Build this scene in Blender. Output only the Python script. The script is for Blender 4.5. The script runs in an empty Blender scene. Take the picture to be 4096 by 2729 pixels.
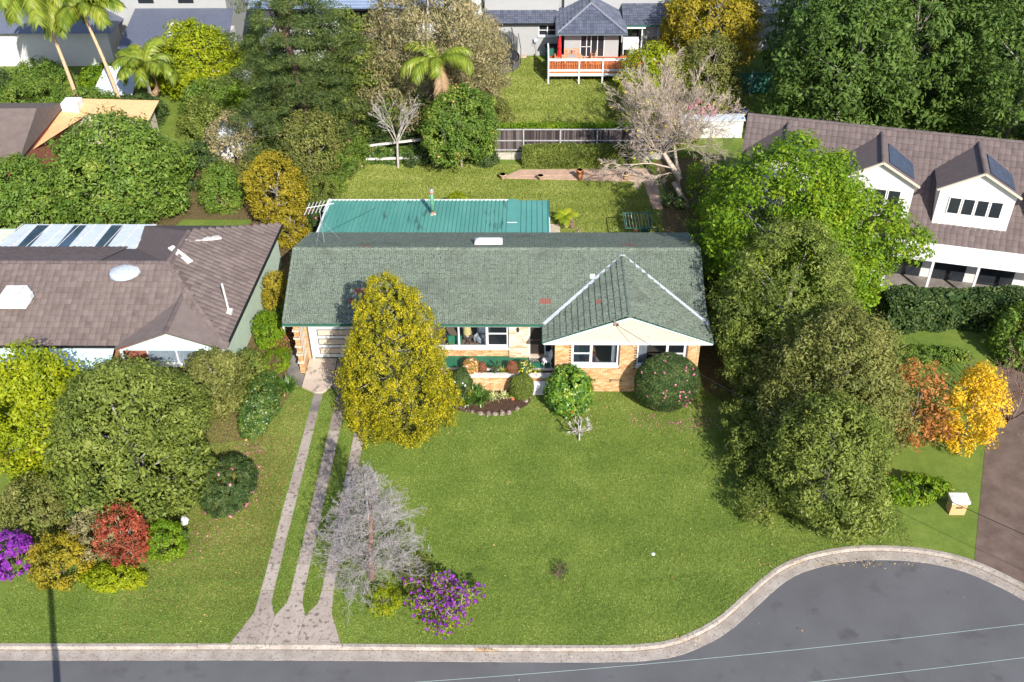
import bpy, math, random
import numpy as np
from mathutils import Vector, Matrix
random.seed(7); RNG = np.random.default_rng(7)
sc = bpy.context.scene
C = sc.collection
rad = math.radians

# ------------------------------------------------------------------ camera
FPX = 4130.16; TH = .664664739; YAW = -.0251579; ROLL = .0127396
CAM = np.array([-1.16728, -41.67413, 36.05572])
def cam_axes():
    f = np.array([math.sin(YAW)*math.cos(TH), math.cos(YAW)*math.cos(TH), -math.sin(TH)])
    r = np.array([math.cos(YAW), -math.sin(YAW), 0]); d = np.cross(f, r)
    c, s = math.cos(ROLL), math.sin(ROLL)
    return c*r+s*d, -s*r+c*d, f
AX = cam_axes()
cam_d = bpy.data.cameras.new('camera'); cam = bpy.data.objects.new('camera', cam_d); C.objects.link(cam)
cam_d.sensor_width = 36; cam_d.lens = FPX/4096*36; cam_d.clip_end = 600; cam_d.clip_start = .5
m = Matrix.Identity(4)
for i in range(3):
    m[i][0] = AX[0][i]; m[i][1] = -AX[1][i]; m[i][2] = -AX[2][i]; m[i][3] = CAM[i]
cam.matrix_world = m
sc.camera = cam

# ------------------------------------------------------------------ light
AZ, EL = rad(23), rad(35.5)
w = bpy.data.worlds.new('World'); sc.world = w; w.use_nodes = True
nt = w.node_tree; bg = nt.nodes['Background']
sky = nt.nodes.new('ShaderNodeTexSky'); sky.sky_type = 'NISHITA'; sky.sun_disc = False
sky.sun_elevation = EL; sky.sun_rotation = math.pi-AZ; sky.altitude = 60
nt.links.new(sky.outputs[0], bg.inputs[0]); bg.inputs[1].default_value = .14
sun_d = bpy.data.lights.new('sun', 'SUN'); sun = bpy.data.objects.new('sun', sun_d); C.objects.link(sun)
sun_d.energy = 4.9; sun_d.angle = rad(.5); sun_d.color = (1, .955, .87)
dv = Vector((-math.sin(AZ)*math.cos(EL), math.cos(AZ)*math.cos(EL), -math.sin(EL)))
sun.rotation_euler = dv.to_track_quat('-Z', 'Y').to_euler(); sun.location = (20, -30, 60)
sc.view_settings.view_transform = 'Standard'; sc.view_settings.look = 'None'
sc.view_settings.exposure = .72; sc.view_settings.gamma = 1
sc.render.engine = 'CYCLES'
sc.cycles.max_bounces = 6; sc.cycles.diffuse_bounces = 3; sc.cycles.transparent_max_bounces = 12

# ------------------------------------------------------------------ helpers
K = 4096/2353.
def ray(u, v):
    d = AX[0]*(u*K-2048)/FPX+AX[1]*(v*K-1364.5)/FPX+AX[2]
    return d
def at(u, v, z=0.):           # a survey point: photo position -> place on the horizontal plane z
    d = ray(u, v); t = (z-CAM[2])/d[2]; return CAM+t*d

def lk(o, parent=None):
    C.objects.link(o)
    if parent is not None: o.parent = parent
    return o
def tag(o, label=None, cat=None, group=None, kind=None):
    if label: o['label'] = label
    if cat: o['category'] = cat
    if group: o['group'] = group
    if kind: o['kind'] = kind
    return o
def thing(name, label, cat, loc=(0, 0, 0), rz=0., group=None):
    o = bpy.data.objects.new(name, None); o.empty_display_size = .3
    o.location = loc; o.rotation_euler = (0, 0, rz); lk(o)
    return tag(o, label, cat, group)
def struct(name):
    o = bpy.data.objects.new(name, None); lk(o); o['kind'] = 'structure'; return o

class MB:
    def __init__(s): s.v = []; s.f = []
    def add(s, vs, fs):
        n = len(s.v); s.v += [tuple(p) for p in vs]; s.f += [tuple(i+n for i in f) for f in fs]; return s
    def box(s, x0, x1, y0, y1, z0, z1):
        return s.add([(x0,y0,z0),(x1,y0,z0),(x1,y1,z0),(x0,y1,z0),(x0,y0,z1),(x1,y0,z1),(x1,y1,z1),(x0,y1,z1)],
            [(0,3,2,1),(4,5,6,7),(0,1,5,4),(1,2,6,5),(2,3,7,6),(3,0,4,7)])
    def cbox(s, c, sz, bev=0.):
        x, y, z = c; a, b, h = sz[0]/2, sz[1]/2, sz[2]/2
        return s.box(x-a, x+a, y-b, y+b, z-h, z+h)
    def bar(s, p, q, w_, h_=None, up=(0,0,1)):
        p = Vector(p); q = Vector(q); h_ = h_ or w_; d = (q-p).normalized()
        a = d.cross(Vector(up))
        if a.length < 1e-4: a = Vector((1,0,0))
        a.normalize(); b = a.cross(d)
        vs = [e+a*i*w_/2+b*j*h_/2 for e in (p, q) for i, j in ((-1,-1),(1,-1),(1,1),(-1,1))]
        return s.add(vs, [(0,3,2,1),(4,5,6,7),(0,1,5,4),(1,2,6,5),(2,3,7,6),(3,0,4,7)])
    def tube(s, pts, rs, n=8, cap=True):
        pts = [Vector(p) for p in pts]
        if not hasattr(rs, '__len__'): rs = [rs]*len(pts)
        base = len(s.v); ref = None
        for i, p in enumerate(pts):
            d = (pts[min(i+1, len(pts)-1)]-pts[max(i-1, 0)]).normalized()
            if ref is None: ref = Vector((1,0,0)) if abs(d.x) < .8 else Vector((0,1,0))
            a = (ref-d*ref.dot(d)).normalized(); ref = a; b = d.cross(a)
            for k in range(n):
                t = 2*math.pi*k/n; s.v.append(tuple(p+(a*math.cos(t)+b*math.sin(t))*rs[i]))
        for i in range(len(pts)-1):
            for k in range(n):
                k2 = (k+1) % n
                s.f.append((base+i*n+k, base+i*n+k2, base+(i+1)*n+k2, base+(i+1)*n+k))
        if cap:
            s.f.append(tuple(base+k for k in reversed(range(n)))); e = base+(len(pts)-1)*n
            s.f.append(tuple(e+k for k in range(n)))
        return s
    def lathe(s, c, prof, n=16):
        c = Vector(c); return s.tube([c+Vector((0,0,z)) for r, z in prof], [max(r, .0005) for r, z in prof], n)
    def poly(s, pts, z0, z1=None):
        n = len(pts)
        if z1 is None: return s.add([(x,y,z0) for x,y in pts], [tuple(range(n))])
        vs = [(x,y,z0) for x,y in pts]+[(x,y,z1) for x,y in pts]
        return s.add(vs, [tuple(reversed(range(n))), tuple(range(n,2*n))]+[(i,(i+1)%n,(i+1)%n+n,i+n) for i in range(n)])
    def mesh(s, name, mat, smooth=False):
        me = bpy.data.meshes.new(name); me.from_pydata(s.v, [], s.f); me.update()
        if mat:
            me.materials.append(mat)
        if smooth: me.polygons.foreach_set('use_smooth', [True]*len(me.polygons))
        return me
    def obj(s, name, mat, parent=None, smooth=False, tints=None):
        me = s.mesh(name, mat, smooth)
        if tints is not None:
            at_ = me.attributes.new('tint', 'FLOAT', 'FACE'); at_.data.foreach_set('value', np.asarray(tints, dtype=np.float32))
        return lk(bpy.data.objects.new(name, me), parent)

def npmesh(name, V, nper, mat, tint=None, faces=None, smooth=False):
    """V (n*nper,3): n separate faces of nper corners; or faces (m,k) index array"""
    me = bpy.data.meshes.new(name); V = np.ascontiguousarray(V, dtype=np.float32)
    nv = len(V)
    if faces is None: faces = np.arange(nv).reshape(-1, nper)
    m_, k = faces.shape
    me.vertices.add(nv); me.vertices.foreach_set('co', V.ravel())
    me.loops.add(m_*k); me.loops.foreach_set('vertex_index', faces.ravel().astype(np.int32))
    me.polygons.add(m_); me.polygons.foreach_set('loop_start', (np.arange(m_)*k).astype(np.int32))
    me.update(calc_edges=True)
    me.materials.append(mat)
    if not smooth:
        a = me.attributes.new('sharp_face', 'BOOLEAN', 'FACE'); a.data.foreach_set('value', np.ones(m_, dtype=bool))
    if tint is not None:
        a = me.attributes.new('tint', 'FLOAT', 'FACE'); a.data.foreach_set('value', tint.astype(np.float32))
    return me

# ------------------------------------------------------------------ materials
def mk(name, cols, scale=3., detail=4., rough=.8, bump=0., bscale=None, spec=.3, metal=0., stretch=None,
       speck=None, tint=False, dist=.02, world=False, rn=None, noise_rough=.6, w_tint=.7):
    """cols: list of (pos, rgb). speck: (scale, threshold, rgb, softness) list. tint: per-piece variation"""
    mt = bpy.data.materials.new(name); mt.use_nodes = True; n = mt.node_tree; L = n.links.new
    b = n.nodes['Principled BSDF']; b.inputs['Roughness'].default_value = rough
    b.inputs['Specular IOR Level'].default_value = spec; b.inputs['Metallic'].default_value = metal
    if world:
        g = n.nodes.new('ShaderNodeNewGeometry'); co = g.outputs['Position']
    else:
        g = n.nodes.new('ShaderNodeTexCoord'); co = g.outputs['Object']
    if stretch:
        mp = n.nodes.new('ShaderNodeMapping'); mp.inputs['Scale'].default_value = stretch; L(co, mp.inputs[0]); co = mp.outputs[0]
    nz = n.nodes.new('ShaderNodeTexNoise'); nz.inputs['Scale'].default_value = scale; nz.inputs['Detail'].default_value = detail
    nz.inputs['Roughness'].default_value = noise_rough
    L(co, nz.inputs['Vector']); fac = nz.outputs['Fac']
    if tint:
        a = n.nodes.new('ShaderNodeAttribute'); a.attribute_name = 'tint'
        oi = n.nodes.new('ShaderNodeObjectInfo')
        ad = n.nodes.new('ShaderNodeMath'); ad.operation = 'ADD'; L(a.outputs['Fac'], ad.inputs[0]); L(oi.outputs['Random'], ad.inputs[1])
        fr = n.nodes.new('ShaderNodeMath'); fr.operation = 'FRACT'; L(ad.outputs[0], fr.inputs[0])
        mx = n.nodes.new('ShaderNodeMix'); mx.inputs[0].default_value = w_tint
        L(fac, mx.inputs[2]); L(fr.outputs[0], mx.inputs[3]); fac = mx.outputs[0]
    r = n.nodes.new('ShaderNodeValToRGB'); L(fac, r.inputs[0]); el = r.color_ramp.elements
    el[0].position = cols[0][0]; el[0].color = (*cols[0][1], 1); el[1].position = cols[-1][0]; el[1].color = (*cols[-1][1], 1)
    for p_, c_ in cols[1:-1]:
        e = el.new(p_); e.color = (*c_, 1)
    col = r.outputs[0]
    for (ss, th, cc, soft) in (speck or []):
        n2 = n.nodes.new('ShaderNodeTexNoise'); n2.inputs['Scale'].default_value = ss; n2.inputs['Detail'].default_value = 5
        L(co, n2.inputs['Vector'])
        mr = n.nodes.new('ShaderNodeMapRange'); mr.inputs[1].default_value = th; mr.inputs[2].default_value = th+soft; L(n2.outputs['Fac'], mr.inputs[0])
        mx = n.nodes.new('ShaderNodeMix'); mx.data_type = 'RGBA'; L(mr.outputs[0], mx.inputs[0]); L(col, mx.inputs[6]); mx.inputs[7].default_value = (*cc, 1); col = mx.outputs[2]
    L(col, b.inputs['Base Color'])
    if bump:
        n3 = n.nodes.new('ShaderNodeTexNoise'); n3.inputs['Scale'].default_value = bscale or scale*4; n3.inputs['Detail'].default_value = 4; L(co, n3.inputs['Vector'])
        bp = n.nodes.new('ShaderNodeBump'); bp.inputs['Strength'].default_value = bump; bp.inputs['Distance'].default_value = dist
        L(n3.outputs['Fac'], bp.inputs['Height']); L(bp.outputs[0], b.inputs['Normal'])
    return mt
def flat(name, c, v=.12, **k):
    lo = tuple(x*(1-v) for x in c); hi = tuple(min(1, x*(1+v)) for x in c)
    return mk(name, [(.3, lo), (.7, hi)], **{**dict(scale=2.5, rough=.6), **k})
def leafmat(name, cols, trans=.25, clump=.45, cs=.8, rough=.55, spec=.25):
    mt = bpy.data.materials.new(name); mt.use_nodes = True; n = mt.node_tree; L = n.links.new
    b = n.nodes['Principled BSDF']; b.inputs['Roughness'].default_value = rough; b.inputs['Specular IOR Level'].default_value = spec
    a = n.nodes.new('ShaderNodeAttribute'); a.attribute_name = 'tint'
    tc = n.nodes.new('ShaderNodeTexCoord'); nz = n.nodes.new('ShaderNodeTexNoise'); nz.inputs['Scale'].default_value = cs; nz.inputs['Detail'].default_value = 2
    L(tc.outputs['Object'], nz.inputs['Vector'])
    mr = n.nodes.new('ShaderNodeMapRange'); mr.inputs[1].default_value = .3; mr.inputs[2].default_value = .7; L(nz.outputs['Fac'], mr.inputs[0])
    mx = n.nodes.new('ShaderNodeMix'); mx.inputs[0].default_value = clump; L(a.outputs['Fac'], mx.inputs[2]); L(mr.outputs[0], mx.inputs[3])
    r = n.nodes.new('ShaderNodeValToRGB'); L(mx.outputs[0], r.inputs[0]); el = r.color_ramp.elements
    k = len(cols); el[0].position = .08; el[0].color = (*cols[0], 1); el[1].position = .92; el[1].color = (*cols[-1], 1)
    for i in range(1, k-1):
        e = el.new(.08+.84*i/(k-1)); e.color = (*cols[i], 1)
    L(r.outputs[0], b.inputs['Base Color'])
    tr = n.nodes.new('ShaderNodeBsdfTranslucent'); L(r.outputs[0], tr.inputs[0])
    ms = n.nodes.new('ShaderNodeMixShader'); ms.inputs[0].default_value = trans; L(b.outputs[0], ms.inputs[1]); L(tr.outputs[0], ms.inputs[2])
    L(ms.outputs[0], n.nodes['Material Output'].inputs[0])
    return mt
def glassmat(name, tintc=(.9,.93,.95), alpha=.25, rough=.05):
    mt = bpy.data.materials.new(name); mt.use_nodes = True; n = mt.node_tree; L = n.links.new
    b = n.nodes['Principled BSDF']; b.inputs['Base Color'].default_value = (.03,.04,.05,1); b.inputs['Roughness'].default_value = rough; b.inputs['Specular IOR Level'].default_value = .5
    t = n.nodes.new('ShaderNodeBsdfTransparent'); t.inputs[0].default_value = (*tintc, 1)
    ms = n.nodes.new('ShaderNodeMixShader'); ms.inputs[0].default_value = alpha; L(t.outputs[0], ms.inputs[1]); L(b.outputs[0], ms.inputs[2]); L(ms.outputs[0], n.nodes['Material Output'].inputs[0])
    return mt

def grassmat(name, cols, big=.35, streak=None):
    mt = bpy.data.materials.new(name); mt.use_nodes = True; n = mt.node_tree; L = n.links.new
    b = n.nodes['Principled BSDF']; b.inputs['Roughness'].default_value = .85; b.inputs['Specular IOR Level'].default_value = .12
    g = n.nodes.new('ShaderNodeNewGeometry'); co = g.outputs['Position']
    def noise(s, d=3, r=.6):
        x = n.nodes.new('ShaderNodeTexNoise'); x.inputs['Scale'].default_value = s; x.inputs['Detail'].default_value = d; x.inputs['Roughness'].default_value = r; L(co, x.inputs['Vector']); return x.outputs['Fac']
    a1, a2, a3 = noise(big, 4), noise(2.2, 4, .7), noise(14, 5, .8)
    def comb(x, y, f):
        mx = n.nodes.new('ShaderNodeMix'); mx.inputs[0].default_value = f; L(x, mx.inputs[2]); L(y, mx.inputs[3]); return mx.outputs[0]
    fac = comb(comb(a1, a2, .4), a3, .42)
    r = n.nodes.new('ShaderNodeValToRGB'); L(fac, r.inputs[0]); el = r.color_ramp.elements
    k = len(cols); el[0].position = .34; el[0].color = (*cols[0], 1); el[1].position = .64; el[1].color = (*cols[-1], 1)
    for i in range(1, k-1): e = el.new(.34+.30*i/(k-1)); e.color = (*cols[i], 1)
    L(r.outputs[0], b.inputs['Base Color'])
    bp = n.nodes.new('ShaderNodeBump'); bp.inputs['Strength'].default_value = .9; bp.inputs['Distance'].default_value = .05
    L(noise(26, 4, .8), bp.inputs['Height']); L(bp.outputs[0], b.inputs['Normal'])
    return mt

M = {}
M['grass'] = grassmat('lawn_grass', [(.065,.11,.018), (.108,.162,.028), (.155,.21,.038), (.22,.255,.06)])
M['grass_back'] = grassmat('back_grass', [(.075,.12,.016), (.115,.165,.026), (.165,.215,.04), (.25,.27,.07)])
M['blade'] = leafmat('grass_blade', [(.080,.14,.020), (.145,.215,.034), (.22,.285,.052), (.35,.385,.11)], trans=.3, cs=.35, clump=.18, rough=.6)
M['asphalt'] = mk('asphalt', [(.3,(.082,.080,.085)), (.7,(.105,.103,.110))], scale=.35, bump=.4, bscale=60, rough=.9, speck=[(45,.62,(.16,.16,.17),.1), (.9,.60,(.07,.068,.07),.12)], dist=.01, world=True)
M['concrete'] = mk('aged_concrete', [(.3,(.24,.19,.165)), (.7,(.37,.31,.27))], scale=1.6, detail=6, bump=.3, bscale=30, rough=.9, world=True,
    speck=[(5,.54,(.12,.10,.085),.14), (22,.60,(.10,.09,.08),.10)], tint=True, w_tint=.45)
M['concrete_dark'] = mk('stained_concrete', [(.35,(.13,.115,.105)), (.62,(.24,.21,.19))], scale=.9, detail=6, bump=.3, bscale=30, rough=.9, world=True, speck=[(12,.57,(.06,.055,.05),.12)])
M['concrete_pale'] = mk('pale_concrete', [(.3,(.40,.31,.25)), (.62,(.52,.43,.35))], scale=.8, detail=6, bump=.2, bscale=30, rough=.9, world=True, speck=[(3.0,.55,(.20,.17,.15),.14), (16,.62,(.12,.1,.09),.1)])
M['kerb'] = mk('kerb_concrete', [(.3,(.25,.21,.18)), (.7,(.37,.325,.285))], scale=2, detail=6, bump=.35, bscale=25, rough=.9, world=True, speck=[(9,.56,(.18,.15,.13),.12), (30,.6,(.1,.09,.08),.08)])
M['tile'] = mk('green_roof_tile', [(.22,(.055,.068,.050)), (.42,(.115,.14,.108)), (.6,(.165,.195,.152)), (.82,(.24,.275,.222))], scale=7, detail=8, rough=.85, bump=.5, bscale=40, dist=.01, world=True,
    speck=[(15,.53,(.045,.052,.042),.10), (22,.61,(.28,.32,.26),.07), (.8,.55,(.075,.082,.066),.3)], tint=True, w_tint=.10, noise_rough=.75)
M['tile_red'] = mk('red_replacement_tile', [(.3,(.15,.05,.035)), (.7,(.28,.11,.08))], scale=12, rough=.85, world=True, speck=[(20,.56,(.16,.12,.09),.1)])
M['tile_pale'] = mk('pale_replacement_tile', [(.3,(.38,.44,.38)), (.7,(.46,.52,.46))], scale=12, rough=.85, world=True)
M['tile_brown'] = mk('brown_roof_tile', [(.2,(.105,.078,.070)), (.8,(.19,.148,.135))], scale=2.0, detail=7, rough=.9, bump=.3, bscale=18, world=True, tint=True, w_tint=.3)
M['tile_brown2'] = mk('dark_brown_roof_tile', [(.2,(.085,.064,.062)), (.8,(.145,.112,.108))], scale=3, detail=6, rough=.9, bump=.3, bscale=18, world=True, tint=True, w_tint=.3)
M['tile_slate'] = mk('slate_blue_roof_tile', [(.2,(.06,.068,.10)), (.8,(.11,.12,.165))], scale=3, detail=5, rough=.55, spec=.5, bump=.2, bscale=18, world=True, tint=True, w_tint=.5)
M['tile_orange'] = mk('orange_roof_tile', [(.2,(.55,.30,.13)), (.8,(.75,.46,.24))], scale=3, detail=5, rough=.85, bump=.2, bscale=18, world=True, tint=True, w_tint=.3)
M['brick'] = mk('cream_orange_brick', [(.10,(.42,.19,.075)), (.35,(.50,.28,.13)), (.7,(.56,.36,.19)), (.95,(.60,.43,.27))], scale=3, detail=4, rough=.85, bump=.25, bscale=60, dist=.005, world=True, tint=True, w_tint=.8)
M['mortar'] = flat('mortar', (.13,.085,.055), rough=.95, bump=.2, bscale=60, world=True)
M['brick_red'] = mk('red_brick', [(.3,(.22,.075,.05)), (.7,(.32,.12,.08))], scale=5, rough=.9, stretch=(1,1,4), bump=.3, bscale=30)
M['stone_clad'] = mk('cream_cladding_stone', [(.08,(.46,.22,.08)), (.20,(.55,.38,.24)), (.5,(.60,.48,.37)), (.9,(.64,.55,.46))], scale=5, detail=4, rough=.8, tint=True, w_tint=.85, bump=.2, bscale=50, dist=.004)
M['white'] = flat('white_paint', (.64,.64,.645), v=.04, rough=.45)
M['white_dirty'] = flat('weathered_white', (.56,.53,.50), v=.25, scale=6, rough=.7)
M['cream'] = flat('cream_sheet', (.52,.44,.35), v=.05, rough=.7)
M['black'] = flat('black_trim', (.015,.015,.017), rough=.5)
M['dark'] = flat('dark_interior', (.03,.028,.028), rough=.9)
M['greentrim'] = flat('green_gutter', (.035,.12,.085), rough=.5)
M['greenslab'] = mk('green_painted_slab', [(.3,(.018,.115,.068)), (.7,(.028,.15,.09))], scale=1.4, detail=5, rough=.6, bump=.1, bscale=40)
M['teal'] = mk('teal_roof_steel', [(.3,(.07,.235,.20)), (.7,(.105,.30,.255))], scale=.8, detail=6, rough=.55, spec=.35, world=True, stretch=(1,.25,1), speck=[(2.2,.60,(.05,.14,.12),.1)])
M['teal_new'] = mk('teal_roof_steel_newer', [(.3,(.075,.25,.22)), (.7,(.095,.29,.25))], scale=.8, rough=.5, spec=.35, world=True)
M['carpet'] = flat('brown_carpet', (.30,.20,.13), v=.15, scale=20, rough=.95)
M['plaster'] = flat('room_wall', (.35,.31,.27), v=.05)
M['flash'] = flat('lead_flashing', (.42,.45,.50), v=.2, scale=8, rough=.5)
M['galv'] = flat('galvanised_steel', (.45,.47,.5), rough=.4, metal=.6)
M['soil'] = mk('dark_mulch', [(.3,(.035,.018,.011)), (.7,(.10,.055,.035))], scale=9, detail=7, rough=1, bump=1, bscale=30, dist=.04, world=True, speck=[(35,.64,(.28,.18,.11),.04)])
M['litter'] = mk('leaf_litter_soil', [(.3,(.06,.045,.02)), (.7,(.16,.12,.05))], scale=5, detail=7, rough=1, bump=1, bscale=25, dist=.04, world=True, speck=[(28,.62,(.34,.20,.08),.05)])
M['gravel'] = mk('pink_gravel', [(.3,(.36,.23,.165)), (.7,(.50,.345,.25))], scale=1.5, detail=7, rough=1, bump=.6, bscale=45, dist=.02, world=True, speck=[(40,.62,(.18,.12,.09),.05)])
M['rock'] = mk('garden_rock', [(.3,(.10,.065,.055)), (.5,(.20,.14,.12)), (.7,(.36,.31,.28))], scale=4, rough=.95, bump=.7, bscale=18, speck=[(14,.6,(.55,.52,.48),.08)])
M['paling'] = mk('weathered_paling', [(.1,(.022,.016,.015)), (.5,(.055,.042,.040)), (.9,(.16,.135,.13))], scale=6, detail=6, rough=.95, stretch=(6,6,.7), tint=True, w_tint=.6, bump=.3, bscale=30)
M['rail'] = flat('grey_timber', (.34,.33,.33), v=.3, scale=9, rough=.95)
M['sleeper'] = mk('pale_sleeper', [(.3,(.34,.31,.26)), (.7,(.50,.46,.40))], scale=4, rough=.95, stretch=(.4,3,3), speck=[(10,.62,(.2,.17,.14),.1)])
M['terracotta'] = flat('terracotta', (.55,.20,.09), v=.15, rough=.8, scale=8)
M['sandpot'] = flat('sandstone_pot', (.52,.36,.22), v=.2, rough=.9, scale=8)
M['render'] = flat('grey_render', (.33,.33,.332), v=.03, rough=.8)
M['render_w'] = flat('white_render', (.56,.55,.54), v=.05, rough=.8)
M['deckwood'] = mk('red_deck_timber', [(.3,(.36,.10,.035)), (.7,(.52,.17,.06))], scale=5, rough=.6, stretch=(.6,6,3), tint=True, w_tint=.6)
M['teak'] = mk('teak_furniture', [(.3,(.52,.24,.12)), (.7,(.65,.33,.18))], scale=6, rough=.6, stretch=(5,.6,1), tint=True, w_tint=.5)
M['red'] = flat('red_canvas', (.62,.02,.02), v=.2, scale=6, rough=.8)
M['darkglass'] = flat('dark_glass', (.02,.024,.03), rough=.08, spec=.6)
M['blueglass'] = flat('solar_panel_glass', (.035,.06,.10), rough=.12, spec=.6)
M['glass'] = glassmat('window_glass', alpha=.10)
M['mist_glass'] = glassmat('flyscreen_glass', (.60,.64,.68), alpha=.25, rough=.4)
M['bark'] = mk('grey_bark', [(.3,(.17,.14,.12)), (.7,(.40,.36,.33))], scale=5, detail=6, rough=.95, stretch=(1,1,.4), bump=.5, bscale=20)
M['bark_pale'] = mk('pale_bark', [(.3,(.30,.27,.25)), (.7,(.50,.46,.43))], scale=5, detail=6, rough=.9, bump=.3, bscale=20)
M['bark_pink'] = mk('beige_twig_bark', [(.3,(.32,.25,.20)), (.7,(.50,.41,.34))], scale=4, detail=6, rough=.9)
M['bark_brown'] = mk('brown_bark', [(.3,(.10,.06,.045)), (.7,(.24,.15,.12))], scale=5, detail=6, rough=.95, bump=.5, bscale=20)
M['bark_silver'] = mk('silver_twig_bark', [(.3,(.19,.165,.16)), (.7,(.43,.395,.395))], scale=2, detail=3, rough=.85)
M['paleblue'] = flat('pale_blue_green_wall', (.48,.60,.58), v=.06, rough=.7)
M['palegreen'] = flat('pale_green_wall', (.44,.54,.44), v=.08, rough=.7)
M['poly'] = flat('pale_translucent_roofing', (.50,.55,.62), v=.08, rough=.4)
M['blue'] = flat('blue_plastic', (.03,.16,.55), rough=.4)
M['net'] = glassmat('black_netting', (.62,.62,.62), alpha=.38, rough=.9)
M['brownpave'] = mk('brown_driveway_paving', [(.3,(.085,.058,.046)), (.7,(.15,.105,.085))], scale=1.2, detail=6, rough=.9, world=True, bump=.3, bscale=25)

# leaf palettes
def LM(k, cols, **kw):
    g = {'lf_gold': 1.1, 'lf_conifer': 1.35, 'lf_pine': 1.35, 'lf_limeyel': 1.1, 'lf_lime': .92}.get(k, 1.28) if k.startswith('lf_') else 1.
    M[k] = leafmat(k, [tuple(min(x*g, .9) for x in c) for c in cols], **kw)
LM('blade_back', [(.13,.18,.026), (.22,.27,.045), (.32,.355,.08), (.46,.46,.16)], trans=.3, cs=.35, clump=.18, rough=.6)
LM('blade_dry', [(.14,.11,.03), (.24,.20,.06), (.36,.30,.11)], trans=.3, cs=.35, clump=.3, rough=.6)
LM('lf_gold', [(.07,.085,.008), (.17,.17,.008), (.36,.31,.008), (.56,.44,.012)], trans=.3, cs=1.5, clump=.25)
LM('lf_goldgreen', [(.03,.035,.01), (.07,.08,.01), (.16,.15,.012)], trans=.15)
LM('lf_dark', [(.016,.034,.010), (.032,.062,.016), (.058,.09,.022), (.13,.16,.055)], cs=2.2)
LM('lf_gloss', [(.018,.045,.012), (.04,.085,.016), (.09,.14,.022), (.22,.24,.06)], rough=.32, spec=.5, cs=2)
LM('lf_lime', [(.06,.13,.006), (.12,.22,.008), (.20,.31,.012), (.36,.40,.02)], trans=.35)
LM('lf_camellia', [(.015,.045,.008),(.05,.115,.012),(.12,.22,.018),(.36,.38,.05)], rough=.35, spec=.5, cs=2.5)
LM('lf_limeyel', [(.12,.17,.006), (.24,.29,.008), (.38,.38,.01)], trans=.35)
LM('lf_mid', [(.035,.075,.010), (.07,.125,.016), (.12,.18,.024), (.20,.23,.04)])
LM('lf_olive', [(.05,.06,.014), (.095,.105,.022), (.15,.155,.036), (.23,.22,.07)])
LM('lf_olivegreen', [(.045,.065,.012), (.085,.115,.018), (.14,.17,.028), (.20,.22,.05)])
LM('lf_gum', [(.085,.085,.035), (.16,.145,.065), (.25,.21,.10), (.36,.28,.16)])
LM('lf_pine', [(.018,.032,.010), (.035,.058,.014), (.065,.09,.02), (.12,.14,.035)])
LM('lf_conifer', [(.025,.05,.010), (.05,.09,.016), (.08,.13,.022), (.12,.17,.035)], trans=.35)
LM('lf_ochre', [(.09,.08,.008), (.18,.155,.01), (.27,.20,.012), (.15,.15,.02)])
LM('lf_orange', [(.10,.07,.02), (.26,.10,.03), (.36,.15,.04), (.40,.20,.06)], trans=.35)
LM('lf_yellow', [(.26,.19,.02), (.48,.30,.01), (.60,.38,.02), (.64,.42,.03)], trans=.35)
LM('lf_red', [(.09,.04,.02), (.20,.045,.025), (.30,.06,.03), (.34,.12,.05)], trans=.35)
LM('lf_redbrown', [(.07,.03,.018), (.14,.06,.03), (.22,.10,.04), (.12,.11,.03)])
LM('lf_palm', [(.06,.10,.012), (.11,.16,.016), (.20,.24,.03), (.30,.30,.05)], trans=.35, rough=.4)
LM('lf_deadpalm', [(.22,.13,.07), (.38,.26,.16)], trans=.2)
LM('lf_mixorange', [(.05,.08,.012), (.12,.14,.02), (.45,.22,.07), (.62,.32,.14)], clump=.2)
LM('lf_strap', [(.03,.075,.012), (.06,.13,.016), (.14,.22,.03)], rough=.35, spec=.5)
LM('lf_varieg', [(.20,.26,.06), (.45,.48,.20), (.6,.6,.38)])
LM('lf_fern', [(.12,.17,.01), (.24,.30,.015), (.38,.38,.03)], trans=.35)
LM('petal_pink', [(.65,.12,.25), (.75,.25,.38), (.8,.42,.5)], trans=.3, clump=.1)
LM('petal_red', [(.6,.05,.07), (.75,.12,.12)], trans=.3, clump=.1)
LM('petal_purple', [(.12,.03,.20), (.24,.03,.38), (.40,.06,.44)], trans=.3, clump=.1)
LM('petal_white', [(.7,.68,.66), (.8,.78,.78)], trans=.3, clump=.1)
LM('petal_yellow', [(.7,.55,.02), (.8,.65,.03)], trans=.3, clump=.1)
LM('petal_orange', [(.7,.28,.10), (.75,.45,.25)], trans=.3, clump=.1)
LM('fallen', [(.45,.25,.08), (.55,.36,.14), (.35,.16,.06), (.6,.5,.2)], trans=.1, clump=.1)

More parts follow.
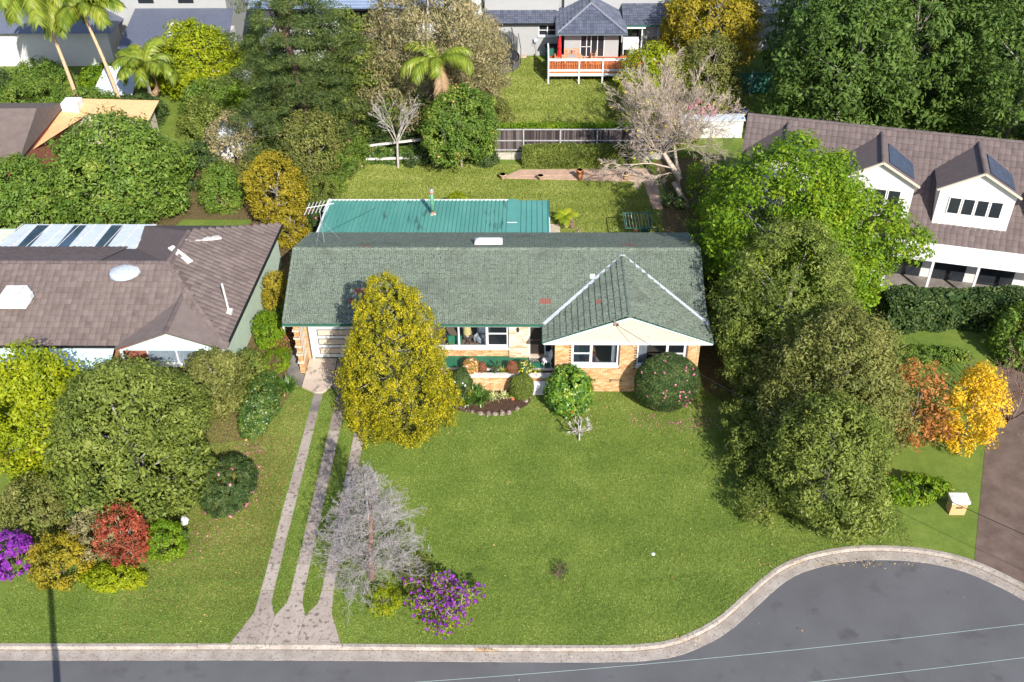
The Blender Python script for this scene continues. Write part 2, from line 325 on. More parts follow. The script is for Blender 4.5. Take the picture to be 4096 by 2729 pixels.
# ------------------------------------------------------------------ foliage
def unit(a): return a/np.maximum(np.linalg.norm(a, axis=1, keepdims=True), 1e-6)
def leaf_quads(P, N, size, aspect=.5, rng=RNG, droop=0.):
    n = len(P); R_ = unit(rng.normal(size=(n, 3))); N = unit(N)
    U_ = unit(np.cross(N, R_)); U_[:, 2] -= droop; U_ = unit(U_); W = unit(np.cross(N, U_))
    s = (size*np.clip(rng.lognormal(0, .32, n), .45, 1.9))[:, None]
    A = P-U_*s*.5; B = P+W*s*.5*aspect; D = P+U_*s*.5; E_ = P-W*s*.5*aspect
    return np.stack([A, B, D, E_], 1).reshape(-1, 3)
def prof(kind, t):
    t = np.clip(t, 0, 1)
    if kind == 'round': return np.sqrt(np.clip(1-(2*t-1)**2, 0, 1))
    if kind == 'dome': return np.sqrt(np.clip(1-t**2.2, 0, 1))*(.72+.28*np.minimum(1, t*4))
    if kind == 'cone': return (1-t)**.75*(.6+.4*np.minimum(1, t*5))+.04
    if kind == 'egg': return np.sqrt(np.clip(1-(np.abs(t-.4)/np.where(t < .4, .45, .62))**2, 0, 1))
    if kind == 'cypress': return np.interp(t, [0, .05, .15, .32, .5, .7, .85, .95, 1], [.62, .88, 1, .98, .80, .58, .40, .25, .10])
    if kind == 'broad': return np.interp(t, [0, .15, .4, .7, .9, 1], [.45, .85, 1, .85, .5, .2])
    return 1-t*0
def crown(name, parent, mat, kind, z0, z1, R_, nclump, per, rc, leaf, aspect=.5, rough=.16, inner=.55, squash=.8,
          off=(0, 0), seed=1, flower=None, up=.35, droop=0., ry=None, tier=0, shell=False, lobes=3, spike=0):
    rng = np.random.default_rng(seed); ry = ry or R_
    tt = np.linspace(0, 1, 200); wgt = prof(kind, tt)+.05; wgt /= wgt.sum()
    t = rng.choice(tt, nclump, p=wgt)+rng.uniform(-.003, .003, nclump); th = rng.uniform(0, 2*np.pi, nclump)
    if tier: t = (np.round(t*tier)+rng.normal(0, .13, nclump))/tier
    lump = 1.
    for k in range(lobes):
        lump = lump+rough*rng.uniform(.5, 1)*np.sin((k+1)*th*1.0*rng.integers(1, 3)+rng.uniform(0, 6)+t*rng.uniform(3, 9))
    rr = prof(kind, t)*lump*(inner+(1-inner)*rng.uniform(0, 1, nclump)**.5)
    if spike: rr = rr*np.where(rng.uniform(0, 1, nclump) < spike, rng.uniform(1.08, 1.2, nclump), 1)+.06*np.sin(t*37+th*3)
    if tier: rr = rr*(.55+.45*np.abs(np.sin(np.round(t*tier)*1.7+th*2.5)))
    cx_ = off[0]+R_*rr*np.cos(th); cy_ = off[1]+ry*rr*np.sin(th); cz = z0+(z1-z0)*np.clip(t, 0, 1.02)
    Cn = np.stack([cx_, cy_, cz], 1)
    rcs = rc*rng.uniform(.6, 1.35, nclump)
    if kind in ('cypress', 'cone'): rcs *= (.6+.4*(1-t))
    D = unit(rng.normal(size=(nclump*per, 3))); rad_ = rng.uniform(.35, 1, nclump*per)**.5
    rep = np.repeat(np.arange(nclump), per)
    P = Cn[rep]+D*(rcs[rep]*rad_)[:, None]*np.array([1, 1, squash])
    P[:, 2] = np.maximum(P[:, 2], .03)
    ctr = np.array([off[0], off[1], (z0+z1)/2]); out = unit(P-ctr)
    N = D*.6+out*.35+rng.normal(size=P.shape)*.45+np.array([0, 0, up])
    ti = np.clip(rng.uniform(0, 1, len(P))*.75+.25*np.repeat(rng.uniform(0, 1, nclump), per), 0, 1)
    me = npmesh(name, leaf_quads(P, N, leaf, aspect, rng, droop), 4, mat, ti)
    o = lk(bpy.data.objects.new('foliage', me), parent)
    if flower:
        fm, fn, fs, fname = flower
        idx = rng.choice(len(P), fn*4, replace=False)
        # keep the ones lying outermost
        q = (((P[idx]-ctr)/np.array([R_, ry, (z1-z0)/2]))**2).sum(1); idx = idx[np.argsort(-q)[:fn]]
        PP = np.repeat(P[idx]+out[idx]*leaf*.8, 5, 0); NN = np.repeat(out[idx], 5, 0)+rng.normal(size=(fn*5, 3))*.5
        PP = PP+rng.normal(size=PP.shape)*fs*.25
        fme = npmesh(fname, leaf_quads(PP, NN, fs, .9, rng), 4, fm, rng.uniform(0, 1, len(PP)))
        fo = lk(bpy.data.objects.new(fname, fme), parent); fo['kind'] = 'stuff'
    return Cn
def seg_mesh(name, P0, P1, R0, R1, mat, n=4):
    P0, P1 = np.array(P0), np.array(P1); R0, R1 = np.array(R0), np.array(R1); m_ = len(P0)
    d = unit(P1-P0); ref = np.where(np.abs(d[:, 2:3]) < .9, [[0, 0, 1.]], [[1., 0, 0]])
    a = unit(np.cross(d, ref)); b = np.cross(d, a)
    V = np.zeros((m_, 2*n, 3)); P1 = P1+d*(R1[:, None]*.5)
    for k in range(n):
        t = 2*np.pi*k/n; o = a*np.cos(t)+b*np.sin(t)
        V[:, k] = P0+o*R0[:, None]; V[:, n+k] = P1+o*R1[:, None]
    F = np.array([[k, (k+1) % n, n+(k+1) % n, n+k] for k in range(n)])
    faces = (F[None]+(np.arange(m_)*2*n)[:, None, None]).reshape(-1, 4)
    return npmesh(name, V.reshape(-1, 3), 4, mat, None, faces, True)
class Br:
    def __init__(s, seed): s.r = np.random.default_rng(seed); s.a = []; s.b = []; s.ra = []; s.rb = []
    def path(s, p, d, L, r0, r1, n, wob=.2, lift=0.):
        pts = [np.array(p, float)]; d = np.array(d, float); d /= np.linalg.norm(d)
        for i in range(n):
            d = d+s.r.normal(size=3)*wob+np.array([0, 0, lift]); d /= np.linalg.norm(d)
            pts.append(pts[-1]+d*L/n)
            s.a.append(pts[-2]); s.b.append(pts[-1]); s.ra.append(r0+(r1-r0)*i/n); s.rb.append(r0+(r1-r0)*(i+1)/n)
        return pts
    def grow(s, p, d, L, r, depth, kids=(4, 6), ratio=.55, ang=.8, wob=.2, lift=.05, rmin=.006, start=.25, n=5):
        pts = s.path(p, d, L, r, max(r*.35, rmin), n, wob, lift)
        if depth <= 0: return
        k = s.r.integers(kids[0], kids[1]+1)
        for i in range(k):
            t = start+(1-start)*(i+s.r.uniform(.2, 1))/k; q = t*n; j = min(int(q), n-1); f = q-j
            pt = pts[j]*(1-f)+pts[j+1]*f; dd = pts[j+1]-pts[j]; dd /= np.linalg.norm(dd)
            side = s.r.normal(size=3); side -= dd*side.dot(dd); side /= np.linalg.norm(side)
            a = ang*s.r.uniform(.6, 1.3); nd = dd*math.cos(a)+side*math.sin(a)
            s.grow(pt, nd, L*ratio*s.r.uniform(.7, 1.25)*(1.15-.45*t), max(r*.5*(1.1-.4*t), rmin), depth-1, kids, ratio, ang, wob, lift, rmin, .15, max(2, n-1))
    def obj(s, name, mat, parent, n=4):
        return lk(bpy.data.objects.new(name, seg_mesh(name, s.a, s.b, s.ra, s.rb, mat, n)), parent)

def tree(name, label, cat, loc, h, R_, mat, kind='broad', z0=None, nclump=260, per=70, rc=.6, leaf=.16, seed=1, bark='bark', group=None,
         trunk_r=.18, flower=None, **kw):
    t = thing(name, label, cat, (loc[0], loc[1], loc[2] if len(loc) > 2 else 0), 0, group)
    z0 = h*.18 if z0 is None else z0
    Cn = crown('foliage', t, mat, kind, z0, h-rc*.5, R_, nclump, per, rc, leaf, seed=seed, flower=flower, **kw)
    b = Br(seed); top = np.array([*(kw.get('off', (0, 0))), z0+(h-z0)*.7])
    pts = b.path((0, 0, -.05), top, np.linalg.norm(top), trunk_r, trunk_r*.35, 7, .05)
    for i in b.r.choice(len(Cn), min(14, len(Cn)), replace=False):
        j = int(np.clip((Cn[i][2]-z0*.3)/max(h, .1)*6, 1, 5)); p = pts[j]; v = Cn[i]-p
        b.path(p, v, np.linalg.norm(v)*.95, trunk_r*.4, .012, 4, .08)
    b.obj('trunk', M[bark], t)
    return t
def shrub(name, label, cat, loc, h, R_, mat, kind='round', nclump=90, per=60, rc=.16, leaf=.06, seed=1, flower=None, group=None, z0=.04, stems=True, inner=.75, rough=.06, **kw):
    t = thing(name, label, cat, (loc[0], loc[1], loc[2] if len(loc) > 2 else 0), 0, group)
    crown('foliage', t, mat, kind, z0, h-rc*.4, R_, nclump, per, rc, leaf, seed=seed, flower=flower, inner=inner, rough=rough, **kw)
    if stems:
        b = Br(seed)
        for k in range(5):
            a = b.r.uniform(0, 6.28); b.path((0, 0, -.03), (math.cos(a)*R_*.6, math.sin(a)*R_*.6, h*.6), h*.6, .02+h*.008, .008, 4, .15)
        b.obj('stem', M['bark_brown'], t)
    return t
def ball(name, label, cat, loc, h, R_, mat, n, leaf, seed=1, flower=None, ry=None, kind='ball', group=None, aspect=.6, fill=None, wave=.03):
    """clipped shrub: leaves in a thin shell over a twiggy core"""
    t = thing(name, label, cat, loc, 0, group); rng = np.random.default_rng(seed); ry = ry or R_
    D = unit(rng.normal(size=(n, 3)))
    if kind == 'box':   # superellipsoid for clipped hedges
        e = 5.; q = (np.abs(D)**e).sum(1)**(1/e); D = D/q[:, None]
    lump = 1+wave*np.sin(D[:, 0]*5+seed)+wave*np.sin(D[:, 1]*6+D[:, 2]*5+seed*2)+wave*.7*np.sin(D[:, 2]*9+D[:, 0]*7)
    s = (lump*rng.uniform(.86, 1.01, n))[:, None]
    P = D*s*np.array([R_, ry, h/2])+np.array([0, 0, h/2]); P[:, 2] = np.maximum(P[:, 2], .02)
    N = D+rng.normal(size=P.shape)*.55
    me = npmesh('foliage', leaf_quads(P, N, leaf, aspect, rng), 4, mat, rng.uniform(0, 1, n)); lk(bpy.data.objects.new('foliage', me), t)
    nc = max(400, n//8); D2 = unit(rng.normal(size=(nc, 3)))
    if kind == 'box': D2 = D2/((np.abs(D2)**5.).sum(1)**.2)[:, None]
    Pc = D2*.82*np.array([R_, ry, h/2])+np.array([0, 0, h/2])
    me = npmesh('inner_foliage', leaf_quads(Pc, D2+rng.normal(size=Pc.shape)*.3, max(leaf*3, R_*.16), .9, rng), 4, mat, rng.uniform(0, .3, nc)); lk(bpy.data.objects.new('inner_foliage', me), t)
    b = Br(seed)
    for k in range(6):
        a = b.r.uniform(0, 6.28); b.path((0, 0, -.03), (math.cos(a)*R_*.6, math.sin(a)*ry*.6, h*.7), h*.7, .03, .01, 4, .12)
    b.obj('stem', M['bark_brown'], t)
    for fl in (flower or []):
        fm, fn, fs, side = fl
        Df = unit(rng.normal(size=(fn*3, 3))+np.array([side[0], side[1], side[2]]))[:fn]
        Pf = np.repeat(Df*1.0*np.array([R_, ry, h/2])+np.array([0, 0, h/2]), 5, 0)+rng.normal(size=(fn*5, 3))*fs*.28
        Pf[:, 2] = np.maximum(Pf[:, 2], .05)
        me = npmesh('blossom', leaf_quads(Pf, np.repeat(Df, 5, 0)+rng.normal(size=Pf.shape)*.4, fs, .95, rng), 4, fm, rng.uniform(0, 1, fn*5))
        lk(bpy.data.objects.new('blossom', me), t)['kind'] = 'stuff'
    return t
def strap(name, label, cat, loc, h, R_, mat, n, wd=.035, seed=1, group=None, flower=None):
    """rosette of arching strap leaves, each a folded ribbon"""
    t = thing(name, label, cat, loc, 0, group); rng = np.random.default_rng(seed); V = []
    for i in range(n):
        a = rng.uniform(0, 6.28); L = rng.uniform(.5, 1); b0 = rng.normal(size=2)*R_*.12; prev = None; S = 6
        hh = h*rng.uniform(.6, 1.1)
        for k in range(S+1):
            s = k/S; r = R_*L*s; z = hh*(1.9*s-1.55*s*s*L)+.02; wv = wd*(1-s**2)*.5+.002
            c = np.array([b0[0]+r*math.cos(a), b0[1]+r*math.sin(a), max(z, .02)]); sd = np.array([-math.sin(a), math.cos(a), 0])*wv
            cur = (c-sd, c+sd)
            if prev is not None: V += [prev[0], prev[1], cur[1], cur[0]]
            prev = cur
    V = np.array(V); lk(bpy.data.objects.new('foliage', npmesh('strap_leaves', V, 4, mat, np.repeat(rng.uniform(0, 1, n), 6))), t)
    if flower:
        P = np.array([[math.cos(a)*r, math.sin(a)*r, z] for a, r, z in zip(rng.uniform(0, 6.28, flower[1]), rng.uniform(0, R_, flower[1]), rng.uniform(h*.4, h, flower[1]))])
        P = np.repeat(P, 4, 0)+rng.normal(size=(flower[1]*4, 3))*.02
        lk(bpy.data.objects.new('blossom', npmesh('blossom', leaf_quads(P, rng.normal(size=P.shape), flower[2], .9, rng), 4, flower[0], rng.uniform(0, 1, len(P)))), t)['kind'] = 'stuff'
    return t
def palm(name, label, loc, h, frond, nf, seed, trunk_mat, group=None, lean=(0, 0), dead=2, tr=.14, leafw=.05, yellow=False):
    t = thing(name, label, 'palm tree', loc, 0, group); rng = np.random.default_rng(seed)
    top = np.array([lean[0], lean[1], h]); pts = [(lean[0]*s**1.5, lean[1]*s**1.5, h*s) for s in np.linspace(-.01, 1, 12)]
    MB().tube(pts, [tr*1.5*(1-.0)*(1-.45*s**.5) for s in np.linspace(0, 1, 12)], 10).obj('trunk', M[trunk_mat], t, True)
    MB().tube([top+np.array([0, 0, z]) for z in (-.9, -.5, -.1, .35)], [tr*.8, tr*1.15, tr*.95, tr*.3], 10).obj('crownshaft', M['lf_palm'], t, True)
    for i in range(nf+dead):
        a = i*2.4+rng.uniform(-.3, .3); isdead = i >= nf; L = frond*rng.uniform(.8, 1.1)
        e0 = rng.uniform(.25, 1.25) if not isdead else -.7; sag = rng.uniform(1.5, 2.5); S = 26
        V = []; p = top.copy(); spine = [p.copy()]; el_ = e0
        for k in range(S):
            el_ -= sag/S*(1.4*k/S+.4); d = np.array([math.cos(a)*math.cos(el_), math.sin(a)*math.cos(el_), math.sin(el_)]); q = p+d*L/S
            sd = np.cross(d, [0, 0, 1]); sd /= max(np.linalg.norm(sd), 1e-3); upv = np.cross(sd, d)
            ll = L*.30*math.sin(math.pi*(.12+.86*k/S))**.7*(.8 if isdead else 1)
            for sg in (-1, 1):
                for hh in (0, .5):
                    b_ = p+(q-p)*hh; dirv = sd*sg*.75+d*.65-upv*.1; tip = b_+dirv*ll*rng.uniform(.85, 1.1)+np.array([0, 0, -ll*rng.uniform(.25, .75)])
                    mid = b_+dirv*ll*.5+np.array([0, 0, -ll*.05]); wv = d*leafw*.5
                    V += [b_-wv*.5, b_+wv*.5, mid+wv, mid-wv, mid-wv, mid+wv, tip+wv*.1, tip-wv*.1]
            p = q; spine.append(p.copy())
        o = npmesh('frond', np.array(V), 4, M['lf_deadpalm' if isdead else 'lf_palm'], np.repeat(rng.uniform(0, 1, len(V)//8), 2))
        fo = lk(bpy.data.objects.new('frond', o), t)
        MB().tube(spine[::3], [.03*(1-j/10)+.006 for j in range(len(spine[::3]))], 4).obj('midrib', M['lf_deadpalm' if isdead else 'lf_palm'], fo)
    return t

# ================================================================== SETTING
KERB = [(-60,-16.2),(-40,-16.2),(-23.2,-16.1),(-13.6,-16.0),(-9.0,-15.97),(-3.3,-15.97),(2.0,-15.93),(3.8,-15.8),(4.95,-15.5),(6.5,-14.63),(7.75,-13.5),
        (8.86,-12.44),(9.96,-11.58),(11.44,-10.95),(13.27,-10.56),(15.22,-10.54),(16.89,-10.78),(18.4,-11.35),(20.1,-12.6),(21.5,-14.2),(22.6,-16.4),(23,-19),(22.4,-22),(20.6,-25)]
def resample(pts, step):
    P = [Vector((x, y)) for x, y in pts]; out = [P[0]]; acc = 0
    # Catmull-Rom densify, then even spacing
    dense = []
    for i in range(len(P)-1):
        a, b, c, d = P[max(i-1, 0)], P[i], P[i+1], P[min(i+2, len(P)-1)]
        for k in range(12):
            t = k/12; dense.append(.5*((2*b)+(c-a)*t+(2*a-5*b+4*c-d)*t*t+(3*b-a-3*c+d)*t**3))
    dense.append(P[-1]); L = [0]
    for i in range(1, len(dense)): L.append(L[-1]+(dense[i]-dense[i-1]).length)
    n = max(2, round(L[-1]/step)); res = []; j = 0
    for i in range(n+1):
        s = L[-1]*i/n
        while j < len(L)-2 and L[j+1] < s: j += 1
        f = (s-L[j])/max(L[j+1]-L[j], 1e-9); res.append(dense[j]*(1-f)+dense[j+1]*f)
    return res
KP = resample(KERB, .6)
def offs(P, i, o):     # offset towards the road (right side when walking +x)
    d = (P[min(i+1, len(P)-1)]-P[max(i-1, 0)]).normalized(); return P[i]+Vector((d.y, -d.x))*o
mb = MB()
gp = [(p.x, p.y) for p in KP]+[(20.6,-28),(200,-28),(200,25.96),(-200,25.96),(-200,-16.2)]
o = mb.poly(gp, 0).obj('lawn', M['grass']); o['kind'] = 'structure'
o = MB().add([(-200,25.96,.5),(200,25.96,.5),(200,220,.5),(-200,220,.5),(-200,25.96,-.1),(200,25.96,-.1)], [(0,1,2,3),(4,5,1,0)]).obj('upper_lawn', M['grass_back']); o['kind'] = 'structure'
o = MB().add([(-200,-50,-.15),(200,-50,-.15),(200,-8,-.15),(-200,-8,-.15)], [(0,1,2,3)]).obj('road', M['asphalt']); o['kind'] = 'structure'
o = MB().add([(-200,-200,-.12),(200,-200,-.12),(200,-50,-.12),(-200,-50,-.12)], [(0,1,2,3)]).obj('verge', M['grass']); o['kind'] = 'structure'
# back garden turf of the photographed house: yellower winter grass, a sheet 4 mm above
o = MB().poly([(-15.2,10.5),(8.2,10.5),(8.6,25.7),(-14.6,25.7)], .004).obj('back_lawn', M['grass_back']); o['kind'] = 'structure'
kr = struct('kerb')
def kerb_piece(i0, i1, low):
    m_ = MB(); prev = None; n = 0
    prf = [(-.015,.0),(.0,.022),(.15,.022),(.185,-.02),(.22,-.125)] if not low else [(-.015,.0),(0,.012),(.08,.008),(.20,-.09),(.22,-.125)]
    for i in range(i0, i1+1):
        ring = []
        for o_, z in prf:
            q = offs(KP, i, o_); ring.append((q.x, q.y, z))
        if prev: m_.add(prev+ring, [(k, k+5, k+6, k+1) for k in range(4)])
        prev = ring
    return m_
def trim(m_, a, b):   # leave a narrow joint between castings
    return m_
i = 0
while i < len(KP)-1:
    j = min(i+5, len(KP)-1); x = (KP[i].x+KP[j].x)/2; low = -13.9 < x < -8.8
    kp = kerb_piece(i, j, low).obj('kerb_stone', M['kerb'], kr)
    a = KP[i]; b = offs(KP, i, .24)
    if i: MB().bar((a.x, a.y, .012), (offs(KP, i, .16).x, offs(KP, i, .16).y, .016), .018, .02).obj('joint', M['litter'], kr)
    i = j
m_ = MB(); prev = None
for i in range(len(KP)):
    ring = [(*offs(KP, i, .22), -.12), (*offs(KP, i, .24), -.135), (*offs(KP, i, .70+.012*math.sin(i*2.3)), -.142), (*offs(KP, i, .72), -.16)]
    if prev: m_.add(prev+ring, [(k, k+4, k+5, k+1) for k in range(3)])
    prev = ring
m_.obj('gutter', M['kerb'], kr)
m_ = MB()
for i in range(len(KP)-1):
    a, b, c, d = offs(KP, i, .212), offs(KP, i+1, .212), offs(KP, i+1, .235), offs(KP, i, .235); m_.add([(a.x,a.y,-.112),(b.x,b.y,-.112),(c.x,c.y,-.128),(d.x,d.y,-.128)], [(3,2,1,0)])
m_.obj('gutter_joint', M['soil'], kr)

# driveway: wheel tracks of cast slabs
dr = struct('driveway')
XS = [((-12.92,-12.35),(-12.79,-12.33)), ((-11.60,-11.03),(-11.56,-10.98)), ((-10.27,-9.74),(-10.21,-9.66))]
def lerp(a, b, t): return a+(b-a)*t
for si, ((a0, a1), (b0, b1)) in enumerate(XS):
    y0, y1 = -13.25, (-.28 if si < 2 else -.28); n = 9; e = .018
    ys = [y1-(y1-y0)*k/n for k in range(n+1)]
    for k in range(n):
        ya, yb = ys[k]-e, ys[k+1]+e; fa, fb = (ya-y0)/(y1-y0), (yb-y0)/(y1-y0); j = [random.uniform(-.012, .012) for _ in range(4)]
        pts = [(lerp(a0,b0,fb)+j[0], yb), (lerp(a1,b1,fb)+j[1], yb), (lerp(a1,b1,fa)+j[2], ya), (lerp(a0,b0,fa)+j[3], ya)]
        MB().poly(pts, -.05, .018+random.uniform(-.004, .004)).obj('slab', M['concrete_dark' if k < 1 else 'concrete'], dr)
z = .016
for pts in ([(-12.92,-13.27),(-12.35,-13.27),(-12.33,-13.9),(-12.06,-14.6),(-12.2,-15.97),(-13.62,-15.97),(-12.96,-14.45)],
            [(-11.60,-13.27),(-11.03,-13.27),(-11.0,-13.9),(-10.78,-14.55),(-10.85,-15.97),(-12.185,-15.97),(-12.045,-14.62),(-11.66,-13.9)],
            [(-10.27,-13.27),(-9.74,-13.27),(-9.66,-14.45),(-9.05,-15.97),(-10.835,-15.97),(-10.765,-14.6),(-10.33,-13.95)]):
    MB().poly(pts, -.05, z).obj('slab', M['concrete'], dr)
# garage forecourt
for pts, mt in (([(-13.52,2.6),(-13.52,.2),(-12.79,-.26),(-12.33,-.26),(-11.93,.25),(-11.99,2.6)], 'concrete_pale'),
            ([(-11.96,2.6),(-11.905,.27),(-11.56,-.26),(-10.98,-.26),(-10.21,-.26),(-9.66,-.26),(-9.3,.9),(-9.3,2.6)], 'concrete_dark'),
            ([(-14.55,9.5),(-14.55,1.3),(-13.95,.5),(-13.56,.23),(-13.56,1.25),(-13.8,1.3),(-13.8,9.5)], 'concrete_dark')):
    MB().poly(pts, -.05, .10 if mt != 'concrete_dark' else .085).obj('slab', M[mt], dr)

# beds and paths (sheets 4 mm apart)
def sheet(name, pts, z, mt, kind='structure'):
    o = MB().poly(pts, z).obj(name, M[mt]); o['kind'] = kind; return o
def smooth(pts, step=.25):
    q = resample(pts+[pts[0]], step)[:-1]; return [(p.x, p.y) for p in q]
sheet('garden_bed', smooth([(-5.55,-.1),(-5.65,-.9),(-5.2,-1.45),(-4.4,-1.72),(-3.2,-1.75),(-2.2,-1.62),(-1.45,-1.15),(-1.2,-.5),(-1.25,-.05),(-3,.0)]), .030, 'soil')
sheet('left_garden_bed', smooth([(-18,-4.2),(-15.9,-3.9),(-15.0,-3.0),(-14.2,-.9),(-13.9,.6),(-14.6,1.4),(-14.7,9),(-15.2,16),(-15.5,25.6),(-19,25.6),(-19,6),(-18.5,0)], .6), .012, 'litter')
sheet('right_garden_bed', smooth([(8.3,11),(7.6,12.5),(7.4,15),(7.5,18.5),(8.0,21),(7.8,25.6),(11.5,25.6),(11.5,12),(10,10.5)], .5), .012, 'litter')
sheet('side_passage', [(7.95,.2),(8.0,11),(11,11),(11,-1.5),(9.2,-1.2)], .008, 'litter')
sheet('gravel_path', [(-3.45,23.05),(-2.1,24.28),(7.15,24.42),(7.55,22),(7.6,18.75),(6.95,18.7),(6.78,20.5),(6.62,22.45),(-3.2,22.92)], .016, 'gravel')
kb = thing('path_edging', 'low pinkish stone edging along the gravel path below the clipped hedge', 'edging')
for a, b in (((-3.35,23.0),(6.55,22.62)),((6.6,22.6),(6.95,18.85)),((-2.15,23.4),(7.0,23.55)),((7.0,23.5),(7.35,19.0))):
    n = 8; 
    for k in range(n):
        p = Vector((*a, .03)).lerp(Vector((*b, .03)), (k+.02)/n); q = Vector((*a, .03)).lerp(Vector((*b, .03)), (k+.98)/n)
        MB().bar(p, q, .07, .06).obj('edging_board', M['gravel'], kb)
sheet('neighbour_driveway', [(18.4,-11.4),(20.15,-12.6),(22.3,-9),(27,1),(32,9),(30,12),(25,4),(21.2,-4.5)], .012, 'brownpave')

# real grass tufts over the front lawn: one mass nobody could count
def in_poly(x, y, P):
    ins = np.zeros(len(x), bool); j = len(P)-1
    for i in range(len(P)):
        xi, yi = P[i]; xj, yj = P[j]
        c = ((yi > y) != (yj > y)) & (x < (xj-xi)*(y-yi)/(yj-yi+1e-12)+xi); ins ^= c; j = i
    return ins
def tufts(name, mat, x0, x1, y0, y1, n, h, wd, avoid, seed, keep=None, z=0.):
    rng = np.random.default_rng(seed); x = rng.uniform(x0, x1, n); y = rng.uniform(y0, y1, n); ok = np.ones(n, bool)
    if keep: ok &= in_poly(x, y, keep)
    for P in avoid: ok &= ~in_poly(x, y, P)
    x, y = x[ok], y[ok]; n = len(x); a = rng.uniform(0, 6.28, n); hh = h*rng.uniform(.5, 1.3, n); ww = wd*rng.uniform(.6, 1.3, n)
    ln = rng.normal(size=(n, 2))*h*.7
    V = np.zeros((n, 3, 3)); V[:, 0] = np.stack([x-np.cos(a)*ww, y-np.sin(a)*ww, np.zeros(n)+z], 1); V[:, 1] = np.stack([x+np.cos(a)*ww, y+np.sin(a)*ww, np.zeros(n)+z], 1)
    V[:, 2] = np.stack([x+ln[:, 0], y+ln[:, 1], hh+z], 1)
    cl = .5+.3*np.sin(x*.9+2*np.sin(y*.5))*np.sin(y*.8+2*np.sin(x*.45))+.2*np.sin(y*3.6+.3*np.sin(x))
    me = npmesh(name, V.reshape(-1, 3), 3, mat, np.clip(rng.uniform(0, 1, n)*.68+.32*cl, 0, 1)); o = lk(bpy.data.objects.new(name, me)); o['kind'] = 'stuff'
    return o
strips = [[(a0+.035,-13.3),(a1-.035,-13.3),(b1-.035,-.2),(b0+.035,-.2)] for (a0, a1), (b0, b1) in XS]
apron = [(-12.94,-13.2),(-9.72,-13.2),(-9.64,-14.45),(-9.0,-16.0),(-13.65,-16.0),(-12.96,-14.45)]
fore = [(-14.6,9.5),(-14.6,1.3),(-13.95,.48),(-12.79,-.3),(-12.3,-.3),(-11.9,.25),(-11.6,-.3),(-9.6,-.3),(-9.2,.9),(-9.2,2.7),(-13.8,9.5)]
bed = [(-5.6,-.1),(-5.65,-.9),(-5.2,-1.45),(-4.4,-1.72),(-3.2,-1.75),(-2.2,-1.62),(-1.45,-1.15),(-1.2,-.5),(-1.2,.1)]
house_fp = [(-9.6,.0),(7.5,.0),(7.5,3),(-9.6,3)]
gk = [(p.x, p.y-.045) for p in KP if p.x < 22]+[(24,-3),(9.4,0),(9,.0),(-20,.5),(-24.5,-4),(-24.5,-16.2)]
tufts('grass', M['blade'], -24, 16, -16.1, .6, 420000, .04, .026, strips+[apron, fore, bed, house_fp]+[], 3, keep=gk)
for k, (ya, yb, nn_) in enumerate(((-15.9,-.3,9000),(-14.4,-.3,10000),(-12.6,-1,12000),(-10.8,-3.5,12000))): tufts('dry_grass', M['blade_dry'], -19, -13.0+.0, ya, yb, nn_, .04, .03, strips+[apron, fore], 14+k, keep=gk)
# island tongues of grass stay between the apron fans
tufts('grass', M['blade'], -12.3, -9.7, -14.6, -13.2, 6000, .05, .016, [], 5, keep=[(-12.33,-13.2),(-11.62,-13.2),(-11.68,-13.9),(-12.05,-14.55),(-12.31,-13.9)])
tufts('grass', M['blade'], -12.3, -9.7, -14.6, -13.2, 6000, .05, .016, [], 6, keep=[(-11.0,-13.2),(-10.3,-13.2),(-10.35,-13.9),(-10.77,-14.5),(-10.98,-13.9)])

tufts('grass', M['blade_back'], -15, 8.4, 14.5, 25.0, 170000, .07, .035, [[(-14.2,10),(-.1,10),(-.1,15.4),(-14.2,15.4)],[(-3.45,23.05),(-2.1,24.6),(7.15,24.6),(7.55,22),(7.6,18.75),(6.95,18.7),(6.62,22.45),(-3.2,22.92)],[(7.4,10),(7.4,26),(9,26),(9,10)]], 8)
tufts('grass', M['blade_back'], -6.5, 9, 27, 43.2, 120000, .08, .045, [], 9, z=.5)
# fallen petals and leaves
def litter(name, mat, spots, size, seed):
    rng = np.random.default_rng(seed); P = []
    for x, y, sx, sy, n in spots: P.append(np.stack([rng.normal(x, sx, n), rng.normal(y, sy, n), np.full(n, .055)+rng.uniform(0, .012, n)], 1))
    P = np.concatenate(P); N = np.tile([0, 0, 1.], (len(P), 1))+rng.normal(size=P.shape)*.25
    o = lk(bpy.data.objects.new(name, npmesh(name, leaf_quads(P, N, size, .7, rng), 4, mat, rng.uniform(0, 1, len(P))))); o['kind'] = 'stuff'
litter('fallen_petals', M['petal_pink'], [(6.6,-2.6,.9,.35,170),(4.6,-2.3,.5,.3,60),(7.6,-1.7,.4,.6,80),(-15.2,-4.6,.5,.45,150),(-14.7,-6.6,.35,1.0,90),(-16,-10.3,.5,.8,90),(1,-2.4,.8,.3,14)], .055, 11)
litter('fallen_leaves', M['fallen'], [(-14.6,-9,.7,2.5,150),(4.5,-2.2,2.2,1.2,190),(0,-9,6,5,120),(-3.0,-16.25,.25,.05,60),(9,14,.8,2.5,200),(12,-11.6,2.5,.12,130),(5.5,-15.6,.6,.12,50),(-14.5,4,.4,2,120),(8.6,-4,1,3,90)], .06, 12)

# ================================================================== MAIN HOUSE
HL = 'single storey cream brick house with weathered green tiled roof and cream gable'
house = thing('brick_house', HL, 'house', (0, 0, 0))
T22 = math.tan(rad(22)); C22, S22 = math.cos(rad(22)), math.sin(rad(22))
YE, ZE, YR = 1.45, 3.42, 5.86; ZR = ZE+(YR-YE)*T22
YB = 2*YR-YE; XL, XR = -14.3, 7.92

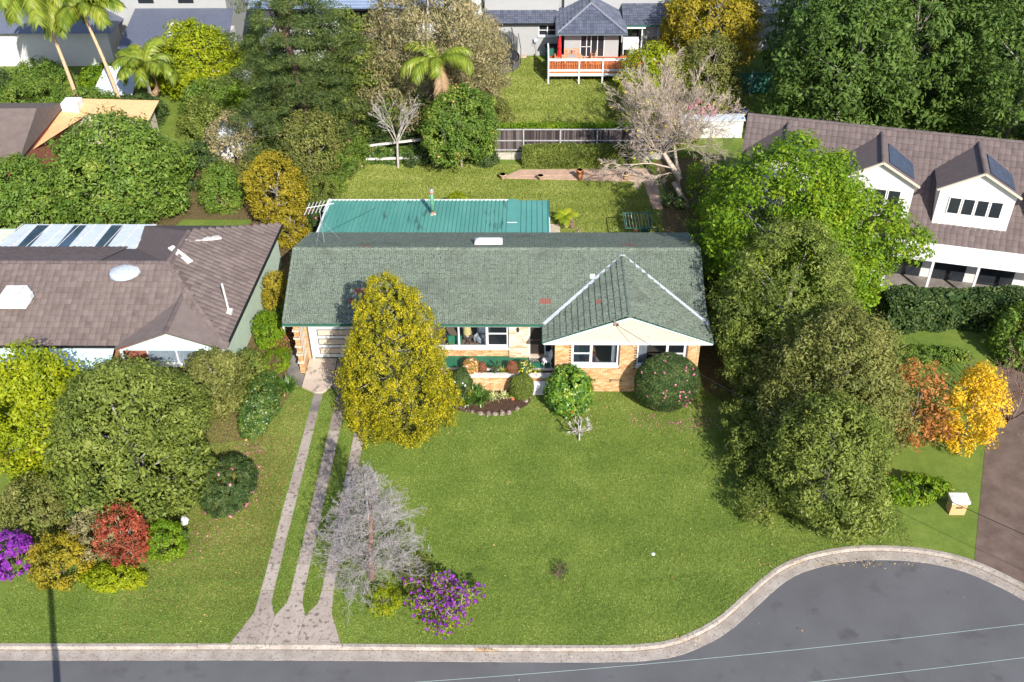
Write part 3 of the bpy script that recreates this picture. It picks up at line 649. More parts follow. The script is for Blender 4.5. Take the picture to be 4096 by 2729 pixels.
def tile_mesh(name, mat, tw, th, ribs, hgt, lip=.026):
    nx = ribs*4; V = []; F = []
    for i in range(nx+1):
        x = -tw/2+tw*i/nx*.985; ph = i % 4; zz = hgt*(0, .75, 1, .75)[ph]
        V += [(x, -.03, lip+zz-.022), (x, -.03, lip+zz), (x, th+.02, zz*.9+.0)]
    for i in range(nx):
        a = i*3; b = a+3; F += [(a, b, b+1, a+1), (a+1, b+1, b+2, a+2)]
    m_ = MB(); m_.v = V; m_.f = F; return m_.mesh(name, mat)
def lay_tiles(parent, O, X, U, na, nu, tw, th, me, nparts=0, inside=None, special=None, seed=0, name='tile', jit=.006):
    """tiles from the eave up; the first nparts are objects, the rest one joined mesh"""
    rng = random.Random(seed); X = Vector(X).normalized(); U = Vector(U).normalized(); N = X.cross(U); O = Vector(O)
    base = np.array([v.co[:] for v in me.vertices]); faces = np.array([p.vertices[:] for p in me.polygons])
    VV = []; cnt = 0; TI = []
    for j in range(nu):
        for i in range(na):
            a, u = (i+.5)*tw, j*th
            if inside and not inside(a, u+th/2): continue
            p = O+X*a+U*u+N*rng.uniform(-jit, jit); tl = rng.uniform(-.01, .01)
            sp = (special or {}).get((i, j))
            R3 = Matrix((X, U, N)).transposed().to_4x4() @ Matrix.Rotation(tl, 4, 'Z')
            if sp or cnt < nparts:
                o = bpy.data.objects.new(name, me)
                if sp:
                    o = bpy.data.objects.new(name, sp[0]); o['label'] = sp[1]
                lk(o, parent); o.matrix_local = Matrix.Translation(p) @ R3; cnt += 1
            else:
                Mx = np.array(Matrix.Translation(p) @ R3); VV.append(base @ Mx[:3, :3].T+Mx[:3, 3]); TI.append(rng.random())
    if VV:
        n = len(VV); fb = len(base); F = (faces[None]+(np.arange(n)*fb)[:, None, None]).reshape(-1, 4)
        m2 = npmesh('tile_field', np.concatenate(VV), 4, me.materials[0], np.repeat(TI, len(faces)), F)
        o = lk(bpy.data.objects.new('tile_field', m2), parent); o['kind'] = 'stuff'
def ridge_caps(parent, A, B, n, mat, r=.13, name='ridge_cap'):
    A, B = Vector(A), Vector(B); d = B-A; L = d.length/n; m_ = MB(); ns = 6
    for e, k in ((0, 0), (L*.97, .018)):
        for s in range(ns+1):
            t = math.pi*s/ns; m_.v.append((-math.cos(t)*(r+k), e, math.sin(t)*(r+k)*.75))
    m_.f = [(s, s+1, s+ns+2, s+ns+1) for s in range(ns)]+[tuple(range(ns+1))[::-1], tuple(range(ns+1, 2*ns+2))]
    me = m_.mesh(name, mat); q = d.to_track_quat('Y', 'Z')
    for i in range(n):
        o = lk(bpy.data.objects.new(name, me), parent); o.rotation_mode = 'QUATERNION'; o.rotation_quaternion = q; o.location = A+d*i/n+Vector((0, 0, random.uniform(-.006, .006)))

# --- roof
roof = MB().add([(XL+.05,YE,ZE-.03),(XR-.05,YE,ZE-.03),(XR-.05,YR,ZR-.03),(XL+.05,YR,ZR-.03),(XR-.05,YB,ZE-.03),(XL+.05,YB,ZE-.03),
    (XL+.05,YE,ZE-.12),(XR-.05,YE,ZE-.12),(XR-.05,YB,ZE-.12),(XL+.05,YB,ZE-.12)], [(0,1,2,3),(3,2,4,5),(9,8,7,6),(0,3,5,9,6),(1,7,8,4,2)]).obj('roof', M['dark'], house)
tm = tile_mesh('tile', M['tile'], .30, .318, 3, .022, lip=.036)
tmk = tile_mesh('tile', M['tile'], .30, .318, 3, .012, lip=.018)
tmr = tile_mesh('tile', M['tile_red'], .30, .318, 3, .016); tmp_ = tile_mesh('tile', M['tile_pale'], .30, .318, 3, .022)
na, nu = 74, 15
def col(x): return int((x-XL)/.30)
RED = (tmr, 'bare red replacement tile'); sp = {(col(-10.65),6): RED, (col(-10.35),6): RED, (col(-10.75),4): RED, (col(-.75),4): RED, (col(-.45),4): RED, (col(2.0),9): (tmp_, 'pale unweathered tile')}
lay_tiles(roof, (XL, YE-.06, ZE), (1,0,0), (0,C22,S22), na, nu, .30, .318, tm, 276, inside=lambda a, u: XL+a < -.6 or u*C22 > YR-YE-.9 or u*S22+ZE > 3.30+min(XL+a+.6, 8.02-XL-a)*T22-.16, special=sp, seed=1)
lay_tiles(roof, (XR, YB+.06, ZE), (-1,0,0), (0,-C22,S22), na, nu, .30, .318, tmk, 0, seed=2, special={(60,13): RED, (61,13): RED, (13,12): RED, (12,12): RED, (11,12): RED, (40,14): RED})
ridge_caps(roof, (XL,YR,ZR-.01), (XR,YR,ZR-.01), 52, M['tile'])
for x in (XL+.02, XR-.02):
    ridge_caps(roof, (x,YE-.05,ZE+.02), (x,YR,ZR-.0), 12, M['tile'], r=.075, name='rake_tile')
    ridge_caps(roof, (x,YB+.05,ZE+.02), (x,YR,ZR-.0), 12, M['tile'], r=.075, name='rake_tile')
# bay gable roof
BX0, BX1, BXR = -.60, 8.02, 3.71; BZR = ZE-.12+(BXR-BX0)*T22-.02; BZE = 3.30; YF = -.12
broof = MB().add([(BX0,YF,BZE+.02),(BXR,YF,BZR-.05),(BX1,YF,BZE+.02),(BX0,5.3,BZE+.02),(BXR,5.3,BZR-.05),(BX1,5.3,BZE+.02)],
    [(0,3,4,1),(1,4,5,2),(0,2,5,3)]).obj('gable_roof', M['dark'], house)
bl = (BXR-BX0)/C22; nub = 14; thb = bl/nub
tb = tile_mesh('tile', M['tile'], .30, thb, 3, .018, lip=.06); tbr = tile_mesh('tile', M['tile_red'], .30, thb, 3, .018, lip=.06)
def ins_left(a, u):      # left slope: y = 5.3-a... hidden part under the main roof is left out
    y = 5.38-a; z = BZE+u*S22; return z > ZE+(y-YE)*T22-.25 or y < YE
lay_tiles(broof, (BX0, 5.38, BZE+.05), (0,-1,0), (C22,0,S22), 18, nub, .305, thb, tb, 0, inside=ins_left, seed=3, special={(11,9): (tbr, 'faded red replacement tile')})
def ins_right(a, u):
    y = YF+a; z = BZE+u*S22; return z > ZE+(y-YE)*T22-.25 or y < YE
lay_tiles(broof, (BX1, YF, BZE+.05), (0,1,0), (-C22,0,S22), 18, nub, .305, thb, tb, 0, inside=ins_right, seed=4)
ridge_caps(broof, (BXR,YF,BZR+.03), (BXR,5.25,BZR+.03), 13, M['tile'], r=.12)
def zmain(y): return ZE+(y-YE)*T22
yj = YE+(BZR-ZE)/T22
for xe in (BX0, BX1):
    A = Vector((xe+(.02 if xe < 0 else -.02), YE-.1, zmain(YE)+.05)); B = Vector((BXR, yj, BZR+.07)); n = 5
    for k in range(n):
        MB().bar(A.lerp(B, k/n), A.lerp(B, (k+.99)/n), .17, .05).obj('valley_flashing', M['flash'], broof)
# gable face: cream sheets with cover strips, white fascia
gb = MB().add([(BX0+.1,-.07,BZE),(BX1-.1,-.07,BZE),(BXR,-.07,BZR-.09),(BX0+.1,.1,BZE),(BX1-.1,.1,BZE),(BXR,.1,BZR-.09)], [(0,1,2),(5,4,3),(0,3,4,1),(1,4,5,2),(2,5,3,0)]).obj('gable_face', M['cream'], house)
def gline(x0, z0, x1, z1): MB().bar((x0,-.075,z0), (x1,-.075,z1), .035, .035, up=(0,1,0)).obj('cover_strip', M['cream'], gb)
g0, g1, gt = BX0+.3, BX1-.3, BZR-.16
for f in (.25, .5, .75):
    xa = lerp(g0, g1, f); z0 = BZE+.07
    xb = (xa+BX1)/2; gline(xa, z0, xb-.05, z0+(xb-xa-.05)*T22)     # rising to the right, parallel to the left rake
    xb = (xa+BX0)/2; gline(xa, z0, xb+.05, z0+(xa-xb-.05)*T22)
fa = MB(); fa.box(BX0-.02, BX1+.02, -.135, -.075, BZE-.05, BZE+.06); fa.obj('fascia', M['white'], gb)
for s, xe in ((1, BX0), (-1, BX1)):
    MB().bar((xe, -.12, BZE+.02), (BXR, -.12, BZR-.035), .07, .12, up=(0,1,0)).obj('barge_board', M['white'], gb)
    MB().bar((xe, -.14, BZE+.085), (BXR, -.14, BZR+.03), .03, .05, up=(0,1,0)).obj('barge_capping', M['greentrim'], gb)
MB().box(BX0-.08, BX0+.04, -.13, YE-.1, BZE-.02, BZE+.08).obj('gutter', M['greentrim'], house)
MB().box(BX1-.04, BX1+.08, -.13, 10.2, BZE-.02, BZE+.08).obj('gutter', M['greentrim'], house)
MB().box(XL-.02, BX0-.02, YE-.16, YE-.04, ZE-.11, ZE-.015).obj('gutter', M['greentrim'], house)
MB().box(XL, BX0, YE-.03, YE+.02, ZE-.22, ZE-.12).obj('fascia', M['white'], house)
MB().box(XL+.1, BX0, YE+.02, 2.6, ZE-.20, ZE-.17).obj('soffit', M['white'], house)
MB().add([(XL+.06,YE,3.2),(XL+.06,YB,3.2),(XL+.06,YR,ZR-.1)], [(0,1,2)]).obj('gable_end', M['cream'], house)
MB().add([(XL-.0,YE-.05,3.2),(XL-.0,YE+.4,3.2),(XL-.0,YE+.05,2.75)], [(0,1,2)]).obj('bracket', M['white'], house)
MB().box(XL-.02, XL+.04, YE-.1, YE+.45, 3.1, 3.3).obj('bracket', M['white'], house)
# skylight
MB().box(-4.35, -2.9, 6.75, 7.35, ZR-.42, ZR-.26).obj('skylight_kerb', M['white'], roof)
sk = MB()
for i in range(9):
    for j in range(5):
        u, v_ = i/8, j/4; sk.v.append((lerp(-4.4,-2.85,u), lerp(6.7,7.4,v_), ZR-.27+.20*min(1, 3.2*math.sin(math.pi*u))*math.sin(math.pi*v_)))
sk.f = [(i*5+j, (i+1)*5+j, (i+1)*5+j+1, i*5+j+1) for i in range(8) for j in range(4)]
sk.obj('skylight', M['white'], roof, True)

# --- walls
def rects(x0, x1, z0, z1, ops):
    xs = sorted({x0, x1, *[min(max(o[k], x0), x1) for o in ops for k in (0, 1)]}); zs = sorted({z0, z1, *[min(max(o[k], z0), z1) for o in ops for k in (2, 3)]})
    out = []
    for a, b in zip(xs, xs[1:]):
        for c, d in zip(zs, zs[1:]):
            if b-a < 1e-4 or d-c < 1e-4: continue
            if not any(o[0]-1e-4 <= a and b <= o[1]+1e-4 and o[2]-1e-4 <= c and d <= o[3]+1e-4 for o in ops): out.append((a, b, c, d))
    return out
def wall(name, x0, x1, z0, z1, ops, mat, parent, y=0., th=.12, side='y', s=1):
    """wall in the x (side 'y': faces -y*s) or y direction (side 'x')"""
    m_ = MB()
    for a, b, c, d in rects(x0, x1, z0, z1, ops):
        if side == 'y': m_.box(a, b, *sorted((y, y+s*th)), c, d)
        else: m_.box(*sorted((y, y+s*th)), a, b, c, d)
    return m_.obj(name, mat, parent)
BL, BH = .24, .086
bmesh_ = MB().box(-.115, .115, -.004, .02, -.038, .038).mesh('brick', M['brick'])
bhalf = MB().box(-.052, .052, -.004, .02, -.038, .038).mesh('brick', M['brick'])
bsold = MB().box(-.038, .038, -.004, .02, -.115, .115).mesh('brick', M['brick'])
def bricks(parent, x0, x1, z0, nrow, ops, y=0., nparts=0, side='y', s=1, seed=0, skiprow0=0):
    """courses of stretchers; returns nothing. side 'x': the wall runs along y at x=y"""
    rng = random.Random(seed); V = []; TI = []; cnt = 0
    base = {id(m_): (np.array([v.co[:] for v in m_.vertices]), np.array([p.vertices[:] for p in m_.polygons])) for m_ in (bmesh_, bhalf, bsold)}
    F = []; nv = 0
    for r in range(skiprow0, nrow):
        z = z0+(r+.5)*BH; x = x0+(.12 if r % 2 else 0)
        items = []
        if r % 2: items.append((x0+.06, bhalf, .06))
        while x < x1-.03:
            if x+BL <= x1+.02: items.append((x+.12, bmesh_, .12)); x += BL
            else: items.append((x+.06, bhalf, .06)); x += .12
        for cx_, me, hw in items:
            if any(o[0]-.02 < cx_ < o[1]+.02 and o[2] < z < o[3] for o in ops): continue
            # trim against openings: use a half brick
            if any((o[0] < cx_+hw-.02 and o[1] > cx_-hw+.02) and o[2] < z < o[3] for o in ops):
                o_ = [o for o in ops if (o[0] < cx_+hw-.02 and o[1] > cx_-hw+.02) and o[2] < z < o[3]][0]
                cx_ = cx_-.055 if o_[0] > cx_ else cx_+.055; me = bhalf
            dy = rng.uniform(-.003, .003)
            if side == 'y': Mx = Matrix.Translation((cx_, y+dy*s, z)) @ Matrix.Rotation(0 if s > 0 else math.pi, 4, 'Z')
            else: Mx = Matrix.Translation((y+dy, cx_, z)) @ Matrix.Rotation(-math.pi/2*s, 4, 'Z')
            if cnt < nparts:
                o = lk(bpy.data.objects.new('brick', me), parent); o.matrix_local = Mx; cnt += 1
            else:
                b_, f_ = base[id(me)]; A = np.array(Mx); V.append(b_ @ A[:3, :3].T+A[:3, 3]); F.append(f_+nv); nv += len(b_); TI += [rng.random()]*len(f_)
    if V: lk(bpy.data.objects.new('brickwork', npmesh('brickwork', np.concatenate(V), 4, M['brick'], np.array(TI), np.concatenate(F))), parent)['kind'] = 'stuff'
def soldiers(parent, x0, x1, z0, y, seed=0):
    n = int((x1-x0)/.0875)
    m_ = MB(); rng = random.Random(seed); TI = []
    for k in range(n):
        c = x0+(k+.5)*(x1-x0)/n; m_.box(c-.038, c+.038, y-.005, y+.02, z0, z0+.225); TI += [rng.random()]*6
    m_.obj('soldier_course', M['brick'], parent, tints=TI)['kind'] = 'stuff'

WB = [(.83,3.30,1.79,3.33), (4.22,6.77,1.79,3.33)]; VE = [(1.62,2.08,.68,.80), (2.98,3.46,.68,.80)]
w1 = wall('front_wall', 0, 7.39, -.1, 3.33, WB+VE, M['mortar'], house, y=.012, th=.22)
bricks(w1, 0, 7.39, 0, 39, WB+[(v[0]-.03, v[1]+.03, v[2]-.03, v[3]+.03) for v in VE]+[(.83,3.30,1.55,1.8),(4.22,6.77,1.55,1.8)], 0, 290, seed=5)
for a, b in ((.83,3.30),(4.22,6.77)): soldiers(w1, a, b, 1.56, 0)
for a, b, c, d in VE:
    v_ = MB(); v_.box(a,b,-.012,.1,c,c+.035); v_.box(a,b,-.012,.1,d-.03,d); v_.box(a,a+.04,-.012,.1,c,d); v_.box(b-.04,b,-.012,.1,c,d); v_.obj('vent', M['brick'], w1)
    MB().box(a+.03,b-.03,-.006,.02,c+.03,d-.025).obj('vent_grille', M['black'], w1)
w2 = wall('side_wall', .22, 1.95, -.1, 3.33, [], M['mortar'], house, y=.012, th=.2, side='x'); bricks(w2, .0, 1.9, 0, 39, [], 0, 0, side='x', s=1, seed=6)
w3 = wall('right_wall', .2, 10, -.1, 3.33, [], M['mortar'], house, y=7.19, th=.19, side='x'); bricks(w3, .05, 10, 0, 38, [], 7.39, 0, side='x', s=-1, seed=7)
ww = [(-6.6,-2.43,1.42,3.33),(-1.36,-.12,.88,3.33),(-9.2,-7.5,1.42,3.33)]
w4 = wall('lounge_wall', -9.7, -2.41, .8, 3.33, ww, M['mortar'], house, y=1.962, th=.2); bricks(w4, -9.7, -2.41, .82, 29, ww+[(-6.6,-2.43,1.16,1.44),(-9.2,-7.5,1.16,1.44)], 1.95, 0, seed=8); soldiers(w4, -6.6, -2.43, 1.17, 1.95)
# cladding panel of thin stacked stones beside the door
w5 = MB().box(-2.41, -1.36, 1.86, 2.15, .60, 3.33).obj('stone_panel', M['stone_clad'], house)
rng = random.Random(4); rows = 52; cnt = 0
for r in range(rows):
    z0 = .80+r*(3.31-.80)/rows; x = -2.42; hh = (3.31-.80)/rows
    while x < -1.365:
        L_ = rng.uniform(.12, .42); x2 = min(x+L_, -1.355)
        if x2 > -1.47: x2 = -1.355
        MB().box(x, x2-.003, 1.842-rng.uniform(0,.012), 1.861, z0, z0+hh-.004).obj('cladding_stone', M['stone_clad'], w5); x = x2
w6 = wall('garage_wall', -13.9, -9.7, .05, 3.33, [(-13.3,-9.95,.05,2.85)], M['mortar'], house, y=2.612, th=.2); bricks(w6, -13.9, -9.7, .08, 38, [(-13.36,-9.9,.0,2.88)], 2.6, 0, seed=9)
w7 = wall('left_wall', 2.6, 10.2, 0, 3.33, [], M['mortar'], house, y=-13.9, th=.2, side='x'); bricks(w7, 2.6, 10.2, 0, 38, [], -13.9, 0, side='x', s=1, seed=10)
w8 = wall('rear_wall', -13.9, 7.2, 0, 3.33, [], M['mortar'], house, y=10.0, th=.2)
w9 = wall('verandah_end_wall', 1.95, 2.6, .05, 3.33, [], M['mortar'], house, y=-9.7, th=-.2, side='x')
# wing pier with pale shelf slabs beside the garage
pier = MB().box(-13.78, -13.56, 1.40, 1.66, -.02, 3.28).obj('pier', M['mortar'], house)
rng = random.Random(12); V = MB(); TI = []
for r in range(38):
    z0 = r*BH+.05
    if any(abs(z0+.04-zz) < .07 for zz in (.78,1.33,1.88,2.43,2.94)): continue
    for a, b in (((-13.79,-13.555),) if r % 2 == 0 else ((-13.79,-13.68),(-13.67,-13.555))):
        V.box(a, b, 1.39, 1.41, z0, z0+.076); TI += [rng.random()]*6
    for a, b in (((1.395,1.50),(1.51,1.665)) if r % 2 == 0 else ((1.395,1.665),)):
        V.box(-13.558, -13.548, a, b, z0, z0+.076); V.box(-13.797, -13.787, a, b, z0, z0+.076); TI += [rng.random()]*12
V.obj('brickwork', M['brick'], pier, tints=TI)['kind'] = 'stuff'
for zz in (.78, 1.33, 1.88, 2.43, 2.94): MB().box(-13.86, -13.49, 1.34, 2.59, zz-.045, zz+.045).obj('shelf_slab', M['cream'], pier)
MB().box(-13.76, -13.58, 1.6, 2.59, -.02, .735).obj('dwarf_wall', M['mortar'], pier)
bricks(pier, 1.66, 2.59, .02, 8, [], -13.575, 0, side='x', s=-1, seed=11)

# --- garage door
gd = MB().box(-13.22, -10.03, 2.66, 2.70, .1, 2.44).obj('garage_door', M['white'], house)
for k in range(3):
    z0 = .42+k*.63; MB().box(-12.86, -10.4, 2.64, 2.662, z0, z0+.36).obj('door_panel', M['cream'], gd)
    fr = MB(); fr.box(-12.90,-10.36,2.632,2.658,z0-.03,z0); fr.box(-12.90,-10.36,2.632,2.658,z0+.36,z0+.39); fr.box(-12.90,-12.865,2.632,2.658,z0,z0+.36); fr.box(-10.395,-10.36,2.632,2.658,z0,z0+.36); fr.obj('panel_moulding', M['black'], gd)
MB().box(-13.22, -10.03, 2.655, 2.70, .1, .13).obj('door_seal', M['greentrim'], gd)
f_ = MB(); f_.box(-13.32,-13.22,2.57,2.70,.1,2.86); f_.box(-10.03,-9.93,2.57,2.70,.1,2.86); f_.box(-13.32,-9.93,2.575,2.70,2.86,2.95); f_.obj('door_frame', M['white'], house)
MB().box(-13.9, -9.7, 2.9, 5.8, .02, .09).obj('garage_floor', M['concrete_dark'], house)

# --- windows
def window(parent, x0, x1, z0, z1, y, mulls, sash=(), sill=.09, depth=.1, fr=.07, glass='glass', name='window', openg=()):
    f_ = MB(); f_.box(x0,x1,y,y+depth,z1-fr,z1); f_.box(x0,x0+fr,y,y+depth,z0,z1-fr); f_.box(x1-fr,x1,y,y+depth,z0,z1-fr); f_.box(x0+fr,x1-fr,y,y+depth,z0,z0+fr)
    for m0 in mulls: f_.box(m0-fr*.6, m0+fr*.6, y-.004, y+depth, z0+fr, z1-fr)
    W = f_.obj(name, M['white'], parent)
    MB().box(x0-.04, x1+.04, y-.17, y+.01, z0-.085, z0+.012).obj('sill', M['white'], W)
    edges = [x0+fr]+[e for m0 in mulls for e in (m0-fr*.6, m0+fr*.6)]+[x1-fr]
    for i in range(0, len(edges), 2):
        a, b = edges[i], edges[i+1]; k = i//2
        if k in openg: continue
        MB().box(a, b, y+.06, y+.066, z0+fr, z1-fr).obj('pane', M['mist_glass' if k in sash else glass], W)
        if k in sash:
            zm = (z0+z1)/2-.02; q = MB(); q.box(a,b,y+.015,y+.055,zm-.035,zm+.035); q.box(a,a+.045,y+.02,y+.055,z0+fr,z1-fr); q.box(b-.045,b,y+.02,y+.055,z0+fr,z1-fr); q.box(a,b,y+.02,y+.055,z1-fr-.05,z1-fr); q.box(a,b,y+.02,y+.055,z0+fr,z0+fr+.05)
            q.obj('sash', M['white'], W)
    return W
window(house, -6.6, -2.43, 1.43, 3.22, 1.99, [-5.11,-3.62], sash=(2,))
window(house, -9.2, -7.5, 1.43, 3.22, 1.99, [-8.35])
window(house, .85, 3.28, 1.80, 3.27, .07, [1.89], sash=(0,))
window(house, 4.24, 6.75, 1.80, 3.27, .07, [5.76], sash=(1,))
# entry door with screen and sidelight
df = MB(); df.box(-1.36,-1.29,1.93,2.05,.88,3.22); df.box(-.53,-.46,1.93,2.05,.88,3.22); df.box(-1.29,-.53,1.93,2.05,3.15,3.22); df.box(-.14,-.09,1.93,2.05,.88,3.22); df.box(-.46,-.14,1.93,2.05,.88,1.12); df.box(-.46,-.14,1.93,2.05,2.35,2.42); df.obj('door_frame', M['white'], house)
dd = MB().box(-1.29, -.53, 2.0, 2.03, .92, 3.15).obj('front_door', flat('screen_door_mesh', (.03,.024,.02), v=.3, scale=30, rough=.5), house)
for zz in (.95, 1.9, 3.1): MB().box(-1.28, -.54, 1.985, 2.0, zz-.02, zz+.02).obj('rail', M['bark_brown'], dd)
MB().box(-1.22, -1.19, 1.96, 2.0, 1.85, 1.95).obj('handle', M['galv'], dd)
MB().box(-.46, -.14, 2.0, 2.01, 1.12, 2.35).obj('sidelight_pane', M['darkglass'], house)
MB().box(-1.36, -.05, 1.75, 2.05, .80, .88).obj('door_step', M['cream'], house)
# wall lantern and bell
ln = MB().lathe((-1.93,1.74,2.62), [(0,.0),(.045,.02),(.075,.20),(.085,.21),(.05,.27),(.012,.30),(.01,.36)], 6).obj('lantern', M['black'], house)
MB().bar((-1.93,1.74,2.9),(-1.93,1.85,2.82),.02).obj('bracket', M['black'], ln); MB().box(-1.955,-1.905,1.70,1.715,2.68,2.74).obj('glass', M['white'], ln)
MB().box(-1.72,-1.68,1.815,1.84,2.0,2.06).obj('doorbell', M['black'], house)
# meter cabinet on the right flank
MB().add([(7.39,.5,.3),(7.52,.5,.3),(7.52,1.0,.3),(7.39,1.0,.3),(7.39,.5,2.1),(7.52,.5,1.8),(7.52,1.0,1.8),(7.39,1.0,2.1)], [(0,3,2,1),(4,5,6,7),(0,1,5,4),(1,2,6,5),(2,3,7,6),(3,0,4,7)]).obj('chimney_breast', M['cream'], house)

# --- floors, rooms
MB().box(-9.65, 0, .9, 1.96, -.05, .82).obj('verandah_floor', M['greenslab'], house)
MB().box(-9.7, -.0, 2.06, 9.9, .70, .86).obj('lounge_floor', M['carpet'], house)
MB().box(.24, 7.19, .24, 9.9, .70, .88).obj('bedroom_floor', M['carpet'], house)
r_ = MB(); r_.box(-9.7,-.1,5.6,5.68,.86,3.3); r_.box(-2.2,-2.12,2.2,5.6,.86,3.3); r_.box(.24,7.19,3.9,3.98,.86,3.3); r_.box(3.75,3.83,.3,3.9,.86,3.3); r_.box(-.02,.0,2.2,5.6,.86,3.3); r_.obj('partition', M['plaster'], house)
MB().box(-13.9, 7.2, 2.2, 10, 3.30, 3.31).obj('ceiling', M['white'], house)
MB().box(.22, 7.2, .25, 2.2, 3.30, 3.31).obj('ceiling', M['white'], house)
MB().box(-9.65, 0, .70, .9, -.05, .86).obj('verandah_edge', M['white_dirty'], house)

# --- steel-roofed wing behind
tr_ = MB().box(-13.75, -.35, 10.2, 14.9, 0, 2.55).obj('rear_wing', M['render_w'], house)
TZ0, TZ1, TY0, TY1 = 3.08, 2.68, 10.25, 15.35
def tz(y): return TZ0+(TZ1-TZ0)*(y-TY0)/(TY1-TY0)
def roofsheet(x0, x1, nr, mt):
    m_ = MB(); rows = []; w_ = (x1-x0)/nr
    for k in range(nr):
        a = x0+k*w_; rows += [(a, 0), (a+w_*.70, 0), (a+w_*.76, .055), (a+w_*.92, .055)]
    rows.append((x1, 0))
    for y in (TY0-.1, TY1): m_.v += [(x, y, tz(y)+h_) for x, h_ in rows]
    n = len(rows); m_.f = [(i, i+1, i+1+n, i+n) for i in range(n-1)]; return m_.obj('roof_sheet', M[mt], tr_)
for k in range(15): roofsheet(-14.05+k*.757, -14.05+(k+1)*.757-.004, 3, 'teal')
MB().add([(-2.72,TY0,tz(TY0)+.045),(-2.13,TY0,tz(TY0)+.045),(-2.13,TY1+.1,tz(TY1)+.045),(-2.72,TY1+.1,tz(TY1)+.045)],[(0,1,2,3)]).obj('roof_sheet', M['teal_new'], tr_)
MB().box(-2.74,-2.12,12.2,12.24,tz(12.2)+.04,tz(12.2)+.07).obj('roof_strap', M['white'], tr_)
for k in range(2): roofsheet(-2.13+k*.99, -2.13+(k+1)*.99, 3, 'teal_new')
MB().box(-14.1, -2.72, TY1, TY1+.09, TZ1-.12, TZ1+.05).obj('gutter', M['white_dirty'], tr_)
MB().bar((-14.1,TY0,tz(TY0)+.02), (-14.1,TY1+.09,tz(TY1)+.02), .09, .14).obj('barge_capping', M['white'], tr_)
MB().bar((-.14,12.9,tz(12.9)-.02), (-.14,10.2,tz(10.2)-.02), .06, .14).obj('barge_capping', M['white'], tr_)
MB().bar((-.14,TY1+.05,tz(TY1)), (-.14,13.1,tz(13.1)), .08, .16).obj('gutter', M['greentrim'], tr_)

# ================================================================== THINGS ON AND AROUND THE HOUSE
# stove flue
fl = thing('stove_flue', 'tall green painted flue pipe with pink bands on the teal steel roof', 'flue', (-7.35,13.42,2.80))
MB().tube([(0,0,-.1),(0,0,1.72)], .125, 14).obj('pipe', flat('flue_green', (.10,.24,.16), v=.3, scale=4, rough=.5), fl, True)
for z0, h_ in ((.05,.16),(1.52,.17)): MB().tube([(0,0,z0),(0,0,z0+h_)], .140, 14).obj('band', flat('faded_red_band', (.55,.22,.18), v=.25, rough=.6), fl, True)
MB().lathe((0,0,-.03), [(.21,0),(.19,.06),(.14,.10)], 14).obj('flashing', M['white_dirty'], fl, True)
MB().tube([(0,0,1.70),(0,0,1.80)], .12, 14).obj('cowl', M['galv'], fl, True)
# roof cable, tv antenna
cb = MB(); 
def sag_pts(p, q, n, s): return [Vector(p).lerp(Vector(q), i/n)-Vector((0,0,s*4*(i/n)*(1-i/n))) for i in range(n+1)]
o = cb.tube(sag_pts((-13.5,11.0,3.07), (-11.0,14.2,2.83), 10, .0), .012, 5).obj('roof_cable', M['black']); tag(o, 'thin dark cable lying diagonally over the left end of the teal roof', 'cable')
an = thing('tv_antenna', 'silver television antenna on a guyed mast at the left end of the green roof', 'antenna', (-12.85,7.1,4.92))
MB().tube([(0,0,-.1),(0,0,2.15)], .022, 6).obj('mast', M['galv'], an)
MB().bar((-.75,.1,2.05),(.75,.35,2.2),.03).obj('boom', M['white'], an)
for k in range(7):
    x = -.68+k*.2; MB().bar((x-.05,-.45+.17*x,2.09+x*.1),(x+.05,.75+.17*x,2.13+x*.1),.025).obj('element', M['white'], an)
for a in (0.3, 2.4, 4.3): MB().tube([(0,0,1.3),(math.cos(a)*.9,math.sin(a)*.9,-.05)], .007, 4).obj('guy_wire', M['galv'], an)
# overhead wires
wr = thing('service_cable', 'black service cable from an insulator bracket on the cream gable to the street', 'cable', (3.06,-.12,4.62))
MB().tube([Vector(p)-Vector((3.06,-.12,4.62)) for p in sag_pts((3.06,-.22,4.62),(30,-26.5,9.0),40,1.6)], .014, 5).obj('wire', M['black'], wr)
b_ = MB(); b_.cbox((0,-.03,.02),(.22,.12,.20)); b_.cbox((-.12,-.05,.14),(.08,.10,.16)); b_.obj('insulator', M['rock'], wr); MB().lathe((.05,-.12,-.04), [(.05,0),(.06,.04),(.03,.1)], 8).obj('clamp', M['black'], wr)
pole = thing('power_pole', 'timber power pole at the roadside', 'pole', (-17.0,-25.4,-.15))
MB().tube([(0,0,0),(0,0,9.9)], [.17,.12], 12).obj('post', M['bark_brown'], pole)
for i, (y, z, nm) in enumerate(((-25.0,9.6,'pale overhead wire crossing the road nearest the kerb'),(-26.2,9.6,'pale overhead wire crossing the road further from the kerb'))):
    o = MB().tube(sag_pts((-17.0,y,z),(34,y+6.9,z-.3),50,1.5), .0055, 4).obj('overhead_wire', flat('pale_wire', (.24,.33,.31)), None); tag(o, nm, 'wire')

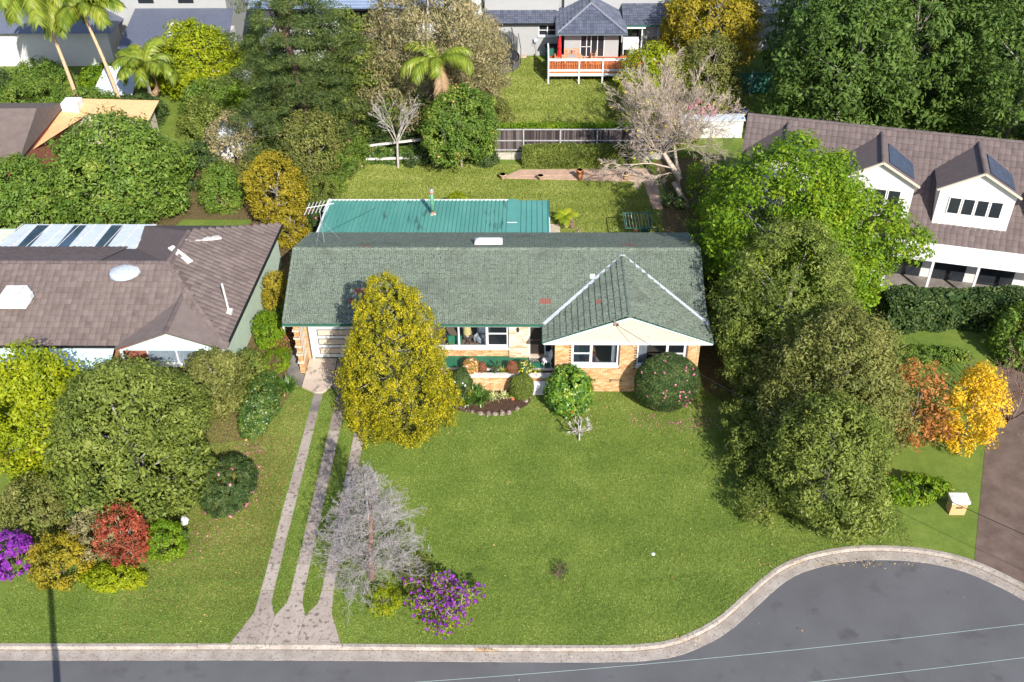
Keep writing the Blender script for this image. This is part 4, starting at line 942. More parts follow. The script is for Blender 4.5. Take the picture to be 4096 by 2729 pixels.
# planter in front of the verandah
pl = thing('planter_wall', 'long low brick planter with pale concrete capping in front of the green verandah', 'planter', (0,0,0))
pw = MB().box(-5.75, -.02, .035, .22, -.05, .95).obj('wall', M['mortar'], pl); bricks(pw, -5.75, -.02, .01, 11, [], .022, 280, seed=21)
for k in range(6): a = -5.8+k*.97; MB().box(a, a+.96, -.03, .26, .955, 1.06).obj('capping', M['white_dirty'], pl)
MB().box(-5.8, -.02, .26, .70, .3, .84).obj('soil', M['soil'], pl)
MB().box(-5.9, -5.75, .035, .8, -.05, .95).obj('end_wall', M['mortar'], pl)
def pshrub(*a, **k): return ball(*a, **k)
pshrub('flowering_shrub', 'round clipped shrub with orange and white flowers at the left of the planter', 'shrub', (-4.42,.50,.80), .98, .46, M['lf_mixorange'], 6500, .055, 31, flower=[(M['petal_orange'],40,.07,(0,-1,.4)),(M['petal_white'],10,.07,(0,-1,.2))])
pshrub('shrub', 'small reddish brown shrub touching the orange flowering ball in the planter', 'shrub', (-3.83,.48,.80), .78, .26, M['lf_redbrown'], 3500, .045, 32, flower=[(M['petal_red'],10,.05,(0,-1,.4))])
shrub('shrub', 'dark sparse upright shrub standing alone mid planter', 'shrub', (-3.12,.5,.80), .85, .26, M['lf_dark'], 'egg', 26, 24, .09, .07, 33, inner=.4)
strap('strap_plant', 'yellow green spiky plant between the dark sparse shrub and the red ball', 'plant', (-2.68,.48,.82), .38, .42, M['lf_fern'], 22, .05, 34)
pshrub('shrub', 'round red brown clipped shrub left of the green ball in the planter', 'shrub', (-2.22,.46,.80), .82, .34, M['lf_redbrown'], 5000, .045, 35, flower=[(M['petal_red'],12,.05,(0,-1,.5))])
pshrub('shrub', 'round green clipped shrub with tiny white flowers in the planter', 'shrub', (-1.55,.46,.80), .90, .42, M['lf_gloss'], 6500, .05, 36, flower=[(M['petal_white'],12,.05,(0,-1,.8)),(M['petal_yellow'],30,.05,(0,-1,.5))])
shrub('flowering_plant', 'small yellow flowering plant to the right of the green planter ball', 'plant', (-1.05,.46,.82), .45, .2, M['lf_limeyel'], 'round', 14, 16, .07, .06, 37, flower=(M['petal_yellow'],18,.07,'blossom'), inner=.4)
shrub('seedling', 'tiny green seedling in the right end of the planter', 'plant', (-.68,.45,.83), .25, .13, M['lf_mid'], 'round', 8, 14, .05, .05, 38, inner=.4)
shrub('ground_cover', 'low green plants along the front edge of the planter', 'plant', (-2.9,.30,.83), .16, .34, M['lf_lime'], 'round', 18, 16, .07, .05, 39, inner=.3, ry=.12, stems=False)

# mat, iron chair
dm = thing('doormat', 'black edged doormat with a pale scroll pattern below the front door', 'doormat', (-.98,1.66,.824))
MB().box(-.40,.40,-.24,.24,0,.02).obj('border', M['black'], dm)
MB().box(-.36,.36,-.20,.20,.02,.026).obj('mat_field', mk('scroll_mat', [(.40,(.03,.03,.03)),(.5,(.42,.40,.37)),(.6,(.05,.05,.05))], scale=13, detail=1, rough=.9), dm)
ch = thing('iron_chair', 'ornate white cast iron garden chair on the verandah against the brick return', 'chair', (-.42,1.12,.82), rad(-75))
s_ = MB(); s_.lathe((0,0,.42), [(.20,0),(.22,.01),(.22,.03),(.19,.045),(.001,.045)], 18); s_.obj('seat', M['white'], ch, True)
for sx in (-1, 1):
    for sy in (-1, 1): MB().tube([(sx*.15,sy*.15,.42),(sx*.20,sy*.20,.30),(sx*.16,sy*.17,.12),(sx*.23,sy*.24,.0)], [.022,.026,.018,.022], 6).obj('leg', M['white'], ch)
bk = MB(); bk.tube([(-.19,.17,.44),(-.22,.24,.70),(-.15,.29,.92),(0,.31,1.0),(.15,.29,.92),(.22,.24,.70),(.19,.17,.44)], .02, 6)
for k in range(9):
    t = (k+.5)/9; x = lerp(-.19,.19,t); bk.tube([(x*.6,.18,.45),(x*1.1,.235,.66),(x*.5,.27,.80),(x*.9,.295,.95-.9*x*x)], .011, 4)
for k in range(3): bk.tube([(-.2,.22+.03*k,.6+.12*k),(0,.25+.03*k,.66+.12*k),(.2,.22+.03*k,.6+.12*k)], .012, 4)
bk.obj('backrest', M['white'], ch)
ap = MB()
for k in range(12):
    a = k*math.pi/6; ap.tube([(math.cos(a)*.2,math.sin(a)*.2,.42),(math.cos(a+.2)*.19,math.sin(a+.2)*.19,.34),(math.cos(a+.5)*.2,math.sin(a+.5)*.2,.40)], .012, 4)
ap.obj('apron', M['white'], ch)

# lounge seen through the window
def wingchair(label, mat, loc, rz, throw=None):
    t = thing('armchair', label, 'armchair', loc, rz); m0 = M[mat] if isinstance(mat, str) else mat
    def soft(name, x0,x1,y0,y1,z0,z1,par=t,mt=m0):
        bmv = MB(); r = .05
        for zz, k in ((z0, r*.5), (z0+r, 0), (z1-r, 0), (z1, r)):
            bmv.v += [(x0+k,y0+k,zz),(x1-k,y0+k,zz),(x1-k,y1-k,zz),(x0+k,y1-k,zz)]
        bmv.f = [(3,2,1,0),(12,13,14,15)]+[(a*4+i,a*4+(i+1)%4,a*4+4+(i+1)%4,a*4+4+i) for a in range(3) for i in range(4)]
        return bmv.obj(name, mt, par, True)
    soft('seat', -.30,.30,-.32,.30,.16,.44); soft('cushion', -.25,.25,-.35,.22,.42,.54)
    for s in (-1, 1):
        soft('arm', min(s*.28,s*.42), max(s*.28,s*.42), -.34,.30,.12,.64)
        bw = MB().add([(s*.34,.10,.6),(s*.42,.10,.6),(s*.42,.32,.55),(s*.34,.32,.55),(s*.36,.16,1.0),(s*.43,.16,.98),(s*.40,.40,1.1),(s*.30,.40,1.1)], [(0,3,2,1),(4,5,6,7),(0,1,5,4),(1,2,6,5),(2,3,7,6),(3,0,4,7)]); bw.obj('wing', m0, t)
    bb = MB(); bb.v = [(-.33,.24,.3),(.33,.24,.3),(.33,.40,.3),(-.33,.40,.3),(-.33,.34,.95),(.33,.34,.95),(.33,.46,.95),(-.33,.46,.95),(-.22,.38,1.1),(.22,.38,1.1),(.22,.46,1.1),(-.22,.46,1.1)]
    bb.f = [(0,1,5,4),(1,2,6,5),(2,3,7,6),(3,0,4,7),(4,5,9,8),(5,6,10,9),(6,7,11,10),(7,4,8,11),(8,9,10,11)]; bb.obj('backrest', m0, t)
    for sx in (-1,1):
        for sy in (-.28,.3): MB().tube([(sx*.3,sy,.16),(sx*.32,sy,0)], [.025,.015], 6).obj('leg', M['bark_brown'], t)
    if throw: soft('throw', -.26,.26,-.40,.30,.50,.58, mt=throw)
    return t
plaid = mk('plaid_fabric', [(.38,(.20,.22,.24)),(.48,(.46,.48,.50)),(.58,(.56,.58,.60))], scale=7, detail=1, rough=.95, stretch=(1,3,3))
wingchair('green wing armchair with its back to the lounge window', flat('green_upholstery', (.06,.33,.18), v=.15, rough=.95), (-5.42,2.92,.86), rad(172)).scale = (.86,.80,.76)
wingchair('pale grey plaid wing armchair right of the lamp in the lounge', plaid, (-3.95,3.05,.86), rad(-32), plaid).scale = (.88,.88,.88)
tbl = thing('side_table', 'dark wooden pedestal table under the lamp in the lounge', 'table', (-4.68,2.95,.86))
MB().lathe((0,0,0), [(.03,.12),(.045,.2),(.03,.35),(.045,.48),(.25,.52),(.27,.53),(.27,.55),(.001,.555)], 16).obj('tabletop', M['bark_brown'], tbl)
for k in range(4):
    a = k*math.pi/2+.5; MB().tube([(0,0,.20),(math.cos(a)*.14,math.sin(a)*.14,.14),(math.cos(a)*.26,math.sin(a)*.26,.0)], .02, 6).obj('leg', flat('mahogany', (.14,.03,.02), rough=.4), tbl)
lp = thing('table_lamp', 'table lamp with a tall cream drum shade in the lounge window', 'lamp', (-4.73,2.93,1.415))
MB().lathe((0,0,0), [(.09,0),(.06,.03),(.09,.12),(.07,.22),(.02,.30),(.015,.52)], 12).obj('base', M['white'], lp, True)
sh = MB(); sh.lathe((0,0,.22), [(.235,0),(.19,.64)], 24); sh.f = sh.f[:-2]; sh.obj('lamp_shade', flat('cream_shade', (.80,.62,.26), v=.06, rough=.8), lp, True)
MB().lathe((0,0,.60), [(.10,0),(.15,.12),(.12,.24)], 12).obj('inner_bulb', M['white'], lp, True)
# bedroom
bd = thing('bed', 'bed with a patchwork quilt and turquoise valance inside the left bay window', 'bed', (2.02,1.35,.88))
MB().box(-.75,.10,-.55,1.3,.08,.50).obj('mattress', M['white'], bd)
quilt_cols = [(.02,.12,.06),(.03,.05,.12),(.30,.07,.02),(.03,.16,.10),(.10,.03,.05),(.35,.20,.03),(.02,.09,.12)]
qm = [flat('quilt_patch_%s' % n, c, rough=.95) for n, c in zip(('green','navy','rust','sea','plum','gold','teal'), quilt_cols)]
rr = random.Random(3)
for i in range(5):
    for j in range(8): MB().box(-.80+i*.19,-.80+i*.19+.18,-.60+j*.22,-.60+j*.22+.21,.50,.545+rr.uniform(0,.01)).obj('quilt_patch', qm[rr.randrange(7)], bd)
for j in range(8): MB().box(.15,.19,-.60+j*.22,-.60+j*.22+.21,.22,.52).obj('quilt_patch', qm[(j*3) % 7], bd)
for i in range(5): MB().box(-.80+i*.19,-.80+i*.19+.18,-.645,-.605,.24,.52).obj('quilt_patch', qm[(i*2+1) % 7], bd)
vl = MB(); 
for i in range(26):
    x = -.82+i*.04; vl.v += [(x,-.62-.03*(i % 2),.26),(x,-.72-.07*(i % 2),.03)]
vl.f = [(2*i,2*i+1,2*i+3,2*i+2) for i in range(25)]; vl.obj('valance', flat('turquoise_fabric', (.10,.42,.40), v=.2, rough=.9), bd)
def curtain(label, x0, x1, y, z0, z1, n=12):
    m_ = MB()
    for i in range(n*2+1):
        x = lerp(x0, x1, i/(n*2)); m_.v += [(x, y+.035*(i % 2)*2, z0), (x, y+.035*(i % 2)*2, z1)]
    m_.f = [(2*i,2*i+2,2*i+3,2*i+1) for i in range(n*2)]; o = m_.obj('curtain', flat('grey_curtain', (.50,.50,.52), v=.12, scale=9, rough=.9)); tag(o, label, 'curtain')
curtain('pale curtain drawn back at the left of the left bay window', .95, 1.28, .30, 1.75, 3.25, 5)
curtain('pale curtain drawn back at the right of the left bay window', 2.95, 3.24, .30, 1.75, 3.25, 5)
curtain('pale curtain at the left of the bay window behind the ball shrub', 4.30, 4.78, .30, 1.75, 3.25, 8)

# meter box
mx = thing('utility_cabinet', 'white metal utility cabinet with an inset grey panel on the lawn by the planter', 'cabinet', (-.76,-.22,0))
MB().box(-.42,.42,-.10,.10,.02,.80).obj('casing', M['white'], mx)
MB().box(-.30,.30,-.112,-.10,.12,.56).obj('front_panel', mk('grey_mesh_panel', [(.3,(.42,.43,.44)),(.7,(.58,.59,.6))], scale=6, rough=.5), mx)
fr = MB(); fr.box(-.33,.33,-.125,-.10,.56,.59); fr.box(-.33,.33,-.125,-.10,.09,.12); fr.box(-.33,-.30,-.125,-.10,.12,.56); fr.box(.30,.33,-.125,-.10,.12,.56); fr.obj('panel_frame', M['white'], mx)
MB().box(-.44,.44,-.12,.12,-.04,.02).obj('plinth', M['concrete_pale'], mx)

# ---------------------------------------------------------------- front garden
def rock(label, x, y, sx, sy, h, seed, group='stones edging the front garden bed', z=0., mat='rock'):
    rng = np.random.default_rng(seed); m_ = MB(); n = 7; rings = []
    for k, (zz, s) in enumerate(((-.03,.9),(h*.35,1.05),(h*.8,.85),(h,.45))):
        for i in range(n):
            a = 2*math.pi*i/n; j = rng.uniform(.8, 1.15); m_.v.append((math.cos(a)*sx*s*j, math.sin(a)*sy*s*j, zz*rng.uniform(.85,1.1)))
    m_.f = [tuple(range(n))[::-1], tuple(range(3*n,4*n))]+[(a*n+i,a*n+(i+1)%n,(a+1)*n+(i+1)%n,(a+1)*n+i) for a in range(3) for i in range(n)]
    o = m_.obj('rock', M[mat]); o.location = (x, y, z); o.rotation_euler = (0, 0, rng.uniform(0, 6)); return tag(o, label, 'rock', group)
for i, (x, y, sx, sy, h, lb) in enumerate([
    (-4.30,-1.72,.13,.10,.12,'small pale grey stone at the left end of the garden bed edging'),
    (-3.86,-1.83,.20,.12,.16,'pinkish angular stone second from the left on the bed edge'),
    (-3.46,-1.86,.22,.12,.13,'flat brown stone in the row between two grey speckled ones'),
    (-3.10,-1.87,.18,.12,.14,'grey flecked stone mid row on the bed edge'),
    (-2.73,-1.83,.21,.14,.20,'tall lichened stone, second from the right end of the front row'),
    (-2.38,-1.78,.17,.14,.20,'round lichened stone at the right end of the front row'),
    (-1.95,-1.45,.14,.12,.14,'half buried stone inside the mulch at the right'),
    (-1.52,-.78,.15,.20,.20,'large white and ochre stone by the lawn below the round shrub'),
    (-1.36,-.50,.13,.15,.16,'pale stone nearest the white cabinet')]): rock(lb, x, y, sx, sy, h, 50+i)
for i in range(8): rock('small pale chip of stone along the left curve of the bed', -5.3+i*.14, -1.2-.07*i+random.uniform(-.05,.05), .06, .05, .06, 70+i, group='small stone chips in the garden bed')
strap('agapanthus', 'big dark green clump of strap leaves left of the mulch', 'plant', (-3.92,-1.0,.03), .78, .78, M['lf_strap'], 190, .05, 81)
strap('agapanthus', 'strap leaved clump close under the yellow conifer with white petals', 'plant', (-4.75,-1.15,.03), .55, .62, M['lf_strap'], 110, .05, 82, flower=(M['petal_white'],26,.05))
strap('agapanthus', 'bright strap leaved clump behind the big one against the planter', 'plant', (-4.15,-.35,.03), .75, .55, M['lf_strap'], 90, .05, 83)
strap('spider_plant', 'left of the two variegated spider plants against the planter', 'plant', (-3.2,-.62,.03), .32, .46, M['lf_varieg'], 60, .035, 84)
strap('spider_plant', 'right of the two variegated spider plants, beside the clay pot', 'plant', (-2.62,-.58,.03), .36, .44, M['lf_varieg'], 60, .035, 85)
def pot(label, x, y, r0, r1, h, mat, z=0., soil=True, group=None, n=14):
    t = thing('plant_pot', label, 'pot', (x, y, z), 0, group)
    MB().lathe((0,0,0), [(r0,0),(lerp(r0,r1,.5)*1.04,h*.5),(r1,h*.86),(r1*1.12,h*.88),(r1*1.12,h),(r1*.92,h),(r1*.85,h*.85),(.001,h*.84)], n).obj('body', M[mat], t, True); return t
pot('small terracotta pot with a leafy green plant in the mulch', -2.2, -.72, .10, .15, .28, 'terracotta', .03)
shrub('potted_plant', 'small light green plant growing in the terracotta pot', 'plant', (-2.22,-.72,.28), .30, .19, M['lf_lime'], 'round', 12, 16, .07, .07, 86, inner=.4, stems=False)
ball('clipped_shrub', 'round olive green clipped shrub at the right end of the planter wall', 'shrub', (-1.72,-.55,.0), 1.55, .66, M['lf_olivegreen'], 16000, .05, 87, wave=.02)
ball('clipped_shrub', 'dark glossy upright shrub with white flowers beside the yellow conifer', 'shrub', (-4.95,-.50,.0), 1.85, .66, M['lf_dark'], 15000, .06, 88, wave=.05, flower=[(M['petal_white'],9,.06,(.5,-1,-.2))])
# two big camellias
ball('camellia_ball', 'large dark clipped camellia ball dotted with pink flowers under the gable', 'shrub', (5.72,-1.30,.0), 3.5, 1.68, M['lf_dark'], 90000, .062, 90, ry=1.12, wave=.012, aspect=.62,
     flower=[(M['petal_pink'],34,.065,(0,-.7,.5)),(M['petal_pink'],26,.075,(1.6,-1.2,-.6))])
shrub('camellia_bush', 'loose bright green camellia bush with red flowers left of the bay window', 'shrub', (.72,-1.15,0), 2.5, 1.22, M['lf_camellia'], 'dome', 400, 52, .22, .115, 91, flower=(M['petal_red'],26,.10,'blossom'), inner=.8, rough=.035, aspect=.6)
crn = bpy.data.objects
shrub('camellia_bush', 'mounded dark bush with pink flowers halfway down the left lawn edge', 'shrub', (-15.6,-7.5,0), 1.6, 1.35, M['lf_dark'], 'dome', 330, 90, .17, .065, 92, flower=(M['petal_pink'],60,.10,'blossom'), inner=.85, rough=.03, ry=1.9)
shrub('hedge_bush', 'long glossy leaved hedge running up the left side to the garage', 'hedge', (-15.35,-1.6,0), 1.35, .95, M['lf_gloss'], 'dome', 420, 60, .2, .10, 93, ry=2.6, inner=.8, rough=.08, flower=(M['petal_orange'],14,.09,'blossom'), off=(0,0))
strap('strap_plant', 'dark grassy clump at the corner of the garage forecourt', 'plant', (-14.15,-.1,0), .85, .8, M['lf_strap'], 170, .035, 94)
for i, (x, y, h, r, mt, lb) in enumerate([(-15.3,2.2,.7,.8,'lf_lime','bright low ground cover shrub beside the garage path'), (-15.2,4.2,.9,.8,'lf_redbrown','bronze leaved shrub by the left side of the garage'),
        (-15.4,6.3,1.2,.8,'lf_mid','mid green shrub beside the garage wall near the gutter'), (-15.3,8.4,1.6,.8,'lf_gloss','glossy shrub by the rear left corner of the garage')]):
    shrub('shrub', lb, 'shrub', (x, y, 0), h, r, M[mt], 'dome', 90, 55, .18, .07, 95+i, ry=1.1)

# golden conifer
t = thing('golden_conifer', 'tall golden yellow conifer growing in front of the garage and verandah', 'tree', (-8.05,-2.2,0))
Cn = crown('foliage', t, M['lf_gold'], 'cypress', .10, 8.95, 2.88, 1600, 66, .24, .072, .6, spike=.14, rough=.05, inner=.72, squash=1.5, seed=104, up=.5, lobes=5, off=(.05,0))
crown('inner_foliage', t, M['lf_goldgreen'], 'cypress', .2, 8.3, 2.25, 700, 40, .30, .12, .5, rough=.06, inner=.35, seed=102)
b = Br(103); pts = b.path((0,0,0),(0,0,1),8.4,.22,.03,9,.02)
for k in range(150):
    c = Cn[b.r.integers(len(Cn))]; j = int(np.clip(c[2]-1.0, 0, 8)); v = c-pts[j]; b.path(pts[j], v, np.linalg.norm(v)*.97, .04, .008, 4, .1)
b.obj('trunk', M['bark_pale'], t)

# leafless silver tree with its twiggy pyramid
t = thing('bare_tree', 'leafless silvery tree with a dense pyramid of twigs beside the driveway', 'tree', (-8.2,-12.55,0))
b = Br(111); tp = b.path((0,0,-.05),(.10,-.0,1),6.9,.15,.012,14,.018)
for k in range(125):
    s = .08+.90*((k+.5)/125)**1.15; q = s*14; j = min(int(q), 13); p = tp[j]*(1-q+j)+tp[j+1]*(q-j); a = k*2.39996+b.r.uniform(-.3,.3)
    Lp = float(np.interp(s, [0,.15,.35,.55,.8,1], [2.1,2.55,2.25,1.65,.85,.3]))*b.r.uniform(.8,1.12)
    b.grow(p, (math.cos(a), math.sin(a), .38+.5*s), Lp, .019*(1.15-s*.8), 3, kids=(5,6), ratio=.42, ang=.85, wob=.22, lift=.02, rmin=.0042, start=.2, n=4)
b.obj('crown', M['bark_silver'], t, 3)
b = Br(112); b.path((0,0,-.06),(.10,0,1),5.2,.17,.06,8,.015); b.obj('trunk', M['bark_brown'], t, 8)
shrub('shrub', 'yellow green feathery shrub under the leafless silver tree', 'shrub', (-7.5,-13.9,0), .8, .85, M['lf_limeyel'], 'dome', 90, 40, .16, .06, 113, inner=.5)
shrub('shrub', 'brownish olive shrub between the silver tree and the purple flowered bush', 'shrub', (-6.15,-12.6,0), 1.25, .80, M['lf_olive'], 'egg', 110, 40, .18, .055, 114, inner=.5)
# purple tibouchina: separate leaders with gaps
t = thing('flowering_bush', 'open purple flowered bush standing on the lawn near the kerb', 'shrub', (-4.75,-14.55,0)); b = Br(121); tips = []
for k in range(22):
    a = k*2.4+b.r.uniform(-.3,.3); L_ = b.r.uniform(1.2,2.0); sp_ = b.r.uniform(.3,1.15)
    pts = b.path((0,0,-.04),(math.cos(a)*sp_,math.sin(a)*sp_,1),L_,.028,.012,5,.1)
    for q in range(4):
        e = b.path(pts[3+q % 3], (b.r.normal()*.8,b.r.normal()*.8,.6), b.r.uniform(.3,.65), .012,.006,3,.2); tips.append(e[-1])
    tips.append(pts[-1])
b.obj('stem', M['bark_pale'], t)
rng = np.random.default_rng(122); tips = np.array(tips)
P = np.repeat(tips, 26, 0)+rng.normal(size=(len(tips)*26, 3))*.12
lk(bpy.data.objects.new('foliage', npmesh('foliage', leaf_quads(P, rng.normal(size=P.shape)+[0,0,.6], .11, .38, rng), 4, M['lf_mixorange' if 0 else 'lf_limeyel'], rng.uniform(0,.6,len(P)))), t)
P = np.repeat(tips, 5, 0)+rng.normal(size=(len(tips)*5, 3))*.13+[0,0,.06]; nn = rng.normal(size=P.shape)+[0,-.5,1.]; P = np.repeat(P, 5, 0)+rng.normal(size=(len(P)*5, 3))*.022; nn = np.repeat(nn, 5, 0)+rng.normal(size=P.shape)*.3
lk(bpy.data.objects.new('blossom', npmesh('blossom', leaf_quads(P, nn, .085, .95, rng), 4, M['petal_purple'], rng.uniform(0,1,len(P)))), t)['kind'] = 'stuff'
# small bare frangipani, dead twigs
t = thing('bare_frangipani', 'small leafless pale branched frangipani on the lawn below the camellia', 'shrub', (1.2,-3.75,0)); b = Br(131)
b.path((0,0,-.03),(.05,0,1),.55,.05,.04,4,.05)
for k in range(9): a = k*.7; b.grow((0,0,.5), (math.cos(a)*.9,math.sin(a)*.9,.75), .55, .03, 3, kids=(2,3), ratio=.66, ang=.6, wob=.12, lift=.05, rmin=.012, start=.75, n=3)
b.obj('branch', M['bark_pale'], t, 5)
t = thing('twiggy_shrub', 'small dark twiggy shrub alone near the middle of the front lawn', 'shrub', (.15,-12.3,0)); b = Br(133)
for k in range(7): a = k*.9; b.grow((0,0,0), (math.cos(a),math.sin(a),.9), .5, .014, 2, kids=(3,4), ratio=.6, wob=.3)
b.obj('branch', M['bark_brown'], t, 4); crown('foliage', t, M['lf_dark'], 'round', .05, .65, .36, 22, 18, .09, .05, seed=134, inner=.5)
o = MB().lathe((0,0,0), [(.05,0),(.09,.02),(.07,.04),(.001,.045)], 10).obj('sprinkler_cap', M['white']); o.location = at(1501,1274)[:]; tag(o, 'small white sprinkler cap set in the front lawn', 'cap')

# ---------------------------------------------------------------- back garden
def box_hedge(name, label, x0, x1, y0, y1, z0, h, mat, n, leaf, seed, wob=.06):
    t = thing(name, label, 'hedge', ((x0+x1)/2,(y0+y1)/2,z0)); rng = np.random.default_rng(seed); lx, ly = (x1-x0)/2, (y1-y0)/2
    A = np.array([2*lx*2*ly, 2*lx*h*2, 2*ly*h*2]); f = rng.choice(3, n, p=A/A.sum()); U1 = rng.uniform(-1,1,n); U2 = rng.uniform(-1,1,n); sg = rng.choice([-1,1], n)
    P = np.zeros((n,3)); N = np.zeros((n,3)); a = f == 0; P[a] = np.stack([U1[a]*lx,U2[a]*ly,np.full(a.sum(),h)],1); N[a] = [0,0,1]
    a = f == 1; P[a] = np.stack([U1[a]*lx,sg[a]*ly,(U2[a]+1)/2*h],1); N[a] = np.stack([0*sg[a],sg[a],0*sg[a]],1)
    a = f == 2; P[a] = np.stack([sg[a]*lx,U1[a]*ly,(U2[a]+1)/2*h],1); N[a] = np.stack([sg[a],0*sg[a],0*sg[a]],1)
    q = np.sin(P[:,0]*3+seed)*np.sin(P[:,2]*4+1)*wob+np.sin(P[:,0]*1.1+seed)*wob
    # round the arrises
    ex = np.maximum(np.abs(P[:,0])/lx-.93,0); P[:,2] -= ex*1.6*(P[:,2]/h); P += N*(q-rng.uniform(0,.16,n))[:,None]
    P[:,2] -= np.maximum(np.abs(P[:,1])/ly-.8,0)*.5*(P[:,2]/h)
    P[:,2] = np.maximum(P[:,2],.02)
    lk(bpy.data.objects.new('foliage', npmesh('foliage', leaf_quads(P, N+rng.normal(size=P.shape)*.6, leaf, .6, rng), 4, mat, rng.uniform(0,1,n))), t)
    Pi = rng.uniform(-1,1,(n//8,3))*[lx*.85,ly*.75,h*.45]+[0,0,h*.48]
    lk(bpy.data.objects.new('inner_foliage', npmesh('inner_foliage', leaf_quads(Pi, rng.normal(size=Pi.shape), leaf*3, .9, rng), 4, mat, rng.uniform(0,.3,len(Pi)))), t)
    return t
box_hedge('clipped_hedge', 'thick clipped hedge in front of the back fence above the gravel path', -1.95, 5.9, 24.4, 25.3, 0, 1.6, M['lf_olivegreen'], 26000, .085, 141)
box_hedge('clipped_hedge', 'low lime hedge growing along the far side of the back fence', -4.4, 7.2, 26.45, 27.2, .5, 1.85, M['lf_lime'], 15000, .10, 142)
# paling fence on a low sleeper wall
fe = thing('paling_fence', 'weathered grey paling fence with timber rails across the back boundary', 'fence', (0,26.0,0))
pm = [MB().box(-.052,.052,-.009,.009,0,h_).mesh('paling', M['paling']) for h_ in (1.78,1.81,1.75)]
rr = random.Random(9); x = -4.6; k = 0
while x < 8.6:
    o = lk(bpy.data.objects.new('paling', pm[k % 3]), fe); o.location = (x, .04+rr.uniform(-.006,.006), .52+rr.uniform(-.02,.02)); o.rotation_euler = (0, rr.uniform(-.012,.012), 0); x += .108; k += 1
for z_ in (.68, 1.42, 2.30): 
    for a in (-4.6,-1.95,.7,3.35,6.0): MB().box(a, a+2.63, -.045 if z_ < 2.2 else -.05, .02, z_-.035, z_+.035).obj('rail', M['rail'], fe)
for k in range(6): MB().box(-4.55+k*2.65, -4.45+k*2.65, -.13, -.05, -.05, 2.34).obj('post', M['rail'], fe)
for k in range(6): MB().box(-4.25+k*2.65, -4.20+k*2.65, -.30, -.22, -.05, 1.5).obj('stay_post', M['greentrim'], fe)
rw = thing('retaining_wall', 'pale sleeper retaining wall below the paling fence', 'wall', (0,25.86,0))
for c in range(3):
    for k in range(6): MB().box(-5.0+k*2.3+(c % 2)*.4, -2.72+k*2.3+(c % 2)*.4, -.05, .05, c*.175, c*.175+.168).obj('sleeper', M['sleeper'], rw)
pot('wide sandstone bowl pot at the left end of the gravel path', -3.29, 22.85, .13, .23, .42, 'sandpot')
pot('small round sandstone pot second along the gravel path', -.62, 22.74, .11, .21, .38, 'sandpot')
pot('tall tapered terracotta pot at the middle of the gravel path', 2.13, 22.75, .15, .25, .82, 'terracotta', n=4)
pot('round sandstone pot at the right of the gravel path', 5.35, 22.85, .15, .27, .50, 'sandpot')
pot('white pot beyond the fence below the bare tree', 5.0, 27.6, .2, .3, .5, 'white', .9)
# tree fern corner
tf = thing('tree_fern', 'yellow green tree fern beside the end of the teal roof', 'fern', (.95,16.55,0)); rng = np.random.default_rng(151)
MB().tube([(0,0,-.02),(.03,.02,.8)], [.10,.09], 8).obj('trunk', M['bark_brown'], tf)
for i in range(16):
    a = i*2.4; V = []; p = np.array([0.03,.02,.8]); e = rng.uniform(.5,1.1); L = rng.uniform(.85,1.15)
    for k in range(14):
        e -= .11; d = np.array([math.cos(a)*math.cos(e), math.sin(a)*math.cos(e), math.sin(e)]); q = p+d*L/14; sd = np.array([-math.sin(a), math.cos(a), 0]); ll = .26*math.sin(math.pi*(.15+.83*k/14))
        for sg in (-1,1):
            tp_ = p+sd*sg*ll+d*ll*.35-[0,0,ll*.2]; V += [p, p+d*.055, tp_+d*.02, tp_-d*.012]
        p = q
    lk(bpy.data.objects.new('frond', npmesh('frond', np.array(V), 4, M['lf_fern'], np.full(len(V)//4, rng.uniform(0,1)))), tf)
ur = MB(); ur.lathe((0,0,0), [(.16,0),(.2,.12),(.17,.3),(.1,.42),(.13,.5),(.12,.62),(.05,.7)], 10); o = ur.obj('garden_statue', M['bark_brown']); o.location = (1.38,16.4,0); tag(o, 'dark brown squat garden statue next to the tree fern', 'statue')
for k in range(6):
    a = -1.9+k*.36; rock('reddish edging stone in the arc round the tree fern', 1.05+.85*math.cos(a), 16.25+.75*math.sin(a), .12, .1, .13, 160+k, 'stones edging the tree fern bed', mat='rock')
o = MB().box(-.08,.62,15.5,16.8,0,.05).obj('paving_slab', M['concrete_pale']); tag(o, 'pale concrete landing at the corner of the teal roofed wing', 'paving')
ball('clipped_shrub', 'yellow green clipped dome shrub just behind the teal roof', 'shrub', (-6.15,17.4,0), 2.05, .82, M['lf_limeyel'], 12000, .07, 152, wave=.02)
strap('strap_plant', 'strap leaved clump behind the flue at the teal roof edge', 'plant', (-7.7,17.0,0), .85, .9, M['lf_strap'], 90, .05, 153)
# clothes hoist
cl = thing('clothesline', 'dark green folding clothesline frame with coloured pegs behind the green roof', 'clothesline', (5.45,14.6,0))
fr = MB(); H0 = 1.65
for p, q in (((-.85,.95,H0),(.95,1.0,H0)),((.95,1.02,H0+.05),(.85,-.95,H0+.05)),((-.85,.95,H0),(-.80,-.90,H0)),((-.80,-.90,H0),(1.25,-.92,H0))): fr.bar(p, q, .05)
fr.obj('frame', M['greentrim'], cl)
for x, y in ((.95,1.0),(1.2,-.92)): MB().box(x-.05,x+.05,y-.05,y+.05,0,H0+.12).obj('post', M['greentrim'], cl)
for k in range(9): x = -.72+k*.2; MB().tube([(x,.95,H0),(x+.02,-.9,H0)], .006, 4).obj('line', M['white'], cl)
pegc = [M['blue'], M['petal_yellow'], M['teal'], M['white']]
for k in range(16): MB().cbox((-.72+rr.randrange(9)*.2, rr.uniform(-.85,.9), H0-.03),(.03,.03,.09)).obj('peg', pegc[k % 4], cl)
bn = thing('garden_bench', 'small brown slatted bench standing under the clothesline', 'bench', (5.25,14.9,0))
